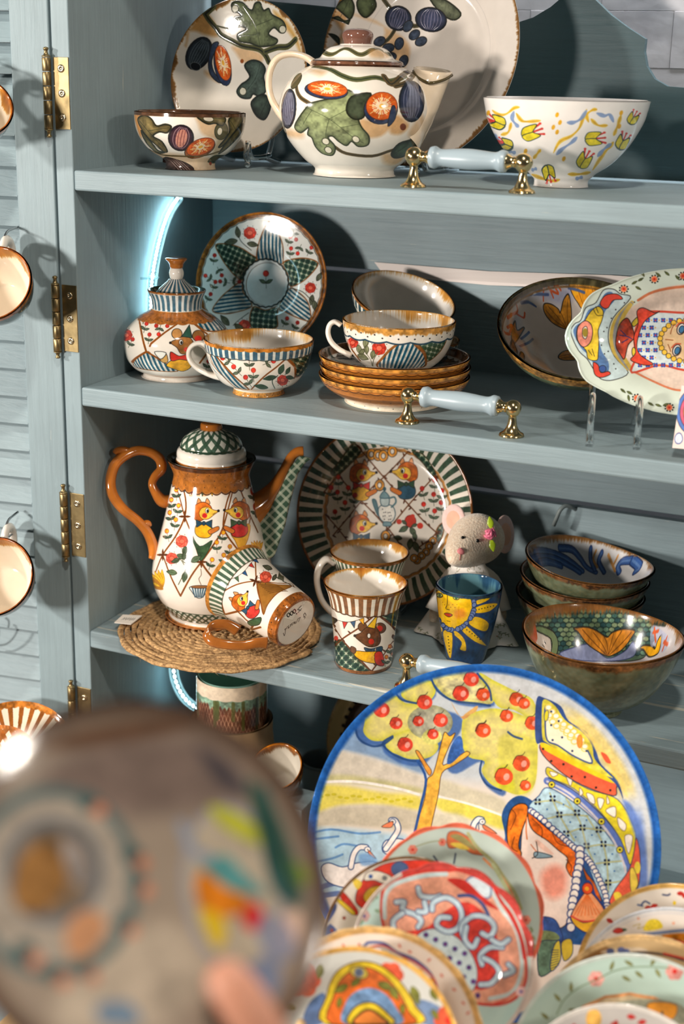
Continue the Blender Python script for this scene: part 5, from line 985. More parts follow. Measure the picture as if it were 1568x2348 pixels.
    P.L(Q((410, 1010), (405, 1100), (412, 1170)), (222, 120, 60), 3); P.P(Q((470, 1190), (500, 1180), (610, 1280), (540, 1260)), (236, 196, 178), None); P.L(Q((440, 1210), (480, 1260), (520, 1295), (600, 1300)), (206, 120, 80), 2.5); P.P(Q((470, 1265), (540, 1275), (600, 1300), (500, 1310), (465, 1300)), (140, 170, 184), (50, 60, 70), 1.6); P.L(Q((450, 1310), (490, 1280), (480, 1190)), INK, 1.8)
    P.L(Q((370, 1470), (405, 1460), (410, 1490), (380, 1500)), (170, 90, 70), 2.2); P.P(Q((420, 1575), (450, 1565), (480, 1575), (440, 1590)), (190, 64, 50), (90, 30, 30), 1)
    P.P(Q((430, 950), (500, 850), (560, 790), (700, 860), (900, 1020), (1050, 1200), (1150, 1380), (1100, 1500), (1000, 1640), (940, 1560), (850, 1340), (780, 1240), (640, 1100)), (174, 204, 216), (40, 70, 120), 1.8, var=.2)
    for q in (((470, 900), (620, 890), (760, 960)), ((560, 1020), (700, 990), (860, 1000)), ((700, 1130), (820, 1090), (990, 1110)), ((840, 1230), (960, 1210), (1080, 1220)), ((920, 1350), (1010, 1340), (1120, 1330)), ((960, 1490), (1040, 1490), (1100, 1480)), ((580, 830), (650, 990), (760, 1180)), ((700, 870), (800, 1040), (850, 1220), (900, 1330)), ((850, 1000), (960, 1180), (1000, 1340), (1010, 1560))): P.L(Q(*q), (120, 124, 60), 3.4, a=.9); P.L(Q(*q), (236, 232, 190), 1.3)
    for x, y in ((490, 895), (600, 870), (650, 990), (780, 975), (820, 1085), (940, 1100), (850, 1220), (975, 1205), (1000, 1340), (1010, 1490), (700, 1130)):
        for dx, dy in ((-14, -14), (14, 14), (-14, 14), (14, -14)): P.E(*Q((x + dx, y + dy))[0], 3, 3, 0, (26, 34, 60))
    for x, y in ((560, 950), (680, 915), (730, 1045), (850, 1030), (770, 1155), (890, 1140), (910, 1280), (1040, 1280), (1055, 1405)): P.E(*Q((x, y))[0], 2, 2, 0, (50, 100, 160))
    P.L(Q((560, 740), (720, 820), (900, 970), (1040, 1130), (1130, 1290), (1180, 1380)), (96, 120, 190), 17); P.L(Q((560, 745), (720, 830), (890, 980), (1030, 1150), (1110, 1310), (1140, 1420)), (206, 200, 206), 5); P.L(Q((570, 720), (740, 800), (920, 950), (1070, 1120), (1160, 1290)), INK, 1.8)
    for x, y in ((593, 768), (782, 890), (960, 1040), (1095, 1248)): P.E(*Q((x, y))[0], 7.5, 7.5, 0, (222, 206, 60), INK, 1.3); P.E(*Q((x, y))[0], 2.6, 2.6, 0, INK)
    P.P(Q((560, 640), (640, 680), (860, 800), (1050, 860), (1130, 940), (1180, 1040), (1215, 1160), (1180, 1370), (1100, 1170), (960, 980), (760, 800), (570, 710)), (226, 206, 50), (60, 70, 100), 1.6, var=.15)
    for q in (((700, 700), (745, 720), (730, 780)), ((800, 790), (825, 830), (800, 850)), ((850, 830), (900, 850), (910, 910), (870, 890)), ((930, 870), (980, 880), (950, 950)), ((990, 960), (1060, 930), (1060, 1010)), ((1080, 1010), (1140, 1060), (1130, 1110), (1090, 1080)), ((1130, 1150), (1190, 1150), (1160, 1280)), ((580, 670), (640, 690), (600, 710)), ((1000, 850), (1020, 900), (1000, 910))): P.P(Q(*q), (240, 230, 216), (120, 96, 60), 1.3)
    P.P(Q((520, 470), (700, 560), (900, 660), (1060, 730), (1070, 800), (1050, 850), (860, 790), (680, 690), (530, 550)), (230, 96, 64), (60, 50, 60), 2, var=.12); P.P(Q((530, 450), (700, 530), (900, 620), (1060, 700), (1060, 760), (880, 690), (680, 590), (525, 500)), (232, 200, 40), None, var=.1)
    for x, y in ((530, 505), (590, 595), (680, 618), (740, 708), (838, 713), (920, 790), (1025, 810)): P.E(*Q((x, y))[0], 2.8, 2.8, 0, INK)
    P.P(Q((480, 460), (470, 300), (485, 130), (540, 130), (660, 190), (720, 300), (850, 380), (920, 520), (960, 620), (1080, 740), (1120, 880), (1060, 760), (900, 640), (700, 540), (540, 460)), (52, 76, 130), None, var=.2)
    P.P(Q((525, 420), (520, 250), (535, 140), (620, 190), (690, 290), (820, 385), (890, 480), (910, 580), (1000, 680), (1040, 720), (880, 650), (700, 550), (560, 460)), (214, 200, 70), None, var=.2); P.P(Q((560, 440), (545, 300), (550, 190), (620, 240), (700, 340), (800, 410), (850, 500), (890, 610), (760, 560), (640, 480)), (244, 232, 200), (46, 70, 130), 3, var=.05)
    for k in range(26): x, y = 570 + (k * 53) % 290, 240 + (k * 53) % 290 * .9 + (k * 31) % 90 - 40; P.E(*Q((x, y))[0], 7, 6, 0, (248, 240, 220), (232, 200, 90), 2.2)
    for x, y in ((590, 230), (645, 300), (590, 330), (670, 420), (600, 440), (745, 520), (850, 520)): P.E(*Q((x, y))[0], 2.6, 2.6, 0, (30, 50, 90))
    P.E(*Q((800, 450))[0], 6, 15, 0, (226, 150, 60), (206, 110, 50), 1.5); P.E(*Q((555, 260))[0], 5, 13, 8, (222, 206, 50), (70, 80, 110), 1.3)
    wash(P, Q((720, 270), (800, 330), (950, 480), (1100, 700), (1150, 860), (1080, 740), (940, 530), (820, 390)), (230, 200, 110), .9, 8); P.P(Q((955, 530), (1000, 550), (1030, 610), (990, 600)), (226, 90, 60), None); wash(P, Q((1120, 880), (1200, 950), (1280, 1200), (1300, 1500), (1240, 1500), (1220, 1200), (1140, 960)), (96, 124, 190), .9, 8)
    P.P(Q((1215, 1160), (1240, 1250), (1245, 1400), (1220, 1540), (1100, 1640), (1020, 1640), (1060, 1540), (1160, 1400), (1200, 1260)), (228, 96, 70), (60, 60, 80), 1.6, var=.15); P.E(*Q((1225, 1380))[0], 7, 14, 0, (232, 206, 70), None); P.P(Q((1170, 1400), (1200, 1390), (1230, 1500), (1180, 1560)), (230, 200, 80), (90, 80, 60), 1.2); P.P(Q((1050, 1570), (1090, 1560), (1110, 1600), (1070, 1630)), (232, 206, 70), None)
    # pearls
    S = spline(Q((440, 960), (520, 1020), (620, 1110), (700, 1180), (770, 1240), (850, 1310), (900, 1380), (950, 1480), (990, 1580), (1000, 1680)), 10)
    for k in range(0, len(S), 3): P.E(S[k][0], S[k][1], 7, 6.5, 0, (240, 232, 222), (46, 62, 120), 2)
    S = spline(Q((800, 1250), (800, 1340), (780, 1430), (770, 1530), (750, 1620), (740, 1720), (735, 1820)), 8)
    for k in range(0, len(S), 4): P.E(S[k][0], S[k][1], 10, 10.5, 0, (242, 234, 224), (46, 62, 120), 2.4)
    # earring, collar
    P.P(F((720, 470), (760, 430), (800, 470), (830, 560), (915, 680), (860, 780), (740, 880), (640, 800), (610, 740), (680, 600)), (46, 66, 130), None); P.P(F((740, 530), (790, 540), (900, 690), (850, 770), (720, 800), (620, 735)), (238, 160, 110), (60, 50, 70), 1.5)
    for k in range(8): P.L(F((755, 545), (640 + k * 32, 735 - k * 2)), (226, 110, 50), 1.8, sm=False)
    P.P(F((620, 735), (720, 790), (850, 770), (800, 850), (740, 870), (650, 810)), (236, 180, 50), (60, 50, 70), 1.5); P.L(F((620, 735), (720, 780), (850, 765)), (210, 70, 60), 4); P.E(*F((757, 503))[0], 12, 13, 0, (224, 80, 40), (90, 40, 30), 1.3); P.E(*F((752, 505))[0], 5, 5, 0, (240, 170, 50))
    P.P(F((340, 760), (470, 755), (530, 850), (540, 950), (370, 960)), (44, 84, 150), (30, 50, 90), 1.5, var=.3); P.P(F((350, 860), (480, 870), (520, 930), (370, 950)), (110, 130, 90), None, var=.3); P.P(F((350, 970), (470, 940), (530, 960), (510, 1120), (450, 1200), (350, 1230)), (90, 124, 104), (30, 50, 70), 1.6, var=.3); P.P(F((490, 960), (525, 950), (530, 1100), (470, 1190), (445, 1170), (460, 1040)), (214, 196, 70), (30, 50, 90), 1.8)
    for k in range(8): P.L(F((455, 1020 + k * 22), (515, 1020 + k * 18)), (30, 50, 90), 1.5, sm=False)
    P.P(F((540, 960), (620, 930), (630, 1050), (560, 1110)), (206, 180, 60), (40, 60, 90), 1.5)
    
    P.ring(.945, 1.2, (30, 84, 160), var=.2, soft=.02); P.ring(.97, 1.2, (44, 104, 180), var=.2, soft=.02); c.px[:] = A((40, 90, 160))

def flower(P, x, y, r, col, ctr=(206, 50, 44)):
    for k in range(6): P.E(x + r * .55 * math.cos(k * 1.05), y + r * .55 * math.sin(k * 1.05), r * .5, r * .5, 0, col, None, var=.2)
    P.E(x, y, r * .28, r * .28, 0, ctr)
@paints('peach_plate')
def _(c, i, w):
    P = i; X = f1_; P.px[:] = A((188, 200, 190)); c.px[:] = A((232, 150, 120)); flower(P, *X((745, 303))[0], 11, (222, 130, 110)); flower(P, *X((935, 255))[0], 9, (222, 130, 110)); flower(P, *X((1472, 755))[0], 11, (222, 130, 110))
    P.P(X((970, 200), (1030, 185), (1110, 230), (1160, 300), (1230, 340), (1130, 330), (1060, 290), (975, 290)), (206, 110, 70), (120, 70, 60), 1.4); P.P(X((985, 215), (1040, 205), (1110, 250), (1150, 310), (1040, 250)), (150, 140, 90), None); P.P(X((985, 265), (1050, 260), (1110, 300), (1050, 300)), (222, 190, 80), None)
    for q, col, wd in ((((1100, 200), (1160, 290), (1260, 380), (1330, 480), (1400, 580), (1440, 680)), (170, 168, 120), 8), (((1200, 360), (1300, 460), (1380, 580), (1420, 700)), (226, 150, 100), 6), (((1260, 400), (1330, 520), (1390, 640)), (190, 196, 150), 9)): P.L(X(*q), col, wd)
    for q in (((880, 345), (910, 385)), ((1020, 330), (1010, 390))): P.L(X(*q), (70, 80, 100), 4, sm=False)
    for k in range(12): t = k / 11; P.leaf(*X((1500 + 25 * math.sin(t * 3), 800 + 300 * t))[0], 12, 60 + 60 * (k % 2), .35, (150, 160, 110), (110, 120, 80), False)
    P.L(X((760, 285), (850, 255), (930, 245)), (150, 150, 110), 2); P.ring(.955, 1.3, (232, 112, 84), var=.1, soft=.01)
@paints('brown_plate')
def _(c, i, w):
    P = i; X = f1_; P.px[:] = A((228, 216, 202)); Rd = (206, 56, 40)
    P.P(X((380, 640), (400, 540), (480, 440), (600, 385), (800, 370), (960, 400), (900, 500), (700, 500), (560, 560), (460, 680)), Rd, (60, 50, 60), 1.5, var=.15); P.P(X((435, 500), (450, 450), (520, 440), (610, 480), (560, 520), (500, 500)), (226, 216, 200), (70, 40, 40), 1.4); P.E(*X((662, 428))[0], 20, 17, 0, (70, 90, 130), (50, 60, 90), 1.2); P.E(*X((475, 475))[0], 5, 5, 0, (60, 90, 150)); P.E(*X((565, 485))[0], 6, 6, 0, (120, 120, 120))
    P.P(X((430, 600), (470, 550), (540, 540), (510, 600), (450, 640)), (222, 180, 60), (120, 80, 40), 1.4); P.P(X((275, 600), (300, 575), (390, 690), (370, 720)), (200, 50, 36), (120, 40, 30), 1.2); P.P(X((260, 635), (275, 620), (370, 700), (355, 720)), (222, 190, 50), (120, 90, 40), 1.2); P.P(X((360, 510), (385, 490), (420, 520), (390, 560)), (222, 190, 70), None)
    P.P(X((185, 800), (210, 690), (255, 650), (250, 700), (200, 780)), (66, 90, 150), None, var=.2); P.P(X((180, 880), (220, 780), (300, 900)), (60, 90, 150), None)
    for x, y in ((305, 742), (228, 822)): P.E(*X((x, y))[0], 4, 4, 0, (150, 60, 44))
    P.ring(.965, 1.2, (112, 80, 50), var=.3); c.px[:] = A((130, 96, 60))
@paints('red_plate')
def _(c, i, w):
    P = i; X = f1_; P.px[:] = A((182, 208, 200)); c.px[:] = A((206, 220, 214)); flower(P, *X((432, 728))[0], 14, (222, 180, 176), (70, 70, 150))
    for x, y, a in ((480, 640, -60), (500, 690, 20), (390, 790, -40), (360, 780, 100), (520, 620, -120)): P.leaf(*X((x, y))[0], 20, a, .35, (150, 180, 150), (130, 160, 130), False)
    P.P(X((545, 620), (570, 540), (680, 480), (830, 440), (960, 440), (1060, 430), (1150, 440), (1260, 520), (1300, 620), (1380, 720), (1440, 860), (1470, 1000), (1470, 1150), (1400, 1260), (1250, 1300), (1000, 1250), (760, 1100), (600, 900), (550, 760)), (222, 156, 130), (196, 56, 46), 5, var=.15)
    P.L(X((565, 740), (570, 600), (640, 520), (820, 470), (960, 460)), (190, 206, 206), 10); P.L(X((1250, 560), (1310, 680), (1400, 800), (1440, 960), (1440, 1100), (1380, 1220), (1240, 1260)), (196, 210, 208), 9); P.L(X((1160, 440), (1230, 480), (1280, 580), (1350, 690), (1430, 850), (1460, 1000)), (190, 50, 46), 6)
    P.P(X((1090, 500), (1160, 470), (1240, 520), (1240, 610), (1170, 600), (1110, 550)), (196, 206, 212), (80, 100, 140), 3); P.P(X((970, 490), (1080, 500), (1180, 590), (1300, 690), (1180, 640), (1010, 530)), (190, 50, 46), None)
    P.P(X((610, 850), (700, 830), (840, 800), (950, 700), (1100, 640), (1260, 780), (1300, 1000), (1280, 1150), (1150, 1200), (1000, 1050), (850, 900)), (206, 66, 56), None, var=.25)
    P.P(X((770, 870), (870, 810), (1020, 860), (1120, 970), (1160, 1100), (1120, 1210), (1000, 1080), (900, 960)), (196, 212, 214), (80, 70, 90), 1.5)
    for a in range(5):
        for b in range(4): x, y = 830 + a * 62 + b * 28, 850 + b * 90 + a * 30; flower(P, *X((x, y))[0], 6, (66, 66, 130), (196, 60, 60))
    def scroll(*q):
        S = X(*q); P.L(S, (60, 70, 110), 15); P.L(S, (186, 206, 216), 11)
    scroll((780, 550), (800, 600), (880, 610), (920, 600)); scroll((640, 640), (690, 640), (680, 690), (760, 720), (800, 760), (780, 800)); scroll((630, 830), (620, 760), (680, 710)); scroll((820, 640), (830, 700), (780, 700)); scroll((870, 690), (880, 640), (960, 610), (1030, 650), (1060, 720), (1040, 800), (970, 830), (900, 790), (920, 740), (980, 740)); scroll((1070, 860), (1060, 790), (1130, 730), (1220, 740), (1270, 800), (1240, 860), (1190, 840)); scroll((1090, 800), (1080, 880), (1130, 930), (1160, 880)); scroll((1190, 1040), (1180, 980), (1240, 930), (1320, 930)); scroll((1200, 1000), (1260, 1030), (1300, 1090), (1250, 1160), (1180, 1170)); scroll((1360, 880), (1310, 910), (1250, 880)); scroll((1360, 1040), (1390, 1080), (1330, 1110))
    P.L(X((1040, 600), (1120, 600), (1190, 650), (1230, 720)), (60, 80, 130), 8); P.P(X((1090, 700), (1110, 680), (1105, 730)), (206, 50, 50), None)
    P.L(X((1440, 1180), (1350, 1260), (1240, 1300)), (206, 60, 50), 3); flower(P, *X((1440, 1215))[0], 12, (222, 180, 176), (80, 80, 160))
    P.ring(.955, 1.3, (206, 190, 180), var=.1); th = P.TH(); P.blend(((P.R() > .93) & (th > .1) & (th < 2.1)).astype(np.float32) * .9, (196, 60, 54), .2)
@paints('cream_plate')
def _(c, i, w):
    P = i; X = f1_; P.px[:] = A((236, 222, 208))
    for k in range(26): a = .3 + k * .1; r = 300 + (k % 3) * 26; 
    for x, y, a in ((400, 905, 80), (295, 910, 60), (655, 910, 60), (715, 955, 20), (840, 1020, -40), (925, 1100, 60), (1000, 1195, 30), (1060, 1280, 40), (1090, 1360, -40), (870, 960, 10)): P.leaf(*X((x, y))[0], 9, a, .5, (220, 110, 84), (206, 90, 70), False)
    for q, col, wd in ((((330, 940), (430, 925), (460, 900), (560, 905), (640, 960), (760, 1010), (860, 1100), (900, 1200)), (66, 90, 150), 6), (((450, 935), (560, 920), (660, 980), (780, 1040), (880, 1130), (910, 1220)), (206, 70, 60), 4), (((480, 940), (600, 960), (740, 1050), (840, 1150)), (176, 200, 210), 8)): P.L(X(*q), col, wd)
    for x, y in ((575, 975), (690, 1020), (790, 1090), (860, 1150)): P.E(*X((x, y))[0], 8, 8, 0, (232, 160, 60), None)
    P.ring(.925, 1.2, (206, 160, 96), var=.2, soft=.02); P.ring(.955, 1.2, (228, 188, 126), var=.2, soft=.02); c.px[:] = A((222, 180, 110))
@paints('portrait_plate')
def _(c, i, w):
    P = i; X = f1_; P.px[:] = A((206, 204, 196))
    P.P(X((40, 1422), (80, 1290), (170, 1220), (190, 1300), (160, 1422)), (90, 112, 150), None, var=.2); P.P(X((760, 1270), (900, 1300), (1000, 1422), (800, 1422)), (110, 130, 160), None, var=.2)
    flower(P, *X((40, 1140))[0], 40, (224, 96, 66)); flower(P, *X((600, 1110))[0], 30, (224, 96, 66)); flower(P, *X((980, 1400))[0], 34, (224, 96, 66))
    for x, y, l, a in ((160, 1040, 34, 100), (740, 1180, 44, 70), (860, 1200, 30, 60), (0, 1330, 30, 200), (870, 1330, 26, 60)): P.leaf(*X((x, y))[0], l, a, .5, (130, 130, 60), (100, 100, 50), False)
    P.P(X((185, 1422), (190, 1250), (240, 1110), (330, 1040), (440, 1020), (560, 1060), (680, 1170), (760, 1300), (790, 1422)), (222, 190, 50), (96, 70, 30), 2.5, var=.15); P.P(X((225, 1422), (235, 1250), (290, 1130), (380, 1070), (460, 1060), (560, 1110), (650, 1210), (720, 1340), (740, 1422)), (214, 104, 44), (90, 50, 30), 2, var=.2)
    P.P(X((310, 1422), (310, 1300), (370, 1220), (470, 1190), (570, 1230), (640, 1320), (670, 1422)), (110, 140, 176), None, var=.3); P.P(X((340, 1422), (350, 1340), (420, 1290), (500, 1290), (580, 1350), (620, 1422)), (224, 192, 50), (60, 50, 30), 3); P.P(X((370, 1422), (400, 1360), (470, 1330), (550, 1380), (580, 1422)), (222, 130, 60), (50, 40, 30), 4)
    for x, y, l, a in ((330, 1170, 36, 150), (350, 1180, 30, -40), (520, 1160, 40, 20), (600, 1180, 36, 60), (280, 1250, 26, 100), (680, 1290, 26, 90)): P.leaf(*X((x, y))[0], l, a, .5, (120, 120, 50), (60, 60, 30), False)
    P.E(*X((400, 1090))[0], 22, 14, 20, (206, 180, 70), (80, 60, 40), 2); flower(P, *X((400, 1092))[0], 11, (110, 120, 140), (60, 60, 80))
    P.ring(.945, 1.2, (206, 152, 70), var=.2, soft=.015); P.ring(.968, 1.2, (226, 176, 96), var=.2, soft=.015); c.px[:] = A((206, 150, 70))
@paints('sprig_plate')
def _(c, i, w):
    P = i; X = f2_; P.px[:] = A((232, 222, 210))
    for q, col in ((((1210, 640), (1240, 610), (1280, 630)), (66, 86, 130)), (((1390, 555), (1430, 560), (1450, 550)), (66, 76, 110)), (((1180, 640), (1220, 650)), (80, 100, 140))): P.L(X(*q), col, 4)
    for x, y, a in ((1240, 665, 0), (1290, 660, -20), (1330, 670, 10), (1510, 545, 0), (1550, 560, 20), (920, 760, 30)): P.leaf(*X((x, y))[0], 16, a, .6, (206, 50, 40), (180, 40, 34), False)
    P.E(*X((1488, 625))[0], 4, 5, 0, (232, 200, 50)); P.ring(.945, 1.2, (214, 168, 90), var=.15, soft=.015); c.px[:] = A((214, 168, 90))
@paints('berry_plate')
def _(c, i, w):
    P = i; X = f2_; P.px[:] = A((228, 218, 208))
    P.P(X((970, 865), (1000, 835), (1050, 840), (1060, 865), (1010, 880)), (200, 56, 50), (120, 40, 40), 1.2); P.leaf(*X((1050, 850))[0], 10, 0, .6, (90, 110, 80)); P.P(X((1225, 850), (1270, 770), (1350, 765), (1390, 830), (1300, 855)), (232, 206, 60), None, var=.25); P.L(X((1140, 820), (1200, 800), (1180, 840), (1240, 820)), (190, 170, 110), 2)
    for x, y in ((905, 860), (1185, 755), (1480, 795)): P.E(*X((x, y))[0], 3.5, 3.5, 0, (236, 170, 140))
    P.P(X((690, 1010), (740, 985), (790, 990), (760, 1030)), (226, 200, 70), None); P.P(X((1380, 900), (1450, 885), (1568, 880), (1700, 900), (1700, 960), (1500, 930)), (232, 140, 40), None, var=.3); P.P(X((1410, 950), (1500, 930), (1650, 980), (1568, 1000)), (206, 60, 44), None, var=.3)
    P.L(X((1080, 920), (1200, 895), (1400, 870), (1600, 850)), (120, 144, 190), 6); P.L(X((880, 940), (940, 930)), (150, 130, 90), 3); P.ring(.95, 1.2, (206, 210, 216), var=.08, soft=.02); P.ring(.93, .95, (160, 176, 206), var=.1, soft=.02)
@paints('tan_plate')
def _(c, i, w):
    P = i; X = f2_; P.px[:] = A((190, 160, 116)); wash(P, X((690, 1100), (900, 990), (920, 1060), (700, 1170)), (130, 84, 40), .8, 8); wash(P, X((900, 1020), (1200, 1000), (1250, 1050), (920, 1060)), (206, 190, 170), .8, 6)
    for x, y in ((950, 1030), (1040, 1020), (1080, 1035)): P.E(*X((x, y))[0], 9, 7, 0, (80, 90, 130), None, var=.3)
    P.L(X((930, 1070), (1200, 1040), (1400, 1060), (1568, 1110)), (70, 60, 60), 5); P.L(X((1400, 1050), (1568, 1090)), (190, 60, 44), 5); wash(P, X((400, 1400), (470, 1240), (560, 1160), (680, 1140), (520, 1300)), (170, 120, 60), .8, 10)
    P.ring(.935, 1.2, (216, 180, 128), var=.2, soft=.02); c.px[:] = A((216, 180, 120))
@paints('mint_plate')
def _(c, i, w):
    P = i; X = f2_; P.px[:] = A((182, 204, 192)); P.ring(0, .70, (200, 176, 140), soft=.02); P.ring(.675, .70, (214, 140, 84), var=.3, wob=.012, per=22)
    flower(P, *X((830, 1262))[0], 18, (222, 160, 150)); flower(P, *X((1490, 1200))[0], 20, (222, 150, 140))
    P.L(X((500, 1560), (560, 1440), (680, 1340), (830, 1270), (1000, 1190), (1200, 1160), (1450, 1170)), (120, 140, 110), 2.5)
    for x, y, a in ((620, 1370, -90), (530, 1450, 230), (600, 1520, 10), (950, 1190, -70), (1050, 1240, 30), (1140, 1150, -150), (1160, 1200, 40), (1290, 1150, -60), (1330, 1180, 60), (430, 1600, 220)): P.leaf(*X((x, y))[0], 22, a, .35, (130, 130, 80), (110, 112, 70), False)
    P.P(X((900, 1500), (1100, 1440), (1400, 1440), (1568, 1500), (1568, 1641), (700, 1641)), (150, 150, 130), None, var=.2); P.P(X((1270, 1465), (1500, 1480), (1470, 1600), (1300, 1580)), (230, 150, 50), (120, 90, 60), 1.4); P.L(X((1385, 1540), (1385, 1580)), (90, 80, 70), 5)
    P.ring(.965, 1.2, (206, 214, 206), var=.05)
@paints('grey_plate')
def _(c, i, w):
    P = i; X = f2_; P.px[:] = A((190, 184, 178)); P.E(*X((810, 1600))[0], 18, 24, 0, (228, 176, 90), None, var=.2)
    for x, y in ((1000, 1610), (1090, 1575), (960, 1630), (1250, 1620), (650, 1640)): P.leaf(*X((x, y))[0], 20, x % 180, .6, (196, 60, 54), (170, 50, 46), False)
    P.ring(.95, 1.2, (226, 220, 212), var=.05, soft=.02)
@paints('held_plate')
def _(c, i, w):
    P = i; X = fg_; P.px[:] = A((158, 142, 126))
    wash(P, X((200, 330), (400, 250), (700, 200), (950, 210), (700, 290), (420, 330)), (96, 62, 40), .9, 20); wash(P, X((200, 480), (500, 300), (1000, 280), (1200, 520), (900, 640), (400, 640)), (122, 104, 96), .9, 60); wash(P, X((500, 1250), (900, 1200), (1000, 1500), (700, 1700), (300, 1700), (300, 1500)), (196, 180, 160), .8, 60); wash(P, X((1020, 380), (1100, 430), (1120, 500), (1030, 430)), (70, 66, 66), .7, 20)  # darker upper washes put the shade on the plate's top into its colour
    P.E(*X((260, 980))[0], 190, 210, 0, (170, 158, 144), (90, 110, 110), 22); P.E(*X((260, 930))[0], 104, 112, 0, (130, 110, 90), (110, 116, 122), 18, var=.3); P.P(X((60, 1000), (110, 850), (230, 780), (310, 860), (320, 1000), (200, 1130), (90, 1110)), (150, 108, 62), None, var=.3); P.P(X((300, 760), (420, 850), (440, 1000), (340, 960)), (150, 140, 134), None, var=.3); P.P(X((320, 1200), (420, 1110), (520, 1180), (440, 1330), (340, 1340)), (206, 150, 110), None)
    for x, y, r in ((430, 590, 24), (640, 850, 24), (660, 980, 22), (120, 1320, 26), (260, 1420, 24), (400, 1400, 22), (590, 1180, 20)): P.E(*X((x, y))[0], r, r, 0, (70, 96, 96), None); P.E(*X((x + 50, y + 40))[0], r * .7, r * .7, 0, (206, 130, 96), None)
    P.E(*X((1130, 1010))[0], 110, 190, -8, (180, 166, 146), (150, 150, 160), 10); P.P(X((960, 940), (1040, 930), (1080, 1000), (1200, 1040), (1190, 1120), (1080, 1150), (980, 1110), (950, 1030)), (214, 124, 30), None, var=.2); P.P(X((970, 1110), (1080, 1150), (1100, 1230), (1060, 1310), (1000, 1220)), (214, 180, 40), None); P.P(X((980, 890), (1100, 850), (1180, 930), (1280, 1030), (1200, 1040), (1090, 1000)), (90, 150, 150), None); P.E(*X((1230, 1150))[0], 26, 32, 0, (206, 44, 40), None)
    P.P(X((1010, 610), (1120, 630), (1260, 720), (1280, 800), (1160, 760), (1060, 690)), (190, 190, 60), None); P.P(X((1280, 500), (1350, 700), (1400, 1000), (1440, 1100), (1330, 1020), (1270, 780)), (56, 96, 100), None, var=.2); P.P(X((1380, 850), (1500, 930), (1470, 1000), (1400, 950)), (150, 170, 60), None); P.L(X((880, 700), (930, 820), (1010, 860)), (150, 156, 170), 24); P.P(X((1160, 1420), (1330, 1350), (1360, 1480), (1250, 1620)), (110, 124, 156), None, a=.8); P.P(X((1330, 1180), (1450, 1120), (1460, 1250), (1370, 1330)), (226, 190, 170), None); P.P(X((470, 1580), (620, 1560), (680, 1670), (500, 1670)), (120, 140, 160), None)
    wash(P, X((1200, 480), (1330, 620), (1440, 900), (1460, 1100), (1360, 1000), (1260, 760)), (44, 76, 66), .85, 14); wash(P, X((960, 330), (1120, 420), (1200, 560), (1080, 520)), (72, 66, 72), .8, 24); P.E(*X((1340, 1250))[0], 60, 40, 60, (120, 130, 160), None, a=.7); P.ring(.85, 1.2, (70, 48, 36), var=.3, soft=.16); c.px[:] = A((110, 84, 60))  # mauve wash deepens the painted shade near the top
# ------------------------------------------------------------------ the place: white wall, cabinet, louvred door
S1, S2, S3, S4, S0 = ZO, ZO - 0.235, ZO - 0.5265, ZO - 0.843, ZO + 0.30
TK, DEP, WID = 0.0213, 0.305, 1.15
wallm, N_, L_, b_ = nmat('white_plaster'); b_.inputs['Roughness'].default_value = 0.8
tc = N_.new('ShaderNodeTexCoord'); no = N_.new('ShaderNodeTexNoise'); no.inputs['Scale'].default_value = 14; no.inputs['Detail'].default_value = 6
L_.new(tc.outputs['Object'], no.inputs['Vector']); cr = N_.new('ShaderNodeValToRGB'); cr.color_ramp.elements[0].position = 0.3; cr.color_ramp.elements[0].color = srgb((196, 192, 196)); cr.color_ramp.elements[1].position = 0.5; cr.color_ramp.elements[1].color = srgb((226, 222, 224))
L_.new(no.outputs['Fac'], cr.inputs['Fac']); L_.new(cr.outputs['Color'], b_.inputs['Base Color'])
bp = N_.new('ShaderNodeBump'); bp.inputs['Distance'].default_value = 0.003; bp.inputs['Strength'].default_value = 0.6; L_.new(no.outputs['Fac'], bp.inputs['Height']); L_.new(bp.outputs['Normal'], b_.inputs['Normal'])
mortar = plain('white_mortar', (214, 210, 212), 0.9, var=0.06, scale=30)
wb = tag(box('wall_back', (-1.6, DEP + 0.105, 0.0), (2.2, DEP + 0.2, 2.7), mortar), kind='structure')
# whitewashed bricks of the wall that stand above the scalloped board
bm_ = None
for rw in range(6):
    z0 = ZO + 0.055 + rw * 0.062
    for q in range(8):
        x0 = -0.05 + q * 0.168 + (0.084 if rw % 2 else 0); e = ((q * 7 + rw * 3) % 5) * 0.0002
        box('brick', (x0, DEP + 0.1040 - e, z0), (x0 + 0.1676, DEP + 0.1049, z0 + 0.0616), wallm, wb, 0.0003)
tag(box('floor', (-1.6, -2.4, -0.05), (2.2, DEP + 0.15, 0.0), plain('grey_floor', (120, 112, 104), 0.6, var=0.1, scale=8)), kind='structure')

cab = thing('display_cabinet', 'tall blue-grey painted wooden cabinet with open shelves', 'cabinet', (0.5, 0.1, 0.0))
box('side_panel', (-0.0218, 0.0, 0.02), (0.0, DEP, ZO + 0.55), wood_z, cab, 0.0012)
box('side_panel', (WID, 0.0, 0.02), (WID + 0.0218, DEP, ZO + 0.55), wood_z, cab, 0.0012)
for z, m in ((S1, wood_x), (S2, wood_x), (S3, wood_worn), (S4, wood_x), (S0 + TK, wood_x)):
    box('shelf', (0.0003, 0.0, z - TK), (WID - 0.0003, DEP + .004, z), m, cab, 0.0022)
box('plinth', (0.0003, 0.02, 0.0), (WID - 0.0003, DEP - 0.02, 0.10), wood_x, cab, 0.002)
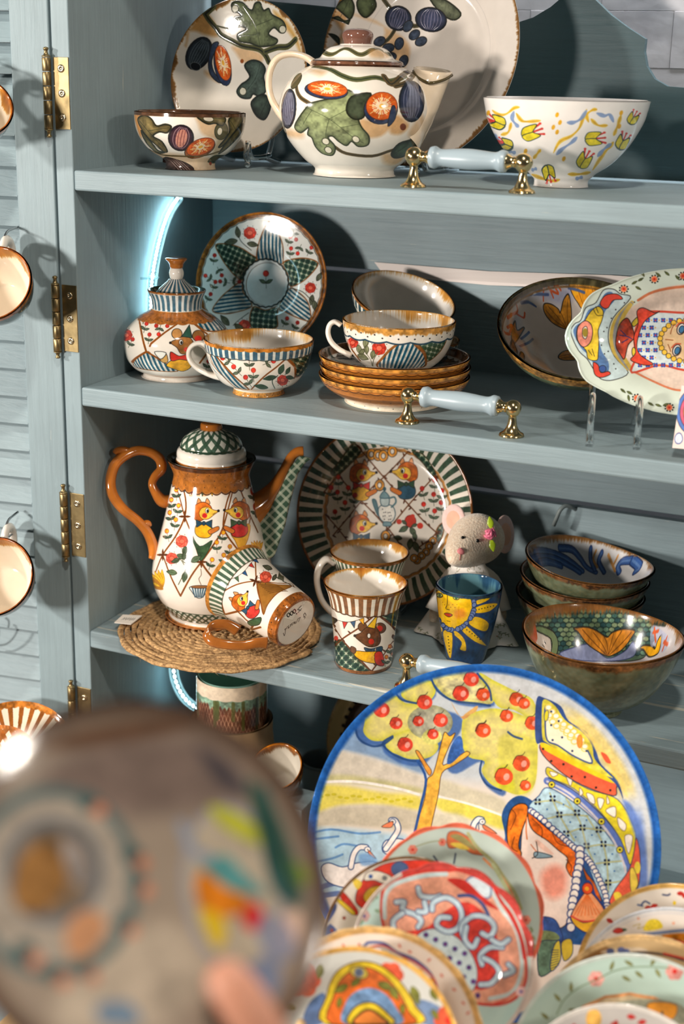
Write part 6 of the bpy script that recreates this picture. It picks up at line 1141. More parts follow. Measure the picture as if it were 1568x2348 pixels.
# back: boards with open joints
def board(z0, z1, x0=-.015, x1=WID + .015):
    o = box('back_board', (x0, DEP + 0.0002, z0), (x1, DEP + 0.012, z1), wood_x, cab, 0.0012)
    return o
board(ZO - 0.1245, S1 - .0165); board(S2 - .005, ZO - 0.1300)
board(ZO - 0.3795, S2 - .0065); board(S3 - .005, ZO - 0.3870)
board(S4 - .005, S3 - .0065); board(0.08, S4 - .0065)
# scalloped top board behind the upper shelf
sc = [(-.015, -.015), (WID + .015, -.015)]
top = [(WID + .015, .10)]
for q in ([(1640, 185), (1568, 201), (1530, 198), (1500, 181), (1482, 152), (1476, 118), (1479, 89), (1440, 64), (1400, 34), (1365, 0), (1335, -40), (1322, -80)],
          [(1311, -40), (1281, 0), (1262, 16), (1222, 40), (1176, 55), (1100, 66), (1050, 50), (1010, 15), (985, -30), (960, -70), (930, -40), (880, 0), (800, 20), (700, 10), (620, 3), (540, 1), (497, -2), (492, -30)]):
    for x, y in q:
        p = at(x, y, 1, DEP); top.append((p.x, p.z - ZO))
top += [(-.015, .235)]
poly = sc + top; nn = len(poly)
V = [(x, DEP + 0.0002, ZO + z) for x, z in poly] + [(x, DEP + 0.012, ZO + z) for x, z in poly]
mesh('scalloped_back_board', V, [tuple(range(nn)), tuple(range(2 * nn - 1, nn - 1, -1))] + [(i, i + nn, (i + 1) % nn + nn, (i + 1) % nn) for i in range(nn)], teal_board, cab, smooth=False)

# louvred door, opened almost flat: direction d runs from the hinge to the left and slightly toward the aisle
DA = math.radians(8.5); dd = Vector((-math.cos(DA), -math.sin(DA), 0)); dn = Vector((math.sin(DA), -math.cos(DA), 0)); H0 = Vector((-0.0240, 0.0, 0))
def dpt(t, o, z): p = H0 + dd * t + dn * o; return Vector((p.x, p.y, z))
def door_t(px, py):
    r = ray(px, py); k = (H0 - CAM).dot(dn) / r.dot(dn); P = CAM + r * k; return (P - H0).dot(dd), P.z
door = thing('louvred_door', 'blue-grey louvred cabinet door standing open on the left', 'door', (-0.1, -0.02, 0.1))
def dbox(name, t0, t1, o0, o1, z0, z1, mat, par, bev=0.001):
    v = [dpt(t, o, z) for z in (z0, z1) for t, o in ((t0, o0), (t1, o0), (t1, o1), (t0, o1))]
    f = [(0, 3, 2, 1), (4, 5, 6, 7), (0, 1, 5, 4), (1, 2, 6, 5), (2, 3, 7, 6), (3, 0, 4, 7)]
    o = mesh(name, v, f, mat, par, smooth=False); b = o.modifiers.new('edge', 'BEVEL'); b.width = bev; b.segments = 2; return o
TS = door_t(58, 850)[0]; slat_paint = paintwood('blue_grey_paint_slat', BLUE, 0, -0.06)
dbox('stile', 0.0004, TS, -0.021, 0.0, 0.08, ZO + 0.5, wood_z, door, 0.0015)
dbox('stile', 0.60, 0.60 + TS, -0.021, 0.0, 0.08, ZO + 0.5, wood_z, door, 0.0015)
dbox('rail', TS, 0.60, -0.021, 0.0, 0.08, 0.16, wood_x, door); dbox('rail', TS, 0.60, -0.021, 0.0, ZO + 0.42, ZO + 0.5, wood_x, door)
dbox('gap_backing', TS - .004, .604, -.034, -.0225, .14, ZO + .44, wood_z, door, .0005)  # unseen backing added behind the slats so their gaps stay dark
za = door_t(60, 911)[1]; zb = door_t(42, 451)[1]; dz = (zb - za) / 7
z = za - 40 * dz
while z < ZO + 0.40:
    if z > 0.17:
        hb = dz * 0.97                      # lower edge z stands proud and shades the slat below
        v = [dpt(t, o, zz) for t in (TS + 0.0003, 0.5997) for o, zz in ((-0.0008, z), (-0.0068, z + 0.0012), (-0.0215, z + hb), (-0.0155, z + hb))]
        f = [(0, 1, 2, 3), (7, 6, 5, 4), (0, 4, 5, 1), (1, 5, 6, 2), (2, 6, 7, 3), (3, 7, 4, 0)]
        mesh('slat', v, f, slat_paint, door, smooth=False)
    z += dz
# hinges (leaf on the cabinet edge, knuckles on the joint)
def hinge(y0, y1, b0, b1, cx0, cx1):
    zt = at((cx0 + cx1) / 2 + 20, y0, 1, -0.001).z; zb_ = at((cx0 + cx1) / 2 + 20, y1, 1, -0.001).z
    z0 = at(cx1, b1, 1, -0.004).z; z1 = at(cx0, b0, 1, -0.004).z
    leaf = box('hinge', (-0.0195, -0.0014, zb_), (-0.0008, -0.0002, zt), old_brass, cab, 0.0003)
    L = zt - zb_; xb, yb = -0.0245, -0.0062; R = 0.0046
    for j in range(5):
        a = zb_ + L * j / 5 + 0.0004; b = zb_ + L * (j + 1) / 5 - 0.0004
        Ware([(0, a), (R * .9, a), (R, a + .0006), (R, b - .0006), (R * .9, b), (0, b)], None, Matrix.Translation((xb, yb, 0)), 20, 0).build('knuckle', leaf, old_brass)
    for sg, e, base in ((1, z1, zt), (-1, z0, zb_)):
        h = abs(e - base); q = [(0, 0), (R, 0), (R * .95, h * .12), (R * .55, h * .25), (R * .42, h * .6), (R * .62, h * .78), (R * .5, h * .93), (0, h)]
        q = [(r, base + sg * zz) for r, zz in q]
        Ware(q, None, Matrix.Translation((xb, yb, 0)), 16, 2).build('finial', leaf, old_brass)
    for fr in (0.155, 0.50, 0.835):
        zc = zt - L * fr; M = axis_matrix((-0.0098, -0.0014, zc), (0, -1, 0))
        s = Ware([(0, 0), (.0041, 0), (.0041, .0006), (.0032, .0012), (.0015, .0014), (.0013, .0004), (0, .0004)], None, M, 16, 0).build('screw', leaf, steel)
hinge(131, 296, 107, 316, 112, 116); hinge(654, 806, 632, 822, 137, 140); hinge(1132, 1275, 1109, 1288, 152, 160); hinge(1578, 1722, 1559, 1738, 172, 180)

# LED rope light down the inside of the left panel
led_on, N_, L_, b_ = nmat('led_glow'); b_.inputs['Emission Color'].default_value = (0.62, 0.93, 1.0, 1); b_.inputs['Emission Strength'].default_value = 24.0
sil, N_, L_, b_ = nmat('clear_silicone'); tr = N_.new('ShaderNodeBsdfTransparent'); tr.inputs[0].default_value = (0.90, 0.97, 0.98, 1); ms = N_.new('ShaderNodeMixShader'); lw = N_.new('ShaderNodeLayerWeight'); lw.inputs['Blend'].default_value = 0.35
b_.inputs['Base Color'].default_value = (0.75, 0.9, 0.93, 1); b_.inputs['Roughness'].default_value = 0.12
L_.new(lw.outputs['Facing'], ms.inputs['Fac']); L_.new(tr.outputs[0], ms.inputs[1]); L_.new(b_.outputs[0], ms.inputs[2]); L_.new(ms.outputs[0], N_['Material Output'].inputs['Surface'])
def led(name, label, pts, n, clip=None):
    pts = [Vector((max(p.x, .0085), p.y, p.z)) for p in pts]
    P = spline([tuple(p) for p in pts], 8); root = thing(name, label, 'light', tuple(P[0]))
    tube('tube', P, 0.0062, sil, root, 12)
    d = np.r_[0, np.cumsum(np.linalg.norm(np.diff(P, axis=0), axis=1))]
    for i in range(n):
        q = d[-1] * (i + .5) / n; c = np.array([np.interp(q, d, P[:, a]) for a in range(3)])
        s = 0.0021; v = [tuple(c + s * np.array(e)) for e in ((1, 0, 0), (-1, 0, 0), (0, 1, 0), (0, -1, 0), (0, 0, 1.5), (0, 0, -1.5))]
        mesh('led', v, [(0, 2, 4), (2, 1, 4), (1, 3, 4), (3, 0, 4), (2, 0, 5), (1, 2, 5), (3, 1, 5), (0, 3, 5)], led_on, root)
    if clip is not None: tube('clip', [clip + Vector((-.002, -.012, 0)), clip + Vector((.008, -.004, 0)), clip + Vector((.009, .004, 0)), clip + Vector((-.002, .010, 0))], 0.0045, sil, root, 8, 0.3, (0, 0, 1), 4)
b0 = at(347, 650, 0, 0.008); d0 = fdist(b0)
led('led_rope_light', 'glowing white LED rope curving up the panel behind the lidded jar',
    [at(346, 722, 0, .0085), at(346, 690, 0, .0085), b0, atd(347, 620, d0), atd(349, 580, d0 + .002), atd(354, 540, d0 + .006), atd(363, 503, d0 + .012), atd(378, 474, d0 + .02), atd(398, 452, d0 + .03)], 34, at(338, 636, 0, .008))
b1 = at(396, 1500, 0, 0.016); d1 = fdist(b1)
led('led_rope_light', 'glowing white LED rope bending under the lowest visible shelf',
    [atd(396, 1508, d1), atd(399, 1545, d1), atd(407, 1573, d1 + .002), atd(420, 1597, d1 + .006), atd(436, 1614, d1 + .012), atd(456, 1628, d1 + .02)], 12)

# paper strip in the board joint, wire hook, dried leaf
paper = plain('white_paper', (240, 228, 222), 0.7)
ps = [at(x, y, 1, DEP - yy) for x, y, yy in ((858, 601, .004), (1120, 622, .006), (1400, 631, .008), (1700, 652, .008), (1700, 684, .0012), (1400, 664, .0012), (1120, 654, .0012), (880, 631, .0012))]
V = ps + [p + Vector((0, 0.0006, 0)) for p in ps]; n8 = 8
tag(mesh('paper_strip', V, [tuple(range(8)), tuple(range(15, 7, -1))] + [(i, (i + 1) % 8, (i + 1) % 8 + 8, i + 8) for i in range(8)], paper, smooth=False), 'long white paper strip tucked into the joint of the back boards', 'paper strip')
hk = [at(1322, 1170, 1, DEP + .004), at(1310, 1162, 1, DEP - .006), at(1296, 1160, 1, DEP - .012), at(1284, 1170, 1, DEP - .016), at(1276, 1188, 1, DEP - .017), at(1269, 1205, 1, DEP - .017)]
tag(tube('wire_hook', hk, 0.0026, plain('grey_wire', (120, 130, 130), .5), None, 8, k=5), 'bent grey wire hook poking from the back board joint', 'hook')
lf = [at(373, 357, 0, 0.02), at(385, 364, 0, .03), at(404, 369, 0, .035), at(398, 374, 0, .033), at(380, 374, 0, .03), at(373, 372, 0, .02)]
lf = [Vector((p.x, p.y, max(p.z, S1 + .0006))) for p in lf]
V = lf + [p + Vector((0.0004, 0.0008, 0)) for p in lf]
tag(mesh('dried_leaf', V, [tuple(range(6)), tuple(range(11, 5, -1))] + [(i, (i + 1) % 6, (i + 1) % 6 + 6, i + 6) for i in range(6)], plain('dry_leaf', (96, 60, 46), .8, var=.3), smooth=False), 'small dry brown leaf lying behind the fig bowl', 'leaf')

# turned shelf handles: brass posts and a painted wooden grip
def handle(name, label, L0, R0, zs, lb, rb, br):
    """L0,R0 = survey pixels of the two foot fronts, lb,rb = ball centres"""
    a = upright(L0, 24, zs); b = upright(R0, 24, zs); root = thing(name, label, 'handle', (a + b) / 2, 'brass shelf handles')
    ha = heights(a, [lb])[0]; hb = heights(b, [rb])[0]; r = br * mpp(a)
    for c, h in ((a, ha), (b, hb)):
        q = [(0, 0), (.0118, 0), (.0125, .0008), (.0118, .0022), (.0085, .0042), (.0055, .009), (.0042, .015), (.0040, h - r * 1.0), (.0052, h - r * .85), (r * .8, h - r * .6), (r, h), (r * .8, h + r * .6), (r * .4, h + r * .92), (0, h + r)]
        w = Ware(q, None, std(c), 28, 3).build('post', root, brass)
    A0 = a + Vector((0, 0, ha)); B0 = b + Vector((0, 0, hb)); ax = (B0 - A0); Ln = ax.length; M = axis_matrix(A0, ax, (0, 0, 1))
    for z0, sg in ((0, 1), (Ln, -1)):
        q = [(0, r * .8), (.0052, r * .8), (.0048, r * 1.15), (.0062, r * 1.5), (.0072, r * 1.7), (.0066, r * 1.9), (0, r * 1.9)]
        Ware([(x, z0 + sg * zz) for x, zz in q], None, M, 20, 2).build('collar', root, brass)
    e = r * 1.85; g = Ln - 2 * e
    q = [(0, 0), (.0092, 0), (.0108, .03), (.0112, .07), (.0092, .12), (.0086, .18), (.0098, .35), (.0104, .5), (.0098, .65), (.0086, .82), (.0092, .88), (.0112, .93), (.0108, .97), (.0092, 1), (0, 1)]
    Ware([(x * .95, e + g * t) for x, t in q], None, M, 24, 3).build('grip', root, grip_paint)
handle('shelf_handle', 'brass and blue-grey handle beside the teapot on the upper shelf', (947, 431), (1196, 445), S1, 358, 373, 21)
handle('shelf_handle', 'brass and blue-grey handle before the saucer stack on the middle shelf', (933, 974), (1172, 1005), S2, 905, 936, 18.5)
handle('shelf_handle', 'brass and blue-grey handle half hidden by the big blue-rimmed plate', (930, 1585), (1162, 1650), S3, 1516, 1560, 18.5)
# ------------------------------------------------------------------ wares
RES = 2500
def pot(name, parent, part, outer, inner, M, key=None, res=RES, bo=WHITE, bi=WHITE, rough=0.11, n=96, k=3, rmod=None, wp=3.0, warp=None, bump=0.0, mo=None, mi=None):
    w = Ware(outer, inner, M, n, k, rmod, wp, warp); f = PAINT.get(key)
    if mo is None:
        co = w.canvas(name + '_glaze', res, False, bo, len(name)); ci = w.canvas(name + '_inside_glaze', res, True, bi, len(name) + 5) if inner is not None else None
        if f: f(co, ci, w)
        mo = glazed(co, rough, bump=bump); mi = glazed(ci, rough, bump=bump) if ci is not None else None
    o = w.build(part, parent, mo, mi if mi is not None else mo); o.name = part
    return w, o
def strap(name, pts, d, rp, flat, mat, parent, up=None, n=14):
    """handle bent through survey pixels at forward distance d; rp = half thickness in pixels"""
    P = [atd(p[0], p[1], d + (p[2] if len(p) > 2 else 0)) for p in pts]
    r = [q * d / FPX for q in rp] if not np.isscalar(rp) else rp * d / FPX
    return tube(name, P, r, mat, parent, n, flat, up if up is not None else (FWD.x, FWD.y, 0), 5)
def facing(yaw, tilt):
    a, t = math.radians(yaw), math.radians(tilt); return Vector((math.sin(a) * math.cos(t), -math.cos(a) * math.cos(t), math.sin(t)))
def plate_prof(R, dep, well, th=0.0042, foot=0.55, flare=0.0):
    """front (inner) from the rim to the middle, back (outer) from the middle to the rim; the rim lies at z = 0"""
    inn = [(R * .997, 0.0), (R * .985, 0.0006), (R * .96, -.0006), (R * (well + .9) / 1.9, -dep * .22 - flare), (R * (well + .06), -dep * .55), (R * (well - .03), -dep * .92), (R * (well - .12), -dep), (R * .3, -dep), (0, -dep)]
    f = R * foot
    out = [(0, -dep - th), (f - .006, -dep - th), (f - .004, -dep - th - .004), (f, -dep - th - .004), (f + .003, -dep - th * .9), (R * (well + .08), -dep * .6 - th), (R * .93, -th - .0012), (R * .99, -th * .55), (R * .997, 0)]
    return out, inn
def coupe_prof(R, dep, th=0.0042, foot=0.5):
    inn = [(R * .997, 0), (R * .99, -.0001)] + [(R * t, -dep * (1 - t ** 2.2)) for t in (.94, .86, .74, .6, .45, .3, .15)] + [(0, -dep)]
    f = R * foot
    out = [(0, -dep - th), (f - .006, -dep - th), (f - .004, -dep - th - .004), (f, -dep - th - .004), (f + .003, -dep - th * .6)] + [(R * t, -dep * (1 - t ** 2.2) - th * (1.2 - t * .6)) for t in (.66, .78, .88, .95)] + [(R * .992, -th * .4), (R * .997, 0)]
    return out, inn
def plate(name, label, key, c, n, R, dep=.016, well=.62, coupe=False, cat='plate', res=RES, bo=WHITE, bi=WHITE, rmod=None, warp=None, th=.0042, up=None, bump=0.0, wp=3.0, segs=120, group=None, foot=.55):
    root = thing(name, label, cat, c, group); x = Vector((0, 0, 1)).cross(n) if up is None else Vector(up).cross(n)
    M = axis_matrix(c, n, x); o, i = coupe_prof(R, dep, th, foot) if coupe else plate_prof(R, dep, well, th, foot)
    w, ob = pot(name, root, 'dish', o, i, M, key, res, bo, bi, n=segs, rmod=rmod, warp=warp, bump=bump, wp=wp)
    return w, root
def easel(name, label, pl, zs, w=.055, h=.05, fr=1.0, dx=0.0, dzz=0.0):
    """clear acrylic plate stand holding the plate of Ware pl by its lower edge"""
    n = pl.M.to_3x3() @ Vector((0, 0, 1)); u = (Vector((0, 0, 1)) - n * n.z).normalized(); R = pl.o[:, 0].max() if pl.rmod is None else .6 * pl.o[:, 0].max()
    L = pl.M.translation - u * (R - dzz) + Vector((0, 0, 1)).cross(n).normalized() * dx; dz_ = min(p[1] for p in pl.o); root = thing(name, label, 'stand', (L.x, L.y, zs), 'clear acrylic plate stands')
    sd = Vector((0, 0, 1)).cross(n).normalized(); hz = Vector((n.x, n.y, 0)).normalized(); r = .0034; zt = max(L.z - .0045, zs + .0045); bk = -dz_ + .012
    for s in (-1, 1):
        o = sd * (s * w / 2); F = lambda a, z: (L.x + o.x + hz.x * a, L.y + o.y + hz.y * a, max(z, zs + r + .0003))
        tube('prop', [F(.030 * fr, zs), F(.024 * fr, zs + .35 * (zt - zs) + .003), F(.034 * fr, zs + .8 * (zt - zs) + .006), F(.019 * fr + .002, zt + .014), F(.012, zt + .016), F(.008, zt + .004), F(.0, zt), F(-bk * .8, zt), F(-bk - .004, zt + .006), F(-bk - .006 - h * .30, zt + h)], r, acr, root, 8, k=4)
        tube('leg', [F(-bk * .7, zt), F(-bk - .012, (zt + zs) / 2), F(-bk - .026, zs)], r, acr, root, 8, k=3)
    return root

# ---- upper shelf
c = upright((437, 391.5), 57, S1)
P_ = prof(c, [(387, 0), (387, 54), (386, 57), (380, 56), (370, 57), (366, 60), (358, 72), (344, 94), (320, 113), (298, 123), (275, 127), (257, 127.5)])
P_ = base0(P_)
root = thing('fig_bowl', 'small footed bowl painted with figs, at the left end of the upper shelf', 'bowl', c)
FIGB = pot('fig_bowl', root, 'bowl', P_, inside(P_, .0035, P_[5][1]), std(c), 'fig_bowl')

c = upright((812, 410), 91, S1); ctp = c
rows = [(398, 0), (398, 88), (397, 91.5), (388, 90.5), (381, 96), (368, 114), (336, 143), (310, 160), (281, 170), (245, 176), (206, 166), (176, 145), (162, 126), (152, 106), (148, 100)]
P_ = prof(c, rows); P_ = base0(P_)
root = thing('teapot', 'round cream teapot painted with figs and green leaves', 'teapot', c)
TEAP = pot('teapot', root, 'body', P_, None, std(c), 'teapot', n=128)
Lp = prof(c, [(149, 101), (146, 106), (141, 105), (137, 96), (133, 85), (122, 78), (110, 64), (104, 42), (101, 36)])
LIDT = pot('teapot_lid', root, 'lid', [(0, Lp[0][1] - .004)] + Lp + [(0, Lp[-1][1] + .001)], None, std(c), 'teapot_lid')
kp = prof(c, [(102, 31), (94, 33), (84, 36), (76, 35), (69, 28), (66, 15)])
knob_glaze = plain('plum_brown_glaze', (110, 74, 62), .1, coat=.4, var=.25, scale=60)
o = Ware([(0, kp[0][1] - .004), (.012, kp[0][1] - .004)] + kp + [(0, kp[-1][1] + .0006)], None, std(c), 40).build('knob', root, knob_glaze)
d = fdist(c + Vector((0, 0, .08)))
tan_glaze = plain('cream_tan_glaze', (226, 206, 180), .11, coat=.35, var=.10, scale=45)
strap('handle', [(722, 146), (700, 131), (668, 124), (637, 133), (621, 158), (616, 190), (622, 225), (640, 258), (662, 280)], d, [9, 8, 8, 8, 8, 8, 8, 9, 11], 2.2, tan_glaze, root)
def loft(name, rings, mat, parent, n=28):
    """rings: (centre, normal, radius)"""
    V = []
    for c0, nn, r in rings:
        M0 = axis_matrix(c0, nn, RGT); V += [M0 @ Vector((r * math.cos(2 * math.pi * j / n), r * math.sin(2 * math.pi * j / n), 0)) for j in range(n)]
    m = len(rings); return mesh(name, V, [(i * n + j, i * n + (j + 1) % n, (i + 1) * n + (j + 1) % n, (i + 1) * n + j) for i in range(m - 1) for j in range(n)] + [tuple(range((m - 1) * n, m * n))], mat, parent)
sp = []; px_ = [(900, 305, 72, 0), (935, 262, 60, .35), (962, 222, 50, .6), (981, 190, 44, .85), (991, 168, 43, 1), (993, 160, 45, 1), (993, 159, 42, 1), (990, 168, 37, 1), (980, 190, 30, 1)]
for x, y, r, t in px_:
    ax_ = (RGT * .55 - DWN * .8).normalized(); zz_ = (Vector((0, 0, 1)) + RGT * .10 - FWD * .12).normalized(); sp.append((atd(x, y, d - .010), (ax_ * (1 - t) + zz_ * t).normalized(), r * d / FPX))
loft('spout', sp, tan_glaze, root)
bl = [atd(x, y, d - .010 - q) for x, y, q in ((948, 163, .002), (958, 178, .014), (985, 190, .020), (1015, 184, .014), (1036, 172, .004))]
tube('spout_line', bl, .0016, plain('olive_glaze', (84, 72, 44), .15), root, 8, k=4)

y0 = at(544, 172, 1, .180); R = 175 * mpp(y0)
FPL = plate('fig_plate', 'cream plate painted with figs and leaves, propped behind the fig bowl', 'fig_plate', y0, facing(0, 13), R, .018, .48, True, bump=.0008)
easel('plate_stand', 'clear acrylic stand under the smaller fig plate', FPL[0], S1, .06, fr=.5)
y1 = at(955, 119, 1, .235); R = 258 * mpp(y1)
FPR = plate('fig_platter', 'large glossy plate with raised figs behind the teapot', 'fig_platter', y1, facing(-9, 12), R, .020, .66, bump=.0012, segs=150)
easel('plate_stand', 'clear acrylic stand under the large fig plate behind the teapot', FPR[0], S1, .07)

c = upright((1285, 432), 61, S1)
P_ = prof(c, [(425, 0), (425, 58), (424, 61.5), (412, 62), (404, 70), (395, 79), (373, 111), (333, 147), (281, 176), (250, 185), (228, 190)]); P_ = base0(P_)
root = thing('tulip_bowl', 'white bowl painted with yellow tulips and blue ribbons', 'bowl', c)
TULB = pot('tulip_bowl', root, 'bowl', P_, inside(P_, .0035, P_[4][1] + .002), std(c), 'tulip_bowl')

# ---- middle shelf
c = upright((408, 878), 80, S2); cj = c
P_ = prof(c, [(861, 0), (861, 77), (860, 79), (851, 78), (847, 86), (839, 101), (816, 117), (778, 122), (757, 117), (740, 103), (725, 86), (713, 66), (706, 57), (697, 57), (685, 58.5), (674, 63), (666, 67), (663, 66)]); P_ = base0(P_)
root = thing('lidded_jar', 'squat jar with striped collar and small knobbed lid, beside the glowing rope', 'jar', c)
JAR = pot('lidded_jar', root, 'body', P_, [(P_[-1][0] - .001, P_[-1][1] + .0003), (P_[-1][0] - .004, P_[-2][1]), (P_[-4][0] - .004, P_[-4][1]), (P_[-5][0] - .004, P_[-5][1] - .002), (0.001, P_[-5][1] - .003)], std(c), 'lidded_jar')
lp = prof(c, [(676, 54), (668, 46), (660, 39), (652, 30), (643, 20), (639, 17)])
LIDJ = pot('jar_lid', root, 'lid', [(0, lp[0][1])] + lp + [(0, lp[-1][1] + .0005)], None, std(c), 'jar_lid')
kp = prof(c, [(640, 11), (636, 15), (627, 17), (618, 15), (614, 12)]); Ware([(0, kp[0][1])] + kp + [(0, kp[-1][1])], None, std(c), 24).build('knob', root, white_glaze)
kp = prof(c, [(615, 11), (612, 15), (606, 16), (600, 20), (595, 24.5), (592, 24), (590, 16)]); Ware([(0, kp[0][1])] + kp + [(0, kp[-1][1])], None, std(c), 28).build('knob_top', root, amber_glaze)

y0 = at(597, 647, 1, .225); R = 160 * mpp(y0)
SAU = plate('flower_saucer', 'saucer with a six-petalled striped and plaid flower, standing upright', 'flower_saucer', y0, facing(6, 14), R, .020, .42, cat='saucer', foot=.34)
easel('plate_stand', 'clear acrylic stand under the upright flower saucer', SAU[0], S2, .05)

def cup(name, label, key, c, rows, th, hpts, hr, hflat, hmat, d, floor=4):
    P_ = prof(c, rows); P_ = base0(P_); root = thing(name, label, 'cup', c)
    r = pot(name, root, 'bowl', P_, inside(P_, th, P_[floor][1] + .002), std(c), key)
    if hpts: strap('handle', hpts, d, hr, hflat, hmat, root)
    return r, root
c = upright((593, 913), 58, S2)
CUP1 = cup('striped_cup', 'teacup with a blue-striped rim band, standing alone on the middle shelf', 'striped_cup', c, [(900, 0), (900, 55), (899, 58), (888, 58), (884, 62), (876, 82), (862, 97), (835, 113), (807, 121), (790, 125), (776, 126.5)], .003,
            [(478, 797), (462, 787), (444, 791), (433, 806), (436, 826), (455, 846), (486, 860), (512, 866)], [6, 6, 6, 6, 6, 6, 7, 8], 2.0, white_glaze, fdist(c))
c = upright((901, 945), 107, S2); cs = c
P0 = prof(c, [(922, 0), (922, 104), (921, 107), (913, 108), (908, 116), (893, 145), (878, 163), (862, 172), (857, 173.5)]); P0 = base0(P0)
hs = heights(c, [857, 835, 813])
for q, (lb, dx, tilt) in enumerate((('amber-backed saucer at the bottom of the saucer stack', 0, 0), ('amber-backed saucer in the middle of the saucer stack', .0005, 0), ('saucer on top of the stack, holding a teacup', -.0005, 0))):
    cc = c + Vector((dx, 0, hs[q] - hs[0])); root = thing('saucer', lb, 'saucer', cc, 'stacked saucers')
    STK = pot('saucer', root, 'dish', P0, inside(P0, .0035, P0[3][1] + .004), std(cc), 'saucer_top' if q == 2 else 'saucer')
zf = hs[2] - hs[0] + max(z for r, z in inside(P0, .0035, P0[3][1] + .004)[-4:]) + .0008
c = cs + Vector((.002, 0.004, zf))
CUP2 = cup('dotted_cup', 'teacup with a scalloped blue line and red roses, on the saucer stack', 'dotted_cup', c, [(868, 0), (868, 52), (867, 54), (858, 53), (852, 56), (840, 74), (822, 97), (800, 113), (775, 123), (752, 128), (733, 130)], .003,
            [(782, 746), (768, 738), (756, 745), (752, 764), (760, 785), (780, 803), (806, 816)], [6, 6, 6, 6, 6, 6, 7], 2.0, white_glaze, fdist(c))
# cups nested behind the saucer stack
c = upright((936, 882), 52, S2)
CUP3 = cup('nested_cup', 'upright teacup half hidden behind the saucer stack', 'back_cup', c, [(874, 0), (874, 50), (873, 52), (864, 52), (861, 60), (853, 78), (838, 96), (817, 107), (792, 112), (776, 114)], .003, None, 0, 0, None, 0)
n = (-.60 * FWD + .80 * (.26 * RGT - .965 * DWN)).normalized(); cc = at(926, 682, 1, c.y + .004); R = 122 * mpp(cc)
root = thing('tilted_cup', 'teacup tipped toward the aisle in the cup behind the saucer stack', 'cup', cc)
P_ = [(0, -.062), (.018, -.062), (.0195, -.060), (.019, -.054), (.026, -.051), (R * .72, -.034), (R * .9, -.018), (R * .98, -.006), (R, 0)]
CUP4 = pot('tilted_cup', root, 'bowl', P_, inside(P_, .003, -.049), axis_matrix(cc, n), 'back_cup')
hx = axis_matrix(cc, n)
# fish bowl and the oval platter
n = (-.72 * FWD - .695 * DWN).normalized(); cc = at(1330, 750, 1, .20); R = 190 * mpp(cc)
root = thing('fish_bowl', 'bowl with orange fish tails and coral inside, tilted against the back boards', 'bowl', cc)
P_ = [(0, -.058), (.030, -.058), (.032, -.056), (.031, -.052), (.040, -.049), (R * .70, -.036), (R * .9, -.020), (R * .985, -.006), (R, 0)]
FISH = pot('fish_bowl', root, 'bowl', P_, inside(P_, .0045, -.048), axis_matrix(cc, n, RGT), 'fish_bowl', bo=(86, 98, 74), bi=(196, 184, 178))
def oval(a, b, lob=.028, k=15):
    def f(th):
        e = b / np.sqrt((b * np.cos(th)) ** 2 + (a * np.sin(th)) ** 2); end = np.clip((np.abs(np.cos(th)) - .80) / .12, 0, 1)
        return e * (1 + end * lob * (2 * np.abs(np.cos(th * k / 2 + math.pi / 2 * (k % 2))) - 1))
    return f
cc = at(1590, 785, 1, .085); s_ = mpp(cc)
PLT = plate('oval_platter', 'oval platter with a pearl-framed face, cut off by the right edge', 'oval_platter', cc, facing(14, 16), 285 * s_, .018, .60, cat='platter', rmod=oval(285, 170), wp=.001, segs=200, bi=(214, 222, 212), foot=.4)
easel('plate_stand', 'clear acrylic stand under the oval platter', PLT[0], S2, .045, dx=-.070, dzz=.006)
cd = [at(x, y, 1, .012) for x, y in ((1541, 1027), (1640, 1036), (1640, 905), (1553, 893))]
cd = [Vector((p.x, p.y + (.02 if i > 1 else 0), max(p.z, S2 + .0004))) for i, p in enumerate(cd)]
# small art card at the right edge
def card(name, label, q, mat, th=.0006):
    V = q + [p + Vector((0, th, 0)) for p in q]
    o = mesh(name, V, [(0, 1, 2, 3), (7, 6, 5, 4)] + [(i, i + 4, (i + 1) % 4 + 4, (i + 1) % 4) for i in range(4)], mat, None, [(0, 0), (1, 0), (1, 1), (0, 1)] * 2, False)
    return tag(o, label, 'card')
cv = Canvas('card_print', 140, 160, (236, 214, 206), 4)
for q in range(5):
    cv.fill(np.c_[70 + (75 - 13 * q) * np.cos(np.linspace(0, 6.2, 30)), 100 + (62 - 11 * q) * np.sin(np.linspace(0, 6.2, 30))], [(86, 120, 190), (214, 92, 120), (232, 170, 60), (60, 110, 170), (240, 200, 110)][q], INK, 2)
for q in range(4): cv.fill(np.c_[18 + 36 * q + 14 * np.cos(np.linspace(0, 6.2, 16)), 26 + 14 * np.sin(np.linspace(0, 6.2, 16))], [(222, 226, 240), (232, 120, 70)][q % 2], (40, 60, 130), 2.5)
card('art_card', 'small colourful printed card standing at the right end of the middle shelf', cd, glazed(cv, .4, .1))

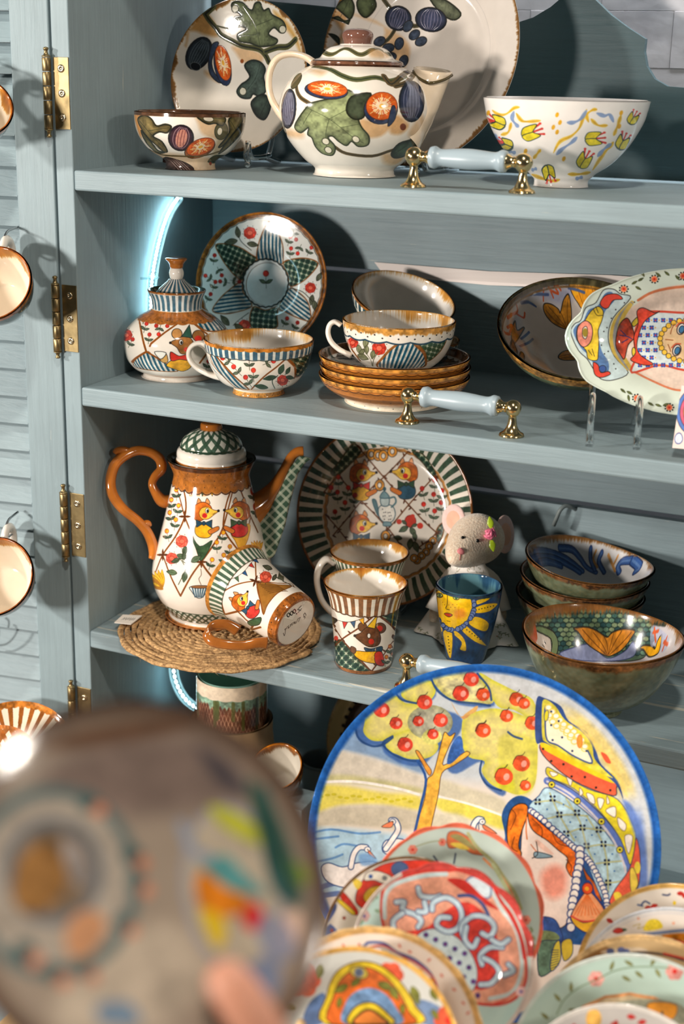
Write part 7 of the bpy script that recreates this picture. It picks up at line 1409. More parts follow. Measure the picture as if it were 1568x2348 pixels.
# ---- lower shelf
jute, N_, L_, b_ = nmat('woven_jute'); b_.inputs['Roughness'].default_value = .9
tc = N_.new('ShaderNodeTexCoord'); no = N_.new('ShaderNodeTexNoise'); no.inputs['Scale'].default_value = 260; no.inputs['Detail'].default_value = 5
n2 = N_.new('ShaderNodeTexNoise'); n2.inputs['Scale'].default_value = 25; L_.new(tc.outputs['Object'], n2.inputs['Vector'])
L_.new(tc.outputs['Object'], no.inputs['Vector']); cr = N_.new('ShaderNodeValToRGB'); cr.color_ramp.elements[0].position = .32; cr.color_ramp.elements[0].color = srgb((112, 78, 46)); cr.color_ramp.elements[1].position = .66; cr.color_ramp.elements[1].color = srgb((214, 172, 118))
ad = N_.new('ShaderNodeMath'); ad.operation = 'MULTIPLY_ADD'; ad.inputs[1].default_value = .8; L_.new(no.outputs['Fac'], ad.inputs[0]); 
m2 = N_.new('ShaderNodeMath'); m2.operation = 'MULTIPLY'; m2.inputs[1].default_value = .22; L_.new(n2.outputs['Fac'], m2.inputs[0]); L_.new(m2.outputs[0], ad.inputs[2])
L_.new(ad.outputs[0], cr.inputs['Fac']); L_.new(cr.outputs['Color'], b_.inputs['Base Color'])
bp = N_.new('ShaderNodeBump'); bp.inputs['Distance'].default_value = .002; bp.inputs['Strength'].default_value = .9; L_.new(no.outputs['Fac'], bp.inputs['Height']); L_.new(bp.outputs['Normal'], b_.inputs['Normal'])
mc = at(508, 1446, 2, S3 + .003); MR = 235 * mpp(mc)
mroot = thing('jute_mat', 'round braided jute mat under the coffee pot', 'mat', (mc.x, mc.y, S3))
coils = 17; rr = MR / coils / 2
pts = []; rad = []
for i in range(coils * 64):
    t = i / 64; r = MR * (t / coils) * .985 + .001; a = 2 * math.pi * t
    ph = r * a / .0062                                              # plait: strands swell and sway
    pts.append((mc.x + (r + .0009 * math.sin(ph * 1.3)) * math.cos(a), mc.y + (r + .0009 * math.sin(ph * 1.3)) * math.sin(a), S3 + .0043 + .0007 * math.sin(ph * 2.1 + r * 900))); rad.append(rr * (1.08 + .16 * math.sin(ph * 2)))
rad = np.array(rad)
tube('braid', pts, rad, jute, mroot, 7, .62, (0, 0, 1))
rb = np.random.RandomState(5); fv, ff = [], []
for i in range(420):                                                # loose fibres round the edge
    a = rb.rand() * 6.283; r = MR * (.94 + .07 * rb.rand()); p = np.array([mc.x + r * math.cos(a), mc.y + r * math.sin(a), S3 + .0035 + .005 * rb.rand()])
    e = np.maximum(p + np.array([math.cos(a + rb.randn() * .8), math.sin(a + rb.randn() * .8), rb.randn() * .5]) * (.004 + .005 * rb.rand()), [-9, -9, S3 + .0006]); w = np.array([-math.sin(a), math.cos(a), .3]) * .00016
    k = len(fv); fv += [p - w, p + w, e]; ff.append((k, k + 1, k + 2))
tag(mesh('loose_fibres', fv, ff, jute, mroot, smooth=False), kind='stuff')
cv = Canvas('cloth_tag', 150, 70, (240, 232, 222), 3)
for q in range(6): cv.stroke(spline([(30 + q * 17, 24 + 8 * (q % 2)), (38 + q * 17, 46), (42 + q * 17, 26), (47 + q * 17, 38)], 4), 2.2, (70, 66, 62))
tg = [at(x, y, 2, S3 + z) for x, y, z in ((262, 1427, .0108), (300, 1431, .0108), (326, 1411, .0108), (282, 1409, .0108))]
V = tg + [p - Vector((0, 0, .0009)) for p in tg] 
mesh('cloth_tag', V, [(0, 1, 2, 3), (7, 6, 5, 4)] + [(i, i + 4, (i + 1) % 4 + 4, (i + 1) % 4) for i in range(4)], glazed(cv, .8, 0), mroot, [(0, 0), (1, 0), (1, 1), (0, 1)] * 2, False)

c = upright((441, 1437), 102, S3, .0088); c = at(487, 1405, 2, S3 + .0092); cpot = c
P_ = prof(c, [(1412, 0), (1412, 99), (1411, 103), (1405, 102), (1400, 97), (1393, 99), (1384, 106), (1370, 117), (1344, 131), (1311, 137), (1272, 132), (1220, 117), (1168, 104), (1113, 92), (1090, 87), (1078, 89), (1062, 96), (1050, 102)]); P_ = base0(P_)
root = thing('coffee_pot', 'tall white coffee pot with brown scroll handle and painted hedgehogs', 'coffee pot', c)
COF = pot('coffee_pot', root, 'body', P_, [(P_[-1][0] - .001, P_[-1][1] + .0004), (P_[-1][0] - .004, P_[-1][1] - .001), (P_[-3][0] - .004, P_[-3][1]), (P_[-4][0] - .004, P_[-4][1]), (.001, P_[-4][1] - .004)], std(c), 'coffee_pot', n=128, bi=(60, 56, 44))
lp = prof(c, [(1066, 78), (1060, 81), (1052, 81), (1046, 79), (1042, 79.5), (1034, 79), (1028, 76), (1024, 71), (1018, 71), (1006, 65), (994, 51), (986, 34), (983, 25)])
LIDC = pot('coffee_pot_lid', root, 'lid', [(0, lp[0][1])] + lp + [(0, lp[-1][1] + .0005)], None, std(c), 'coffee_lid')
kp = prof(c, [(984, 22), (982, 25), (975, 25), (971, 24), (969, 20)]); Ware([(0, kp[0][1])] + kp + [(0, kp[-1][1] + .0004)], None, std(c), 32).build('knob', root, amber_glaze)
d = fdist(c + Vector((0, 0, .1)))
hsw = lambda P: [(x, y, -.030 * max(0, 392 - x) / 140) for x, y in P]
strap('handle', hsw([(392, 1150), (372, 1148), (357, 1130), (349, 1110), (356, 1092), (370, 1076), (367, 1054), (347, 1038), (317, 1033), (288, 1043), (266, 1062), (255, 1090), (254, 1118), (263, 1143), (284, 1169), (314, 1193), (335, 1216), (348, 1243), (352, 1266), (347, 1282)]),
      d, [16, 15, 11, 9.5, 10, 11.5, 12, 11, 11, 12, 12, 12, 12, 12, 11.5, 11, 11.5, 12, 11.5, 7], 1.0, amber_glaze, root)
strap('handle_curl', hsw([(322, 1206), (338, 1200), (346, 1206)]), d, [8, 8, 3], 1.0, amber_glaze, root); strap('handle_tip', hsw([(300, 1037), (283, 1032), (268, 1034), (262, 1040)]), d, [9, 9, 8, 5], 1.0, amber_glaze, root)
strap('spout', [(570, 1172), (598, 1154), (622, 1128), (640, 1102), (655, 1072), (668, 1048), (682, 1036), (696, 1034)], d, [44, 30, 20, 15, 12, 11, 11, 11], 1.0, amber_glaze, root, n=18)
# lattice-painted web under the spout
wpx = [(560, 1195), (600, 1170), (640, 1125), (665, 1072), (688, 1044), (716, 1050), (702, 1060), (684, 1085), (666, 1150), (654, 1205), (640, 1245), (628, 1278), (560, 1290)]
wf = [atd(x, y, d - .0065) for x, y in wpx]; wb_ = [atd(x, y, d + .0065) for x, y in wpx]; m = len(wf)
cv = Canvas('spout_web_glaze', 420, 660, (70, 96, 76), 8)
for sg in (-1, 1):
    for q in range(-20, 40): cv.stroke([(0, q * 64), (420, q * 64 + sg * 420)], 15, (200, 204, 180), a=.7)
u_ = [((x - 555) / 165, (1292 - y) / 255) for x, y in wpx]
webo = mesh('spout_web', wf + wb_, [tuple(range(m)), tuple(range(2 * m - 1, m - 1, -1))] + [(i, i + m, (i + 1) % m + m, (i + 1) % m) for i in range(m)], glazed(cv), root, u_ * 2, False)
b = webo.modifiers.new('edge', 'BEVEL'); b.width = .003; b.segments = 3

MUG = [(0, 0), (.0275, 0), (.0305, .0015), (.0318, .005), (.0330, .018), (.0352, .045), (.0385, .070), (.0422, .086), (.0465, .097)]
def mug(name, label, M, key, hang, hmat=None, scale=1.0, bottom=None):
    root = thing(name, label, 'mug', M.translation); P_ = [(r * scale, z * scale) for r, z in MUG]
    r = pot(name, root, 'body', P_, inside(P_, .0028, .005), M, key)
    if hang is not None:
        a = math.radians(hang); R0 = [(.0425, .086), (.052, .090), (.060, .080), (.062, .062), (.056, .040), (.044, .024), (.0335, .019)]
        pts = [M @ Vector((math.cos(a) * x * scale, math.sin(a) * x * scale, z * scale)) for x, z in R0]
        sd = (M.to_3x3() @ Vector((-math.sin(a), math.cos(a), 0)))
        tube('handle', pts, [.0045, .0038, .0036, .0036, .0036, .0038, .0045], hmat or white_glaze, root, 12, 1.9, sd, 5)
    return r, root
c = upright((832, 1551), 70, S3); az = math.degrees(math.atan2(c.y - CAM.y, c.x - CAM.x))
MUG1 = mug('striped_mug', 'mug with brown-striped rim and a mouse in a party hat, nearest the shelf edge', std(c), 'striped_mug', az - 34)
c2 = atd(846, 1277, 1.49); c2.z = S3 + .0005
lo = at(846, 1277, 2, S3 + .097); c2 = Vector((lo.x - .006, lo.y + .016, S3 + .0004))
MUG2 = mug('green_rim_mug', 'mug with a green-plaid rim band just behind the mouse mug', std(c2), 'green_mug', az + 103)
n = (.54 * FWD - .84 * (.85 * RGT + .53 * DWN)).normalized()              # mouth direction of the lying mug
base = atd(677, 1427, 1.475); base_up = Vector((0, 0, 0))
M = axis_matrix(base, n, RGT); sc_ = 62 / 3226 * 1.475 / .0298
root_l = None
def low(M, s): return min((M @ Vector((r * s * math.cos(a), r * s * math.sin(a), z * s))).z for r, z in MUG for a in np.linspace(0, 6.28, 24))
lo_, hi_ = 1.30, 1.70
for _ in range(30):                                         # slide it back along the sight line until it touches the mat
    md_ = (lo_ + hi_) / 2; M = axis_matrix(atd(677, 1427, md_), n, RGT); sc_ = 62 / FPX * md_ / .0298
    if low(M, sc_) > S3 + .0275: lo_ = md_
    else: hi_ = md_
base = M.translation.copy()
MUG3 = mug('toppled_mug', 'mug lying on its side on the jute mat, price on its white base', M, 'toppled_mug', None, scale=sc_)
mb = axis_matrix(M @ Vector((0, 0, -.0003)), -n, RGT); w = Ware([(0, 0), (.0272 * sc_, 0), (.0276 * sc_, .0004)], [(.0276 * sc_, .0004), (.026 * sc_, .0005), (0, .0005)], mb, 48, 0)
ci = w.canvas('mug_base_glaze', 4200, True, (236, 226, 214)); PAINT['mug_base'](None, ci, w) if 'mug_base' in PAINT else None
o = w.build('base', MUG3[1], white_glaze, glazed(ci))
dm = fdist(base)
strap('handle', [(612, 1474, -.01), (590, 1474, -.013), (560, 1480, -.016), (520, 1478, -.018), (486, 1470, -.016), (474, 1452, -.012), (490, 1434, -.008), (520, 1432, -.004), (545, 1446, .0)], dm, [7, 6, 5.5, 5.5, 6, 6, 6, 6, 7], 2.0, brown_glaze, MUG3[1], up=tuple(n.cross(FWD)))

y0 = at(878, 1180, 1, .228); R = 212 * mpp(y0)
FOX = plate('hedgehog_plate', 'plate with green-striped rim and hedgehogs in bow ties, behind the mugs', 'hedgehog_plate', y0, facing(4, 16), R, .020, .72, segs=150)
easel('plate_stand', 'clear acrylic stand under the hedgehog plate', FOX[0], S3, .07, fr=.35)

c = upright((1066, 1527), 42, S3)
P_ = prof(c, [(1516, 0), (1516, 39), (1515, 42), (1500, 45), (1470, 53), (1435, 61.5), (1400, 68.5), (1365, 74), (1341, 76.5)]); P_ = base0(P_)
root = thing('sun_cup', 'blue handleless cup painted with a yellow sun face', 'cup', c)
SUN = pot('sun_cup', root, 'cup', P_, inside(P_, .003, .006), std(c), 'sun_cup', bo=(28, 52, 86), bi=(60, 104, 124), k=3, rmod=lambda th: 1 + .010 * np.cos(th * 9))

green_out = (92, 104, 84)
def gbowl(name, label, key, M, R, hgt, foot, wv=0.0, grp=None):
    root = thing(name, label, 'bowl', M.translation, grp)
    P_ = [(0, 0), (foot - .002, 0), (foot, .001), (foot * .98, .004), (foot * 1.12, .007), (R * .62, hgt * .26), (R * .80, hgt * .50), (R * .93, hgt * .78), (R, hgt)]
    return pot(name, root, 'bowl', P_, inside(P_, .004, .0085), M, key, bo=green_out, bi=(206, 200, 186), rough=.16, rmod=lambda th: 1 + .012 * np.cos(th * 2 + 1), warp=lambda th: .0022 * np.cos(th * 2 + .6) + wv * np.cos(th * 3)), root
c = upright((1366, 1648), 56, S3); hb_ = heights(c, [1452])[0]; R = 185 * mpp(c + Vector((0, 0, hb_)))
GB1 = gbowl('mermaid_bowl', 'green glazed bowl with fish scales and an orange tail inside, at the shelf front', 'mermaid_bowl', std(c), R, hb_, 56 * mpp(c))
YS = .215; zs_ = [at(1328, y, 1, YS).z - S3 for y in (1362, 1325, 1288)]; cs_ = at(1330, 1362, 1, YS); R2 = 148 * mpp(at(1330, 1300, 1, YS))
bh = .056
for q, (lb, tilt, key) in enumerate((('green glazed bowl at the bottom of the bowl stack', 0, 'scale_bowl'), ('green glazed bowl in the middle of the bowl stack', 2, 'scale_bowl'), ('green glazed bowl with blue scrolls inside, topping the bowl stack', 5, 'scroll_bowl'))):
    hq = bh if q else zs_[0]
    M = Matrix.Translation(Vector((cs_.x + .0015 * q, YS, S3 + zs_[q] - bh + .0020 + .0012 * q))) @ Matrix.Rotation(math.radians(tilt), 4, 'Y')
    if q == 0: M = Matrix.Translation(Vector((cs_.x, YS, S3 + .0004)))
    gbowl('stacked_bowl', lb, key, M, R2, hq, .024, .0008, 'stacked green bowls')

# ---- toy mouse in a dress
fur, N_, L_, b_ = nmat('beige_plush'); b_.inputs['Roughness'].default_value = .95; b_.inputs['Sheen Weight'].default_value = .6
tc = N_.new('ShaderNodeTexCoord'); no = N_.new('ShaderNodeTexNoise'); no.inputs['Scale'].default_value = 420; no.inputs['Detail'].default_value = 4; L_.new(tc.outputs['Object'], no.inputs['Vector'])
cr = N_.new('ShaderNodeValToRGB'); cr.color_ramp.elements[0].color = srgb((222, 192, 162)); cr.color_ramp.elements[0].position = .3; cr.color_ramp.elements[1].color = srgb((250, 232, 208)); cr.color_ramp.elements[1].position = .7
L_.new(no.outputs['Fac'], cr.inputs['Fac']); L_.new(cr.outputs['Color'], b_.inputs['Base Color'])
bp = N_.new('ShaderNodeBump'); bp.inputs['Distance'].default_value = .0012; bp.inputs['Strength'].default_value = .8; L_.new(no.outputs['Fac'], bp.inputs['Height']); L_.new(bp.outputs['Normal'], b_.inputs['Normal'])
pinkfur = plain('pink_plush', (238, 204, 196), .95, var=.06, scale=300, bump=.0008); innerear = plain('inner_ear_felt', (240, 186, 160), .9, var=.08, scale=120)
mx_ = at(1068, 1462, 2, S3); md = fdist(mx_) + .004
mouse = thing('toy_mouse', 'plush toy mouse in a flowered dress with a pink rose by its ear', 'toy', (mx_.x, mx_.y, S3))
def blob(name, fn, mat, parent, nu=36, nv=24, uv=False):
    V = []; U = []
    for j in range(nv + 1):
        v = math.pi * j / nv
        for i in range(nu): 
            u = 2 * math.pi * i / nu; V.append(fn(math.sin(v) * math.cos(u), math.sin(v) * math.sin(u), math.cos(v))); U.append((i / nu, 1 - j / nv))
    F = [(j * nu + i, (j + 1) * nu + i, (j + 1) * nu + (i + 1) % nu, j * nu + (i + 1) % nu) for j in range(nv) for i in range(nu)]
    return mesh(name, V, F, mat, parent, U)
hd = atd(1090, 1236, md - .026); s = md / FPX; rt = RGT; up_ = -DWN; to = -FWD
def headfn(x, y, z):                     # x right, y toward the aisle, z up; a snout reaching left-down and forward
    p = rt * (x * 60 * s) + to * (y * 52 * s) + up_ * (z * (58 + 4 * x) * s)
    k = max(0, (x * -.50 + y * .72 - z * .42)) ** 3
    p += (rt * -34 + to * 62 + up_ * -26) * (k * s)
    p += rt * (max(0, x) ** 2 * 6 * s)
    return hd + p
HEAD = blob('head', headfn, fur, mouse, 48, 32)
for ex, ey, rx, ry, nm, tw in ((1040, 1192, 29, 36, 'ear', -.5), (1157, 1225, 27, 44, 'ear', .55)):
    ec = atd(ex, ey, md - .006)
    axr = (rt * math.cos(tw) + to * math.sin(tw) * -1 * (1 if tw > 0 else 1)).normalized(); axn = axr.cross(up_).normalized()
    if axn.dot(to) < 0: axn = -axn
    def earfn(x, y, z, ec=ec, axr=axr, axn=axn, rx=rx, ry=ry):
        r = math.hypot(x, z); dish = -(1 - r) * 9 if y > 0 else 0
        return ec + axr * (x * rx * s) + up_ * (z * ry * s) + axn * ((y * 9 + dish) * s)
    e = blob('ear', earfn, pinkfur, mouse, 28, 18)
    def inn(x, y, z, ec=ec, axr=axr, axn=axn, rx=rx, ry=ry): return ec + axr * (x * rx * .62 * s) + up_ * (z * ry * .62 * s) + axn * ((y * 1.5 + 3.2 - 2.5 * (1 - math.hypot(x, z))) * s)
    blob('inner_ear', inn, innerear, e, 20, 12)
eyem = plain('black_bead', (12, 12, 14), .05)
hv = [v.co.copy() for v in HEAD.data.vertices]; hf = [tuple(p.vertices) for p in HEAD.data.polygons]; HB = BVHTree.FromPolygons(hv, hf)
def hit(px, py):
    d = ray(px, py).normalized(); l = HB.ray_cast(CAM, d)[0]; return l if l is not None else atd(px, py, md - .03)
for ex, ey in ((1061, 1233), (1095, 1240)):
    p = hit(ex, ey); blob('eye', lambda x, y, z, p=p: p + Vector((x, y, z)) * (4.2 * s), eyem, mouse, 14, 10)
p = hit(1056, 1264); blob('nose', lambda x, y, z, p=p: p + rt * (x * 8.5 * s) + up_ * ((z * 8 - 2 * abs(x)) * s) + to * (y * 5 * s), plain('pink_stitch', (206, 120, 122), .6, var=.15, scale=300), mouse, 16, 12)
p0 = [hit(x, y) + to * .0006 for x, y in ((1056, 1271), (1055, 1278), (1054, 1285))]; tube('mouth', p0, .0005, plain('pink_thread', (160, 84, 80), .7), mouse, 6)
# rose with leaves
rs = plain('satin_rose', (236, 112, 140), .3, var=.18, scale=200); rl = plain('satin_leaf', (170, 196, 40), .3, var=.15, scale=150)
rc = hit(1122, 1224) + to * .004
for i in range(9):
    a = i * 2.4; r = 3.5 + i * 1.35; q = rc + rt * (math.cos(a) * r * .7 * s) + up_ * (math.sin(a) * r * .7 * s) + to * ((9 - i) * .8 * s)
    blob('petal', lambda x, y, z, q=q, a=a, r=r: q + rt * ((x * math.cos(a) * 4 - z * math.sin(a) * (5 + r * .45)) * s) + up_ * ((x * math.sin(a) * 4 + z * math.cos(a) * (5 + r * .45)) * s) + to * ((y * 5) * s), rs, mouse, 12, 8)
for lx, ly, a in ((1124, 1200, 100), (1128, 1249, -80)):
    q = hit(1122, 1224) + rt * ((lx - 1122) * s) + up_ * ((1224 - ly) * s) + to * .002; a = math.radians(a)
    blob('leaf', lambda x, y, z, q=q, a=a: q + (rt * math.cos(a) + up_ * math.sin(a)) * (z * 15 * s) + (rt * -math.sin(a) + up_ * math.cos(a)) * (x * 8 * (1 - .5 * abs(z)) * s) + to * (y * 2 * s), rl, mouse, 12, 10)
# dress: folded skirt, sleeves, arms
cv = Canvas('flowered_cotton', 560, 420, (236, 230, 222), 6); rq = np.random.RandomState(11)
for i in range(120):
    x, y, a = rq.rand() * 560, rq.rand() * 420, rq.rand() * 6.28
    cv.stroke([(x, y), (x + 20 * math.cos(a), y + 20 * math.sin(a))], 1.6, (110, 112, 84))
    for j in range(4):
        t = 4 + j * 5; sg = 1 if j % 2 else -1; b = a + sg * .9
        cv.stroke([(x + t * math.cos(a), y + t * math.sin(a)), (x + t * math.cos(a) + 7 * math.cos(b), y + t * math.sin(a) + 7 * math.sin(b))], 3, [(104, 110, 84), (150, 146, 110)][j % 2])
    if i % 4 == 0: cv.fill(np.c_[x + 4 * np.cos(np.linspace(0, 6.2, 9)), y + 4 * np.sin(np.linspace(0, 6.2, 9))], (196, 148, 128))
cotton = glazed(cv, .85, 0, ext='REPEAT')
dc = atd(1072, 1300, md); V = []; F = []; U = []; nu, rowsd = 64, [(1292, 34, 0), (1310, 44, 0), (1335, 52, 0.02), (1365, 60, .05), (1400, 72, .09), (1440, 90, .13), (1478, 104, .17)]
hs_ = heights(Vector((mx_.x, mx_.y, S3)), [r[0] - 6 for r in rowsd]); hs_[-1] = .002
for j, ((yy, hw, fo), hz) in enumerate(zip(rowsd, hs_)):
    for i in range(nu):
        a = 2 * math.pi * i / nu; r = hw * s * (1 + fo * math.cos(7 * a + .5) + fo * .5 * math.cos(11 * a)) * .98
        V.append((mx_.x + r * math.cos(a), mx_.y + r * .62 * math.sin(a), S3 + hz + (fo * .03 * math.cos(7 * a + .5)) * (hz > .01))); U.append((i / nu * 2, j / 6))
F = [(j * nu + i, j * nu + (i + 1) % nu, (j + 1) * nu + (i + 1) % nu, (j + 1) * nu + i) for j in range(len(rowsd) - 1) for i in range(nu)]
mesh('dress', V, F, cotton, mouse, U)
for sx, pts in ((-1, ((1040, 1306), (1026, 1330), (1010, 1365), (996, 1400))), (1, ((1106, 1306), (1128, 1330), (1142, 1362), (1150, 1400)))):
    P = [atd(x, y, md - .012) for x, y in pts]; sl = tube('sleeve', P, [q * s for q in (12, 17, 18, 22)], cotton, mouse, 14, k=3)
    tube('arm', [P[-1], P[-1] + Vector((0, 0, -14 * s)), P[-1] + Vector((.0 * sx, -.004, -26 * s))], [11 * s, 12 * s, 8 * s], fur, mouse, 12, k=3)
for bx, by in ((1072, 1312), (1070, 1334)):
    p = at(bx, by, 1, mx_.y - .030); Ware([(0, 0), (5 * s, 0), (5.5 * s, .0008), (4.5 * s, .0014), (0, .0012)], None, axis_matrix(atd(bx, by, md - .0235), to), 16, 1).build('button', mouse, plain('pink_button', (226, 164, 150), .4))
# ---- bottom compartment
tanp = plain('tan_stoneware', (176, 146, 108), .5, var=.12, scale=30)
c = at(532, 1760, 2, S4)
vp = at(532, 1700, 1, .10); vc = Vector((vp.x, vp.y, S4))
q = prof(vc, [(1860, 0), (1860, 118), (1840, 130), (1790, 122), (1740, 114), (1705, 102), (1680, 96), (1662, 93), (1645, 94)]); z0 = q[0][1]
q = [(r, z - z0) for r, z in q]; vc2 = Vector((vc.x, vc.y, S4 + .0005))
top_need = heights(vc, [1645])[0]; sc_z = top_need / q[-1][1]; q = base0([(r, z * sc_z) for r, z in q])
root = thing('tan_pot', 'tan stoneware pot carrying the brown cylinder vase', 'pot', vc2)
Ware(q, inside(q, .004, q[-2][1] - .004), std(vc2), 64, 0).build('pot', root, tanp, tanp)
vb = vc2 + Vector((0, 0, q[-2][1] + .001)); rows = [(1672, 0), (1672, 78), (1668, 80), (1640, 81), (1600, 81.5), (1575, 81.5), (1556, 81.5), (1545, 81)]
P_ = prof(vc, rows); zz = P_[0][1]; P_ = [(r, z - vb.z + vc.z) for r, z in P_]; P_[0] = (0, 0); P_[1] = (P_[1][0], 0)
root = thing('cylinder_vase', 'brown cylinder vase with white collar under the lowest visible shelf', 'vase', vb)
VAS = pot('cylinder_vase', root, 'vase', P_, inside(P_, .004, .01), std(vb), 'cylinder_vase', bo=(96, 52, 38), bi=(170, 206, 196))
cc = at(634, 1758, 1, .035); n = (-.75 * FWD + .55 * RGT * -.3 - .6 * DWN).normalized(); R = 62 * mpp(cc)
root = thing('amber_rim_cup', 'amber-rimmed white cup peeking out from behind the blurred plate', 'cup', cc)
P_ = [(0, -.05), (.014, -.05), (.016, -.047), (R * .7, -.034), (R * .92, -.014), (R, 0)]
pot('amber_rim_cup', root, 'bowl', P_, inside(P_, .003, -.045), axis_matrix(cc, n), 'amber_cup')
ab = cc - n * .0495; zb2 = min((axis_matrix(cc, n) @ Vector((r * math.cos(a), r * math.sin(a), z))).z for r, z in P_ for a in np.linspace(0, 6.28, 30))
rz = thing('wooden_riser', 'small blue-grey riser block under the amber-rimmed cup', 'block', (ab.x, ab.y, S4)); box('block', (ab.x - .026, ab.y - .03, S4 + .0003), (ab.x + .036, ab.y + .020, zb2 - .0004), wood_z, rz, .001)
cc = at(742, 1752, 1, .262); cc.z = S4 + .0018; root = thing('grey_bowl', 'plain grey bowl deep in the bottom compartment', 'bowl', cc)
gd = plain('grey_glaze', (128, 134, 132), .3, var=.1)
P_ = [(0, 0), (.016, 0), (.020, .002), (.029, .034), (.032, .066)]; Ware(P_, inside(P_, .003, .006), std(cc), 48).build('bowl', root, gd, gd)
cc = at(922, 1716, 1, .262); plate('brown_lattice_plate', 'tan plate with a dark brown pattern behind the blue-rimmed plate', 'lattice_plate', cc, facing(0, 12), 190 * mpp(cc), .014, .6, bi=(188, 158, 104))

# ---- plates standing in front of the cabinet
def view_n(px, py, mixup=0.0):
    v = -ray(px, py).normalized(); return (v + Vector((0, 0, mixup))).normalized()
RACK = []
def front_plate(name, label, key, px, py, rp, d, n=None, coupe=False, dep=.016, well=.68, rmod=None, bi=WHITE, bo=WHITE, segs=150, warp=None, th=.005, res=RES, grp='plates in the front racks', wp=3.0):
    c = atd(px, py, d); n = n or view_n(1080, 2150); R = rp * d / FPX
    w, root = plate(name, label, key, c, n, R, dep, well, coupe, 'plate', res, bo, bi, rmod, warp, th, segs=segs, group=grp, wp=wp)
    RACK.append((c, n, R)); return w
BIG = front_plate('landscape_plate', 'very large blue-rimmed plate with apple tree, geese and woman in kokoshnik headdress', 'landscape_plate', 1106, 1925, 404, 1.30, view_n(1106, 1925), True, .026, bo=(30, 84, 160), segs=180, grp=None)
def scal(k, a, lo=0.0, hi=math.pi):
    def f(th):
        t = (th + math.pi) % (2 * math.pi) - math.pi; w = np.clip((t - lo + .1) / .15, 0, 1) * np.clip((hi + .1 - t) / .15, 0, 1)
        return 1 + w * a * (2 * np.abs(np.sin(th * k / 2)) - 1.1)
    return f
P1 = front_plate('peach_edge_plate', 'scalloped plate with a bright peach edge, rearmost of the left rack', 'peach_plate', 1040, 2098, 205, 1.20, rmod=scal(14, .020, 0, 2.2), bi=(196, 206, 192))
P2 = front_plate('brown_edge_plate', 'brown-edged plate with red and yellow bands in the left rack', 'brown_plate', 938, 2168, 200, 1.165)
P3 = front_plate('red_scroll_plate', 'plate with red lobed edge and pale blue scrolls in the left rack', 'red_plate', 1012, 2196, 211, 1.13, rmod=scal(13, .022, .2, 2.0), bi=(186, 214, 206))
P4 = front_plate('cream_edge_plate', 'plate with a wavy thick cream edge, second from front in the left rack', 'cream_plate', 852, 2392, 259, 1.075, rmod=lambda th: 1 + .006 * np.cos(th * 26), bi=(240, 226, 212), th=.007)
P5 = front_plate('arched_portrait_plate', 'yellow-edged plate with an arched orange portrait, frontmost of the left rack', 'portrait_plate', 812, 2430, 250, 1.04, bi=(226, 218, 204))
nr = view_n(1450, 2200)
G1 = front_plate('flower_sprig_plate', 'yellow-edged white plate with red and blue sprigs, rearmost of the right rack', 'sprig_plate', 1552, 2266, 234, 1.20, nr)
G2 = front_plate('berry_plate', 'pale blue-edged plate with strawberry and lemon in the right rack', 'berry_plate', 1546, 2334, 246, 1.165, nr)
G3 = front_plate('tan_edge_plate', 'plate with a thick tan edge in the middle of the right rack', 'tan_plate', 1480, 2402, 250, 1.13, nr)
G4 = front_plate('mint_garland_plate', 'mint-green plate with a pink flower garland in the right rack', 'mint_plate', 1452, 2492, 294, 1.085, nr, bi=(190, 212, 198))
G5 = front_plate('grey_edge_plate', 'white-edged grey plate with red dabs, frontmost of the right rack', 'grey_plate', 1420, 2572, 258, 1.05, nr, bi=(196, 190, 184))
# racks and table that carry them (below the picture)
def lowpt(c, n, R):
    up = Vector((0, 0, 1)); u = (up - n * up.dot(n)).normalized(); return c - u * R - n * .004
lows = [lowpt(*q) for q in RACK]; zt = min(p.z for p in lows) - .03
pine = plain('pine_wood', (206, 170, 122), .5, var=.12, scale=20)
tb = thing('display_table', 'wooden display table carrying the plate racks below the picture edge', 'table', (.6, -.35, 0))
box('tabletop', (.15, -.62, zt - .03), (1.25, -.035, zt), pine, tb, .004)
for x in (.2, 1.2):
    for y in (-.57, -.1): box('leg', (x - .02, y - .02, 0), (x + .02, y + .02, zt - .03), pine, tb, .003)
for grp, lb in ((lows[0:1], 'wooden ledge under the large blue-rimmed plate'), (lows[1:6], 'wooden plate rack under the left group of plates'), (lows[6:], 'wooden plate rack under the right group of plates')):
    rk = thing('plate_rack', lb, 'rack', (grp[0].x, grp[0].y, zt))
    for i, p in enumerate(grp): box('rung', (p.x - .05, p.y - .006, zt + .0004), (p.x + .05, p.y + .010, p.z - .0006), pine, rk, .002)
pg = atd(690, 2352, 1.02); tube('peg', [pg + Vector((0, .0, -.08)), pg + Vector((0, 0, .0)), pg + Vector((0, 0, .004))], [.004, .004, .0025], pine, None, 12)
bpy.data.objects['peg'].name = 'rack_peg'; tag(bpy.data.objects['rack_peg'], 'light wooden peg tip at the lower edge beside the left rack', 'peg')

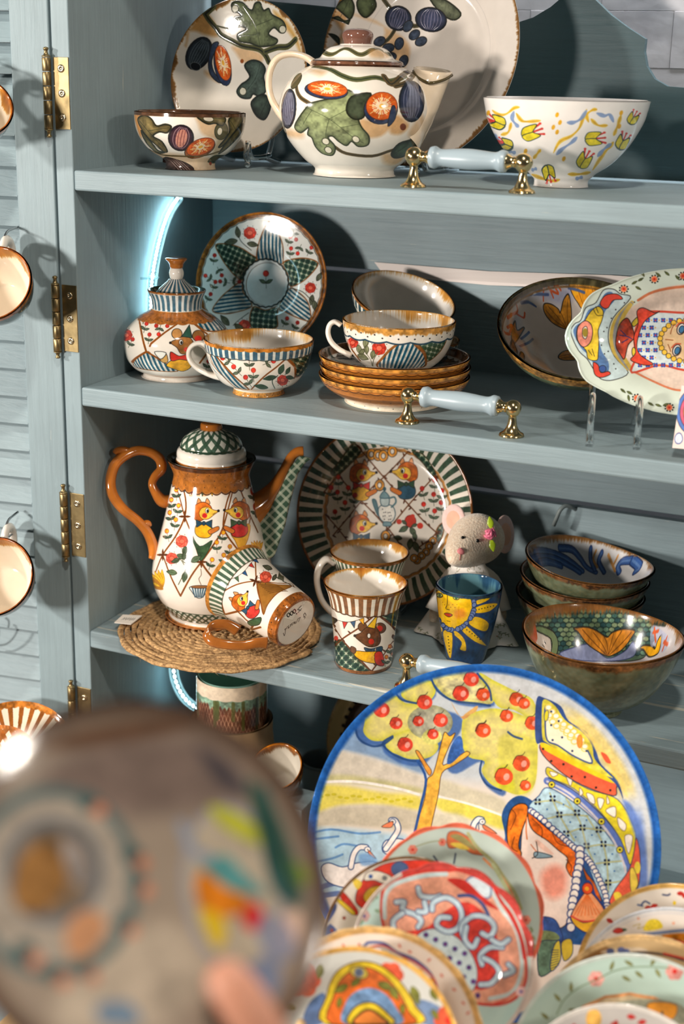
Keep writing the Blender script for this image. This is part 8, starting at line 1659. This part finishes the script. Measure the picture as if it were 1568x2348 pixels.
# ---- cups hanging on the louvred door, dishes below them
for i, (px, py, a, lb) in enumerate(((-50, 243, 80, 'brown-rimmed cup hanging highest on the louvred door'), (-20, 650, 96, 'white cup with amber rim hanging by the second hinge'), (-15, 1322, 95, 'white cup with amber rim hanging by the third hinge'))):
    t, z = door_t(px, py); cc = dpt(t, .075, 0); cc = CAM + (ray(px, py)) * ((cc - CAM).dot(dn) / ray(px, py).dot(dn)); s = mpp(cc); R = a * s
    n = (-.93 * FWD - .10 * RGT - .30 * DWN).normalized() if i else (-.90 * FWD + .3 * RGT - .3 * DWN).normalized()
    root = thing('hanging_cup', lb, 'cup', cc, 'cups hung on the door')
    P_ = [(0, -.056), (.018, -.056), (.020, -.053), (R * .62, -.043), (R * .88, -.022), (R * .97, -.008), (R, 0)]
    pot('hanging_cup', root, 'bowl', P_, inside(P_, .003, -.048), axis_matrix(cc, n), 'hang_cup', bo=(60, 84, 92))
    up = (Vector((0, 0, 1)) - n * n.z).normalized(); p0 = cc + up * R * .93 - n * .012
    tube('handle', [p0, p0 + up * .016 - n * .002, p0 + up * .022 - n * .016, p0 + up * .012 - n * .030, p0 - up * .012 - n * .032], .0042, white_glaze, root, 10, 1.4, k=4)
    hp = p0 + up * .021 - n * .009; wl = dpt((hp - H0).dot(dd), -.001, hp.z + .012)
    tag(tube('cup_hook', [wl, wl + dn * .012 + Vector((0, 0, -.001)), hp + Vector((0, 0, .009)) + dn * .001, hp + dn * .010 + Vector((0, 0, -.001)), hp + dn * .004 + Vector((0, 0, -.010)), hp - dn * .006 + Vector((0, 0, -.009))], .0014, wire, None, 8, k=4), ['wire hook of the highest cup on the door', 'wire hook of the cup by the second hinge', 'wire hook of the cup by the third hinge'][i], 'hook')
hk = [dpt(*(lambda q: (q[0], .012, q[1]))(door_t(x, y))) for x, y in ((-6, 1412), (4, 1420), (9, 1440), (6, 1460), (-4, 1472), (-18, 1474))]
tag(tube('cup_hook', hk, .0013, wire, None, 8, k=4), 'empty wire hook on the door below the third hanging cup', 'hook')
for px, py, a, b, key, lb, off in ((22, 1722, 142, 102, 'stripe_dish', 'dish with radial brown stripes hanging low on the door', .09), (-10, 1760, 104, 90, 'lattice_dish', 'dish with a brown lattice in front of the striped dish', .15), (-20, 1800, 80, 78, 'leaf_dish', 'cream dish with green scrolls at the bottom left edge', .21)):
    cc = dpt(0, off, 0); cc = CAM + (ray(px, py)) * ((cc - CAM).dot(dn) / ray(px, py).dot(dn)); s = mpp(cc); R = a * s; sn = b / a
    n = (-sn * FWD - math.sqrt(1 - sn * sn) * DWN).normalized()
    plate('hung_dish', lb, key, cc, n, R, .022, .50, True, cat='dish', bi=(236, 222, 200), group='dishes low on the door')

# ---- blurred plate held in front of the lens by a visitor
d = .49; cc = atd(342, 2018, d); v = -ray(337, 2032).normalized(); n = (v + RGT * .36 - DWN * .38).normalized()
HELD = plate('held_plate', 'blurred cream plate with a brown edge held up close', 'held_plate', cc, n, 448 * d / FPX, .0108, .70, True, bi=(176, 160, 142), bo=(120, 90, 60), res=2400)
skin = plain('skin', (214, 150, 122), .45, var=.05, scale=60)
hand = thing('person', 'hand of a visitor gripping the blurred plate, thumb on its front', 'person', tuple(atd(560, 2450, d)))
def skinbody(name, chains, mat, parent):
    V, E_, Rr = [], [], []; idx = {}
    def add(p, r):
        k = tuple(round(q, 5) for q in p)
        if k not in idx: idx[k] = len(V); V.append(tuple(p)); Rr.append(r)
        return idx[k]
    for ch in chains:
        q = [add(p, r) for p, r in ch]; E_ += list(zip(q[:-1], q[1:]))
    me = bpy.data.meshes.new(name); me.from_pydata(V, E_, []); me.materials.append(mat); o = bpy.data.objects.new(name, me); COL.objects.link(o); put(o, parent)
    sk = o.modifiers.new('skin', 'SKIN'); sk.use_smooth_shade = True
    L = me.skin_vertices[0] if me.skin_vertices else None
    if L is None:
        bpy.context.view_layer.objects.active = o; L = me.skin_vertices[0]
    for i, r in enumerate(Rr): L.data[i].radius = (r, r); L.data[i].use_root = (i == 0)
    sb = o.modifiers.new('sub', 'SUBSURF'); sb.levels = 2; sb.render_levels = 2
    return o
F0, B0 = n * .013, n * -.016
palm = atd(640, 2620, d) + v * -.002
pl = lambda x, y, o: atd(x, y, d) + n * o
wr = (pl(700, 2900, -.005), .026)
pm = (pl(640, 2640, -.014), .020)
chains = [[pm, wr, (pl(760, 3250, -.005), .030), (pl(820, 3700, .0), .036)],
          [pm, (pl(610, 2530, .006), .0118), (pl(560, 2420, .021), .0100), (pl(500, 2320, .022), .0094), (pl(445, 2238, .0185), .0082)]]
for k, (x1, y1, x2, y2, x3, y3) in enumerate(((600, 2480, 540, 2330, 480, 2210), (575, 2520, 500, 2390, 430, 2280), (560, 2560, 480, 2450, 400, 2360), (560, 2610, 480, 2530, 410, 2460))):
    chains.append([pm, (pl(x1, y1, -.032), .0098), (pl(x2, y2, -.034), .0085), (pl(x3, y3, -.033), .0072)])
skinbody('hand', chains, skin, hand)
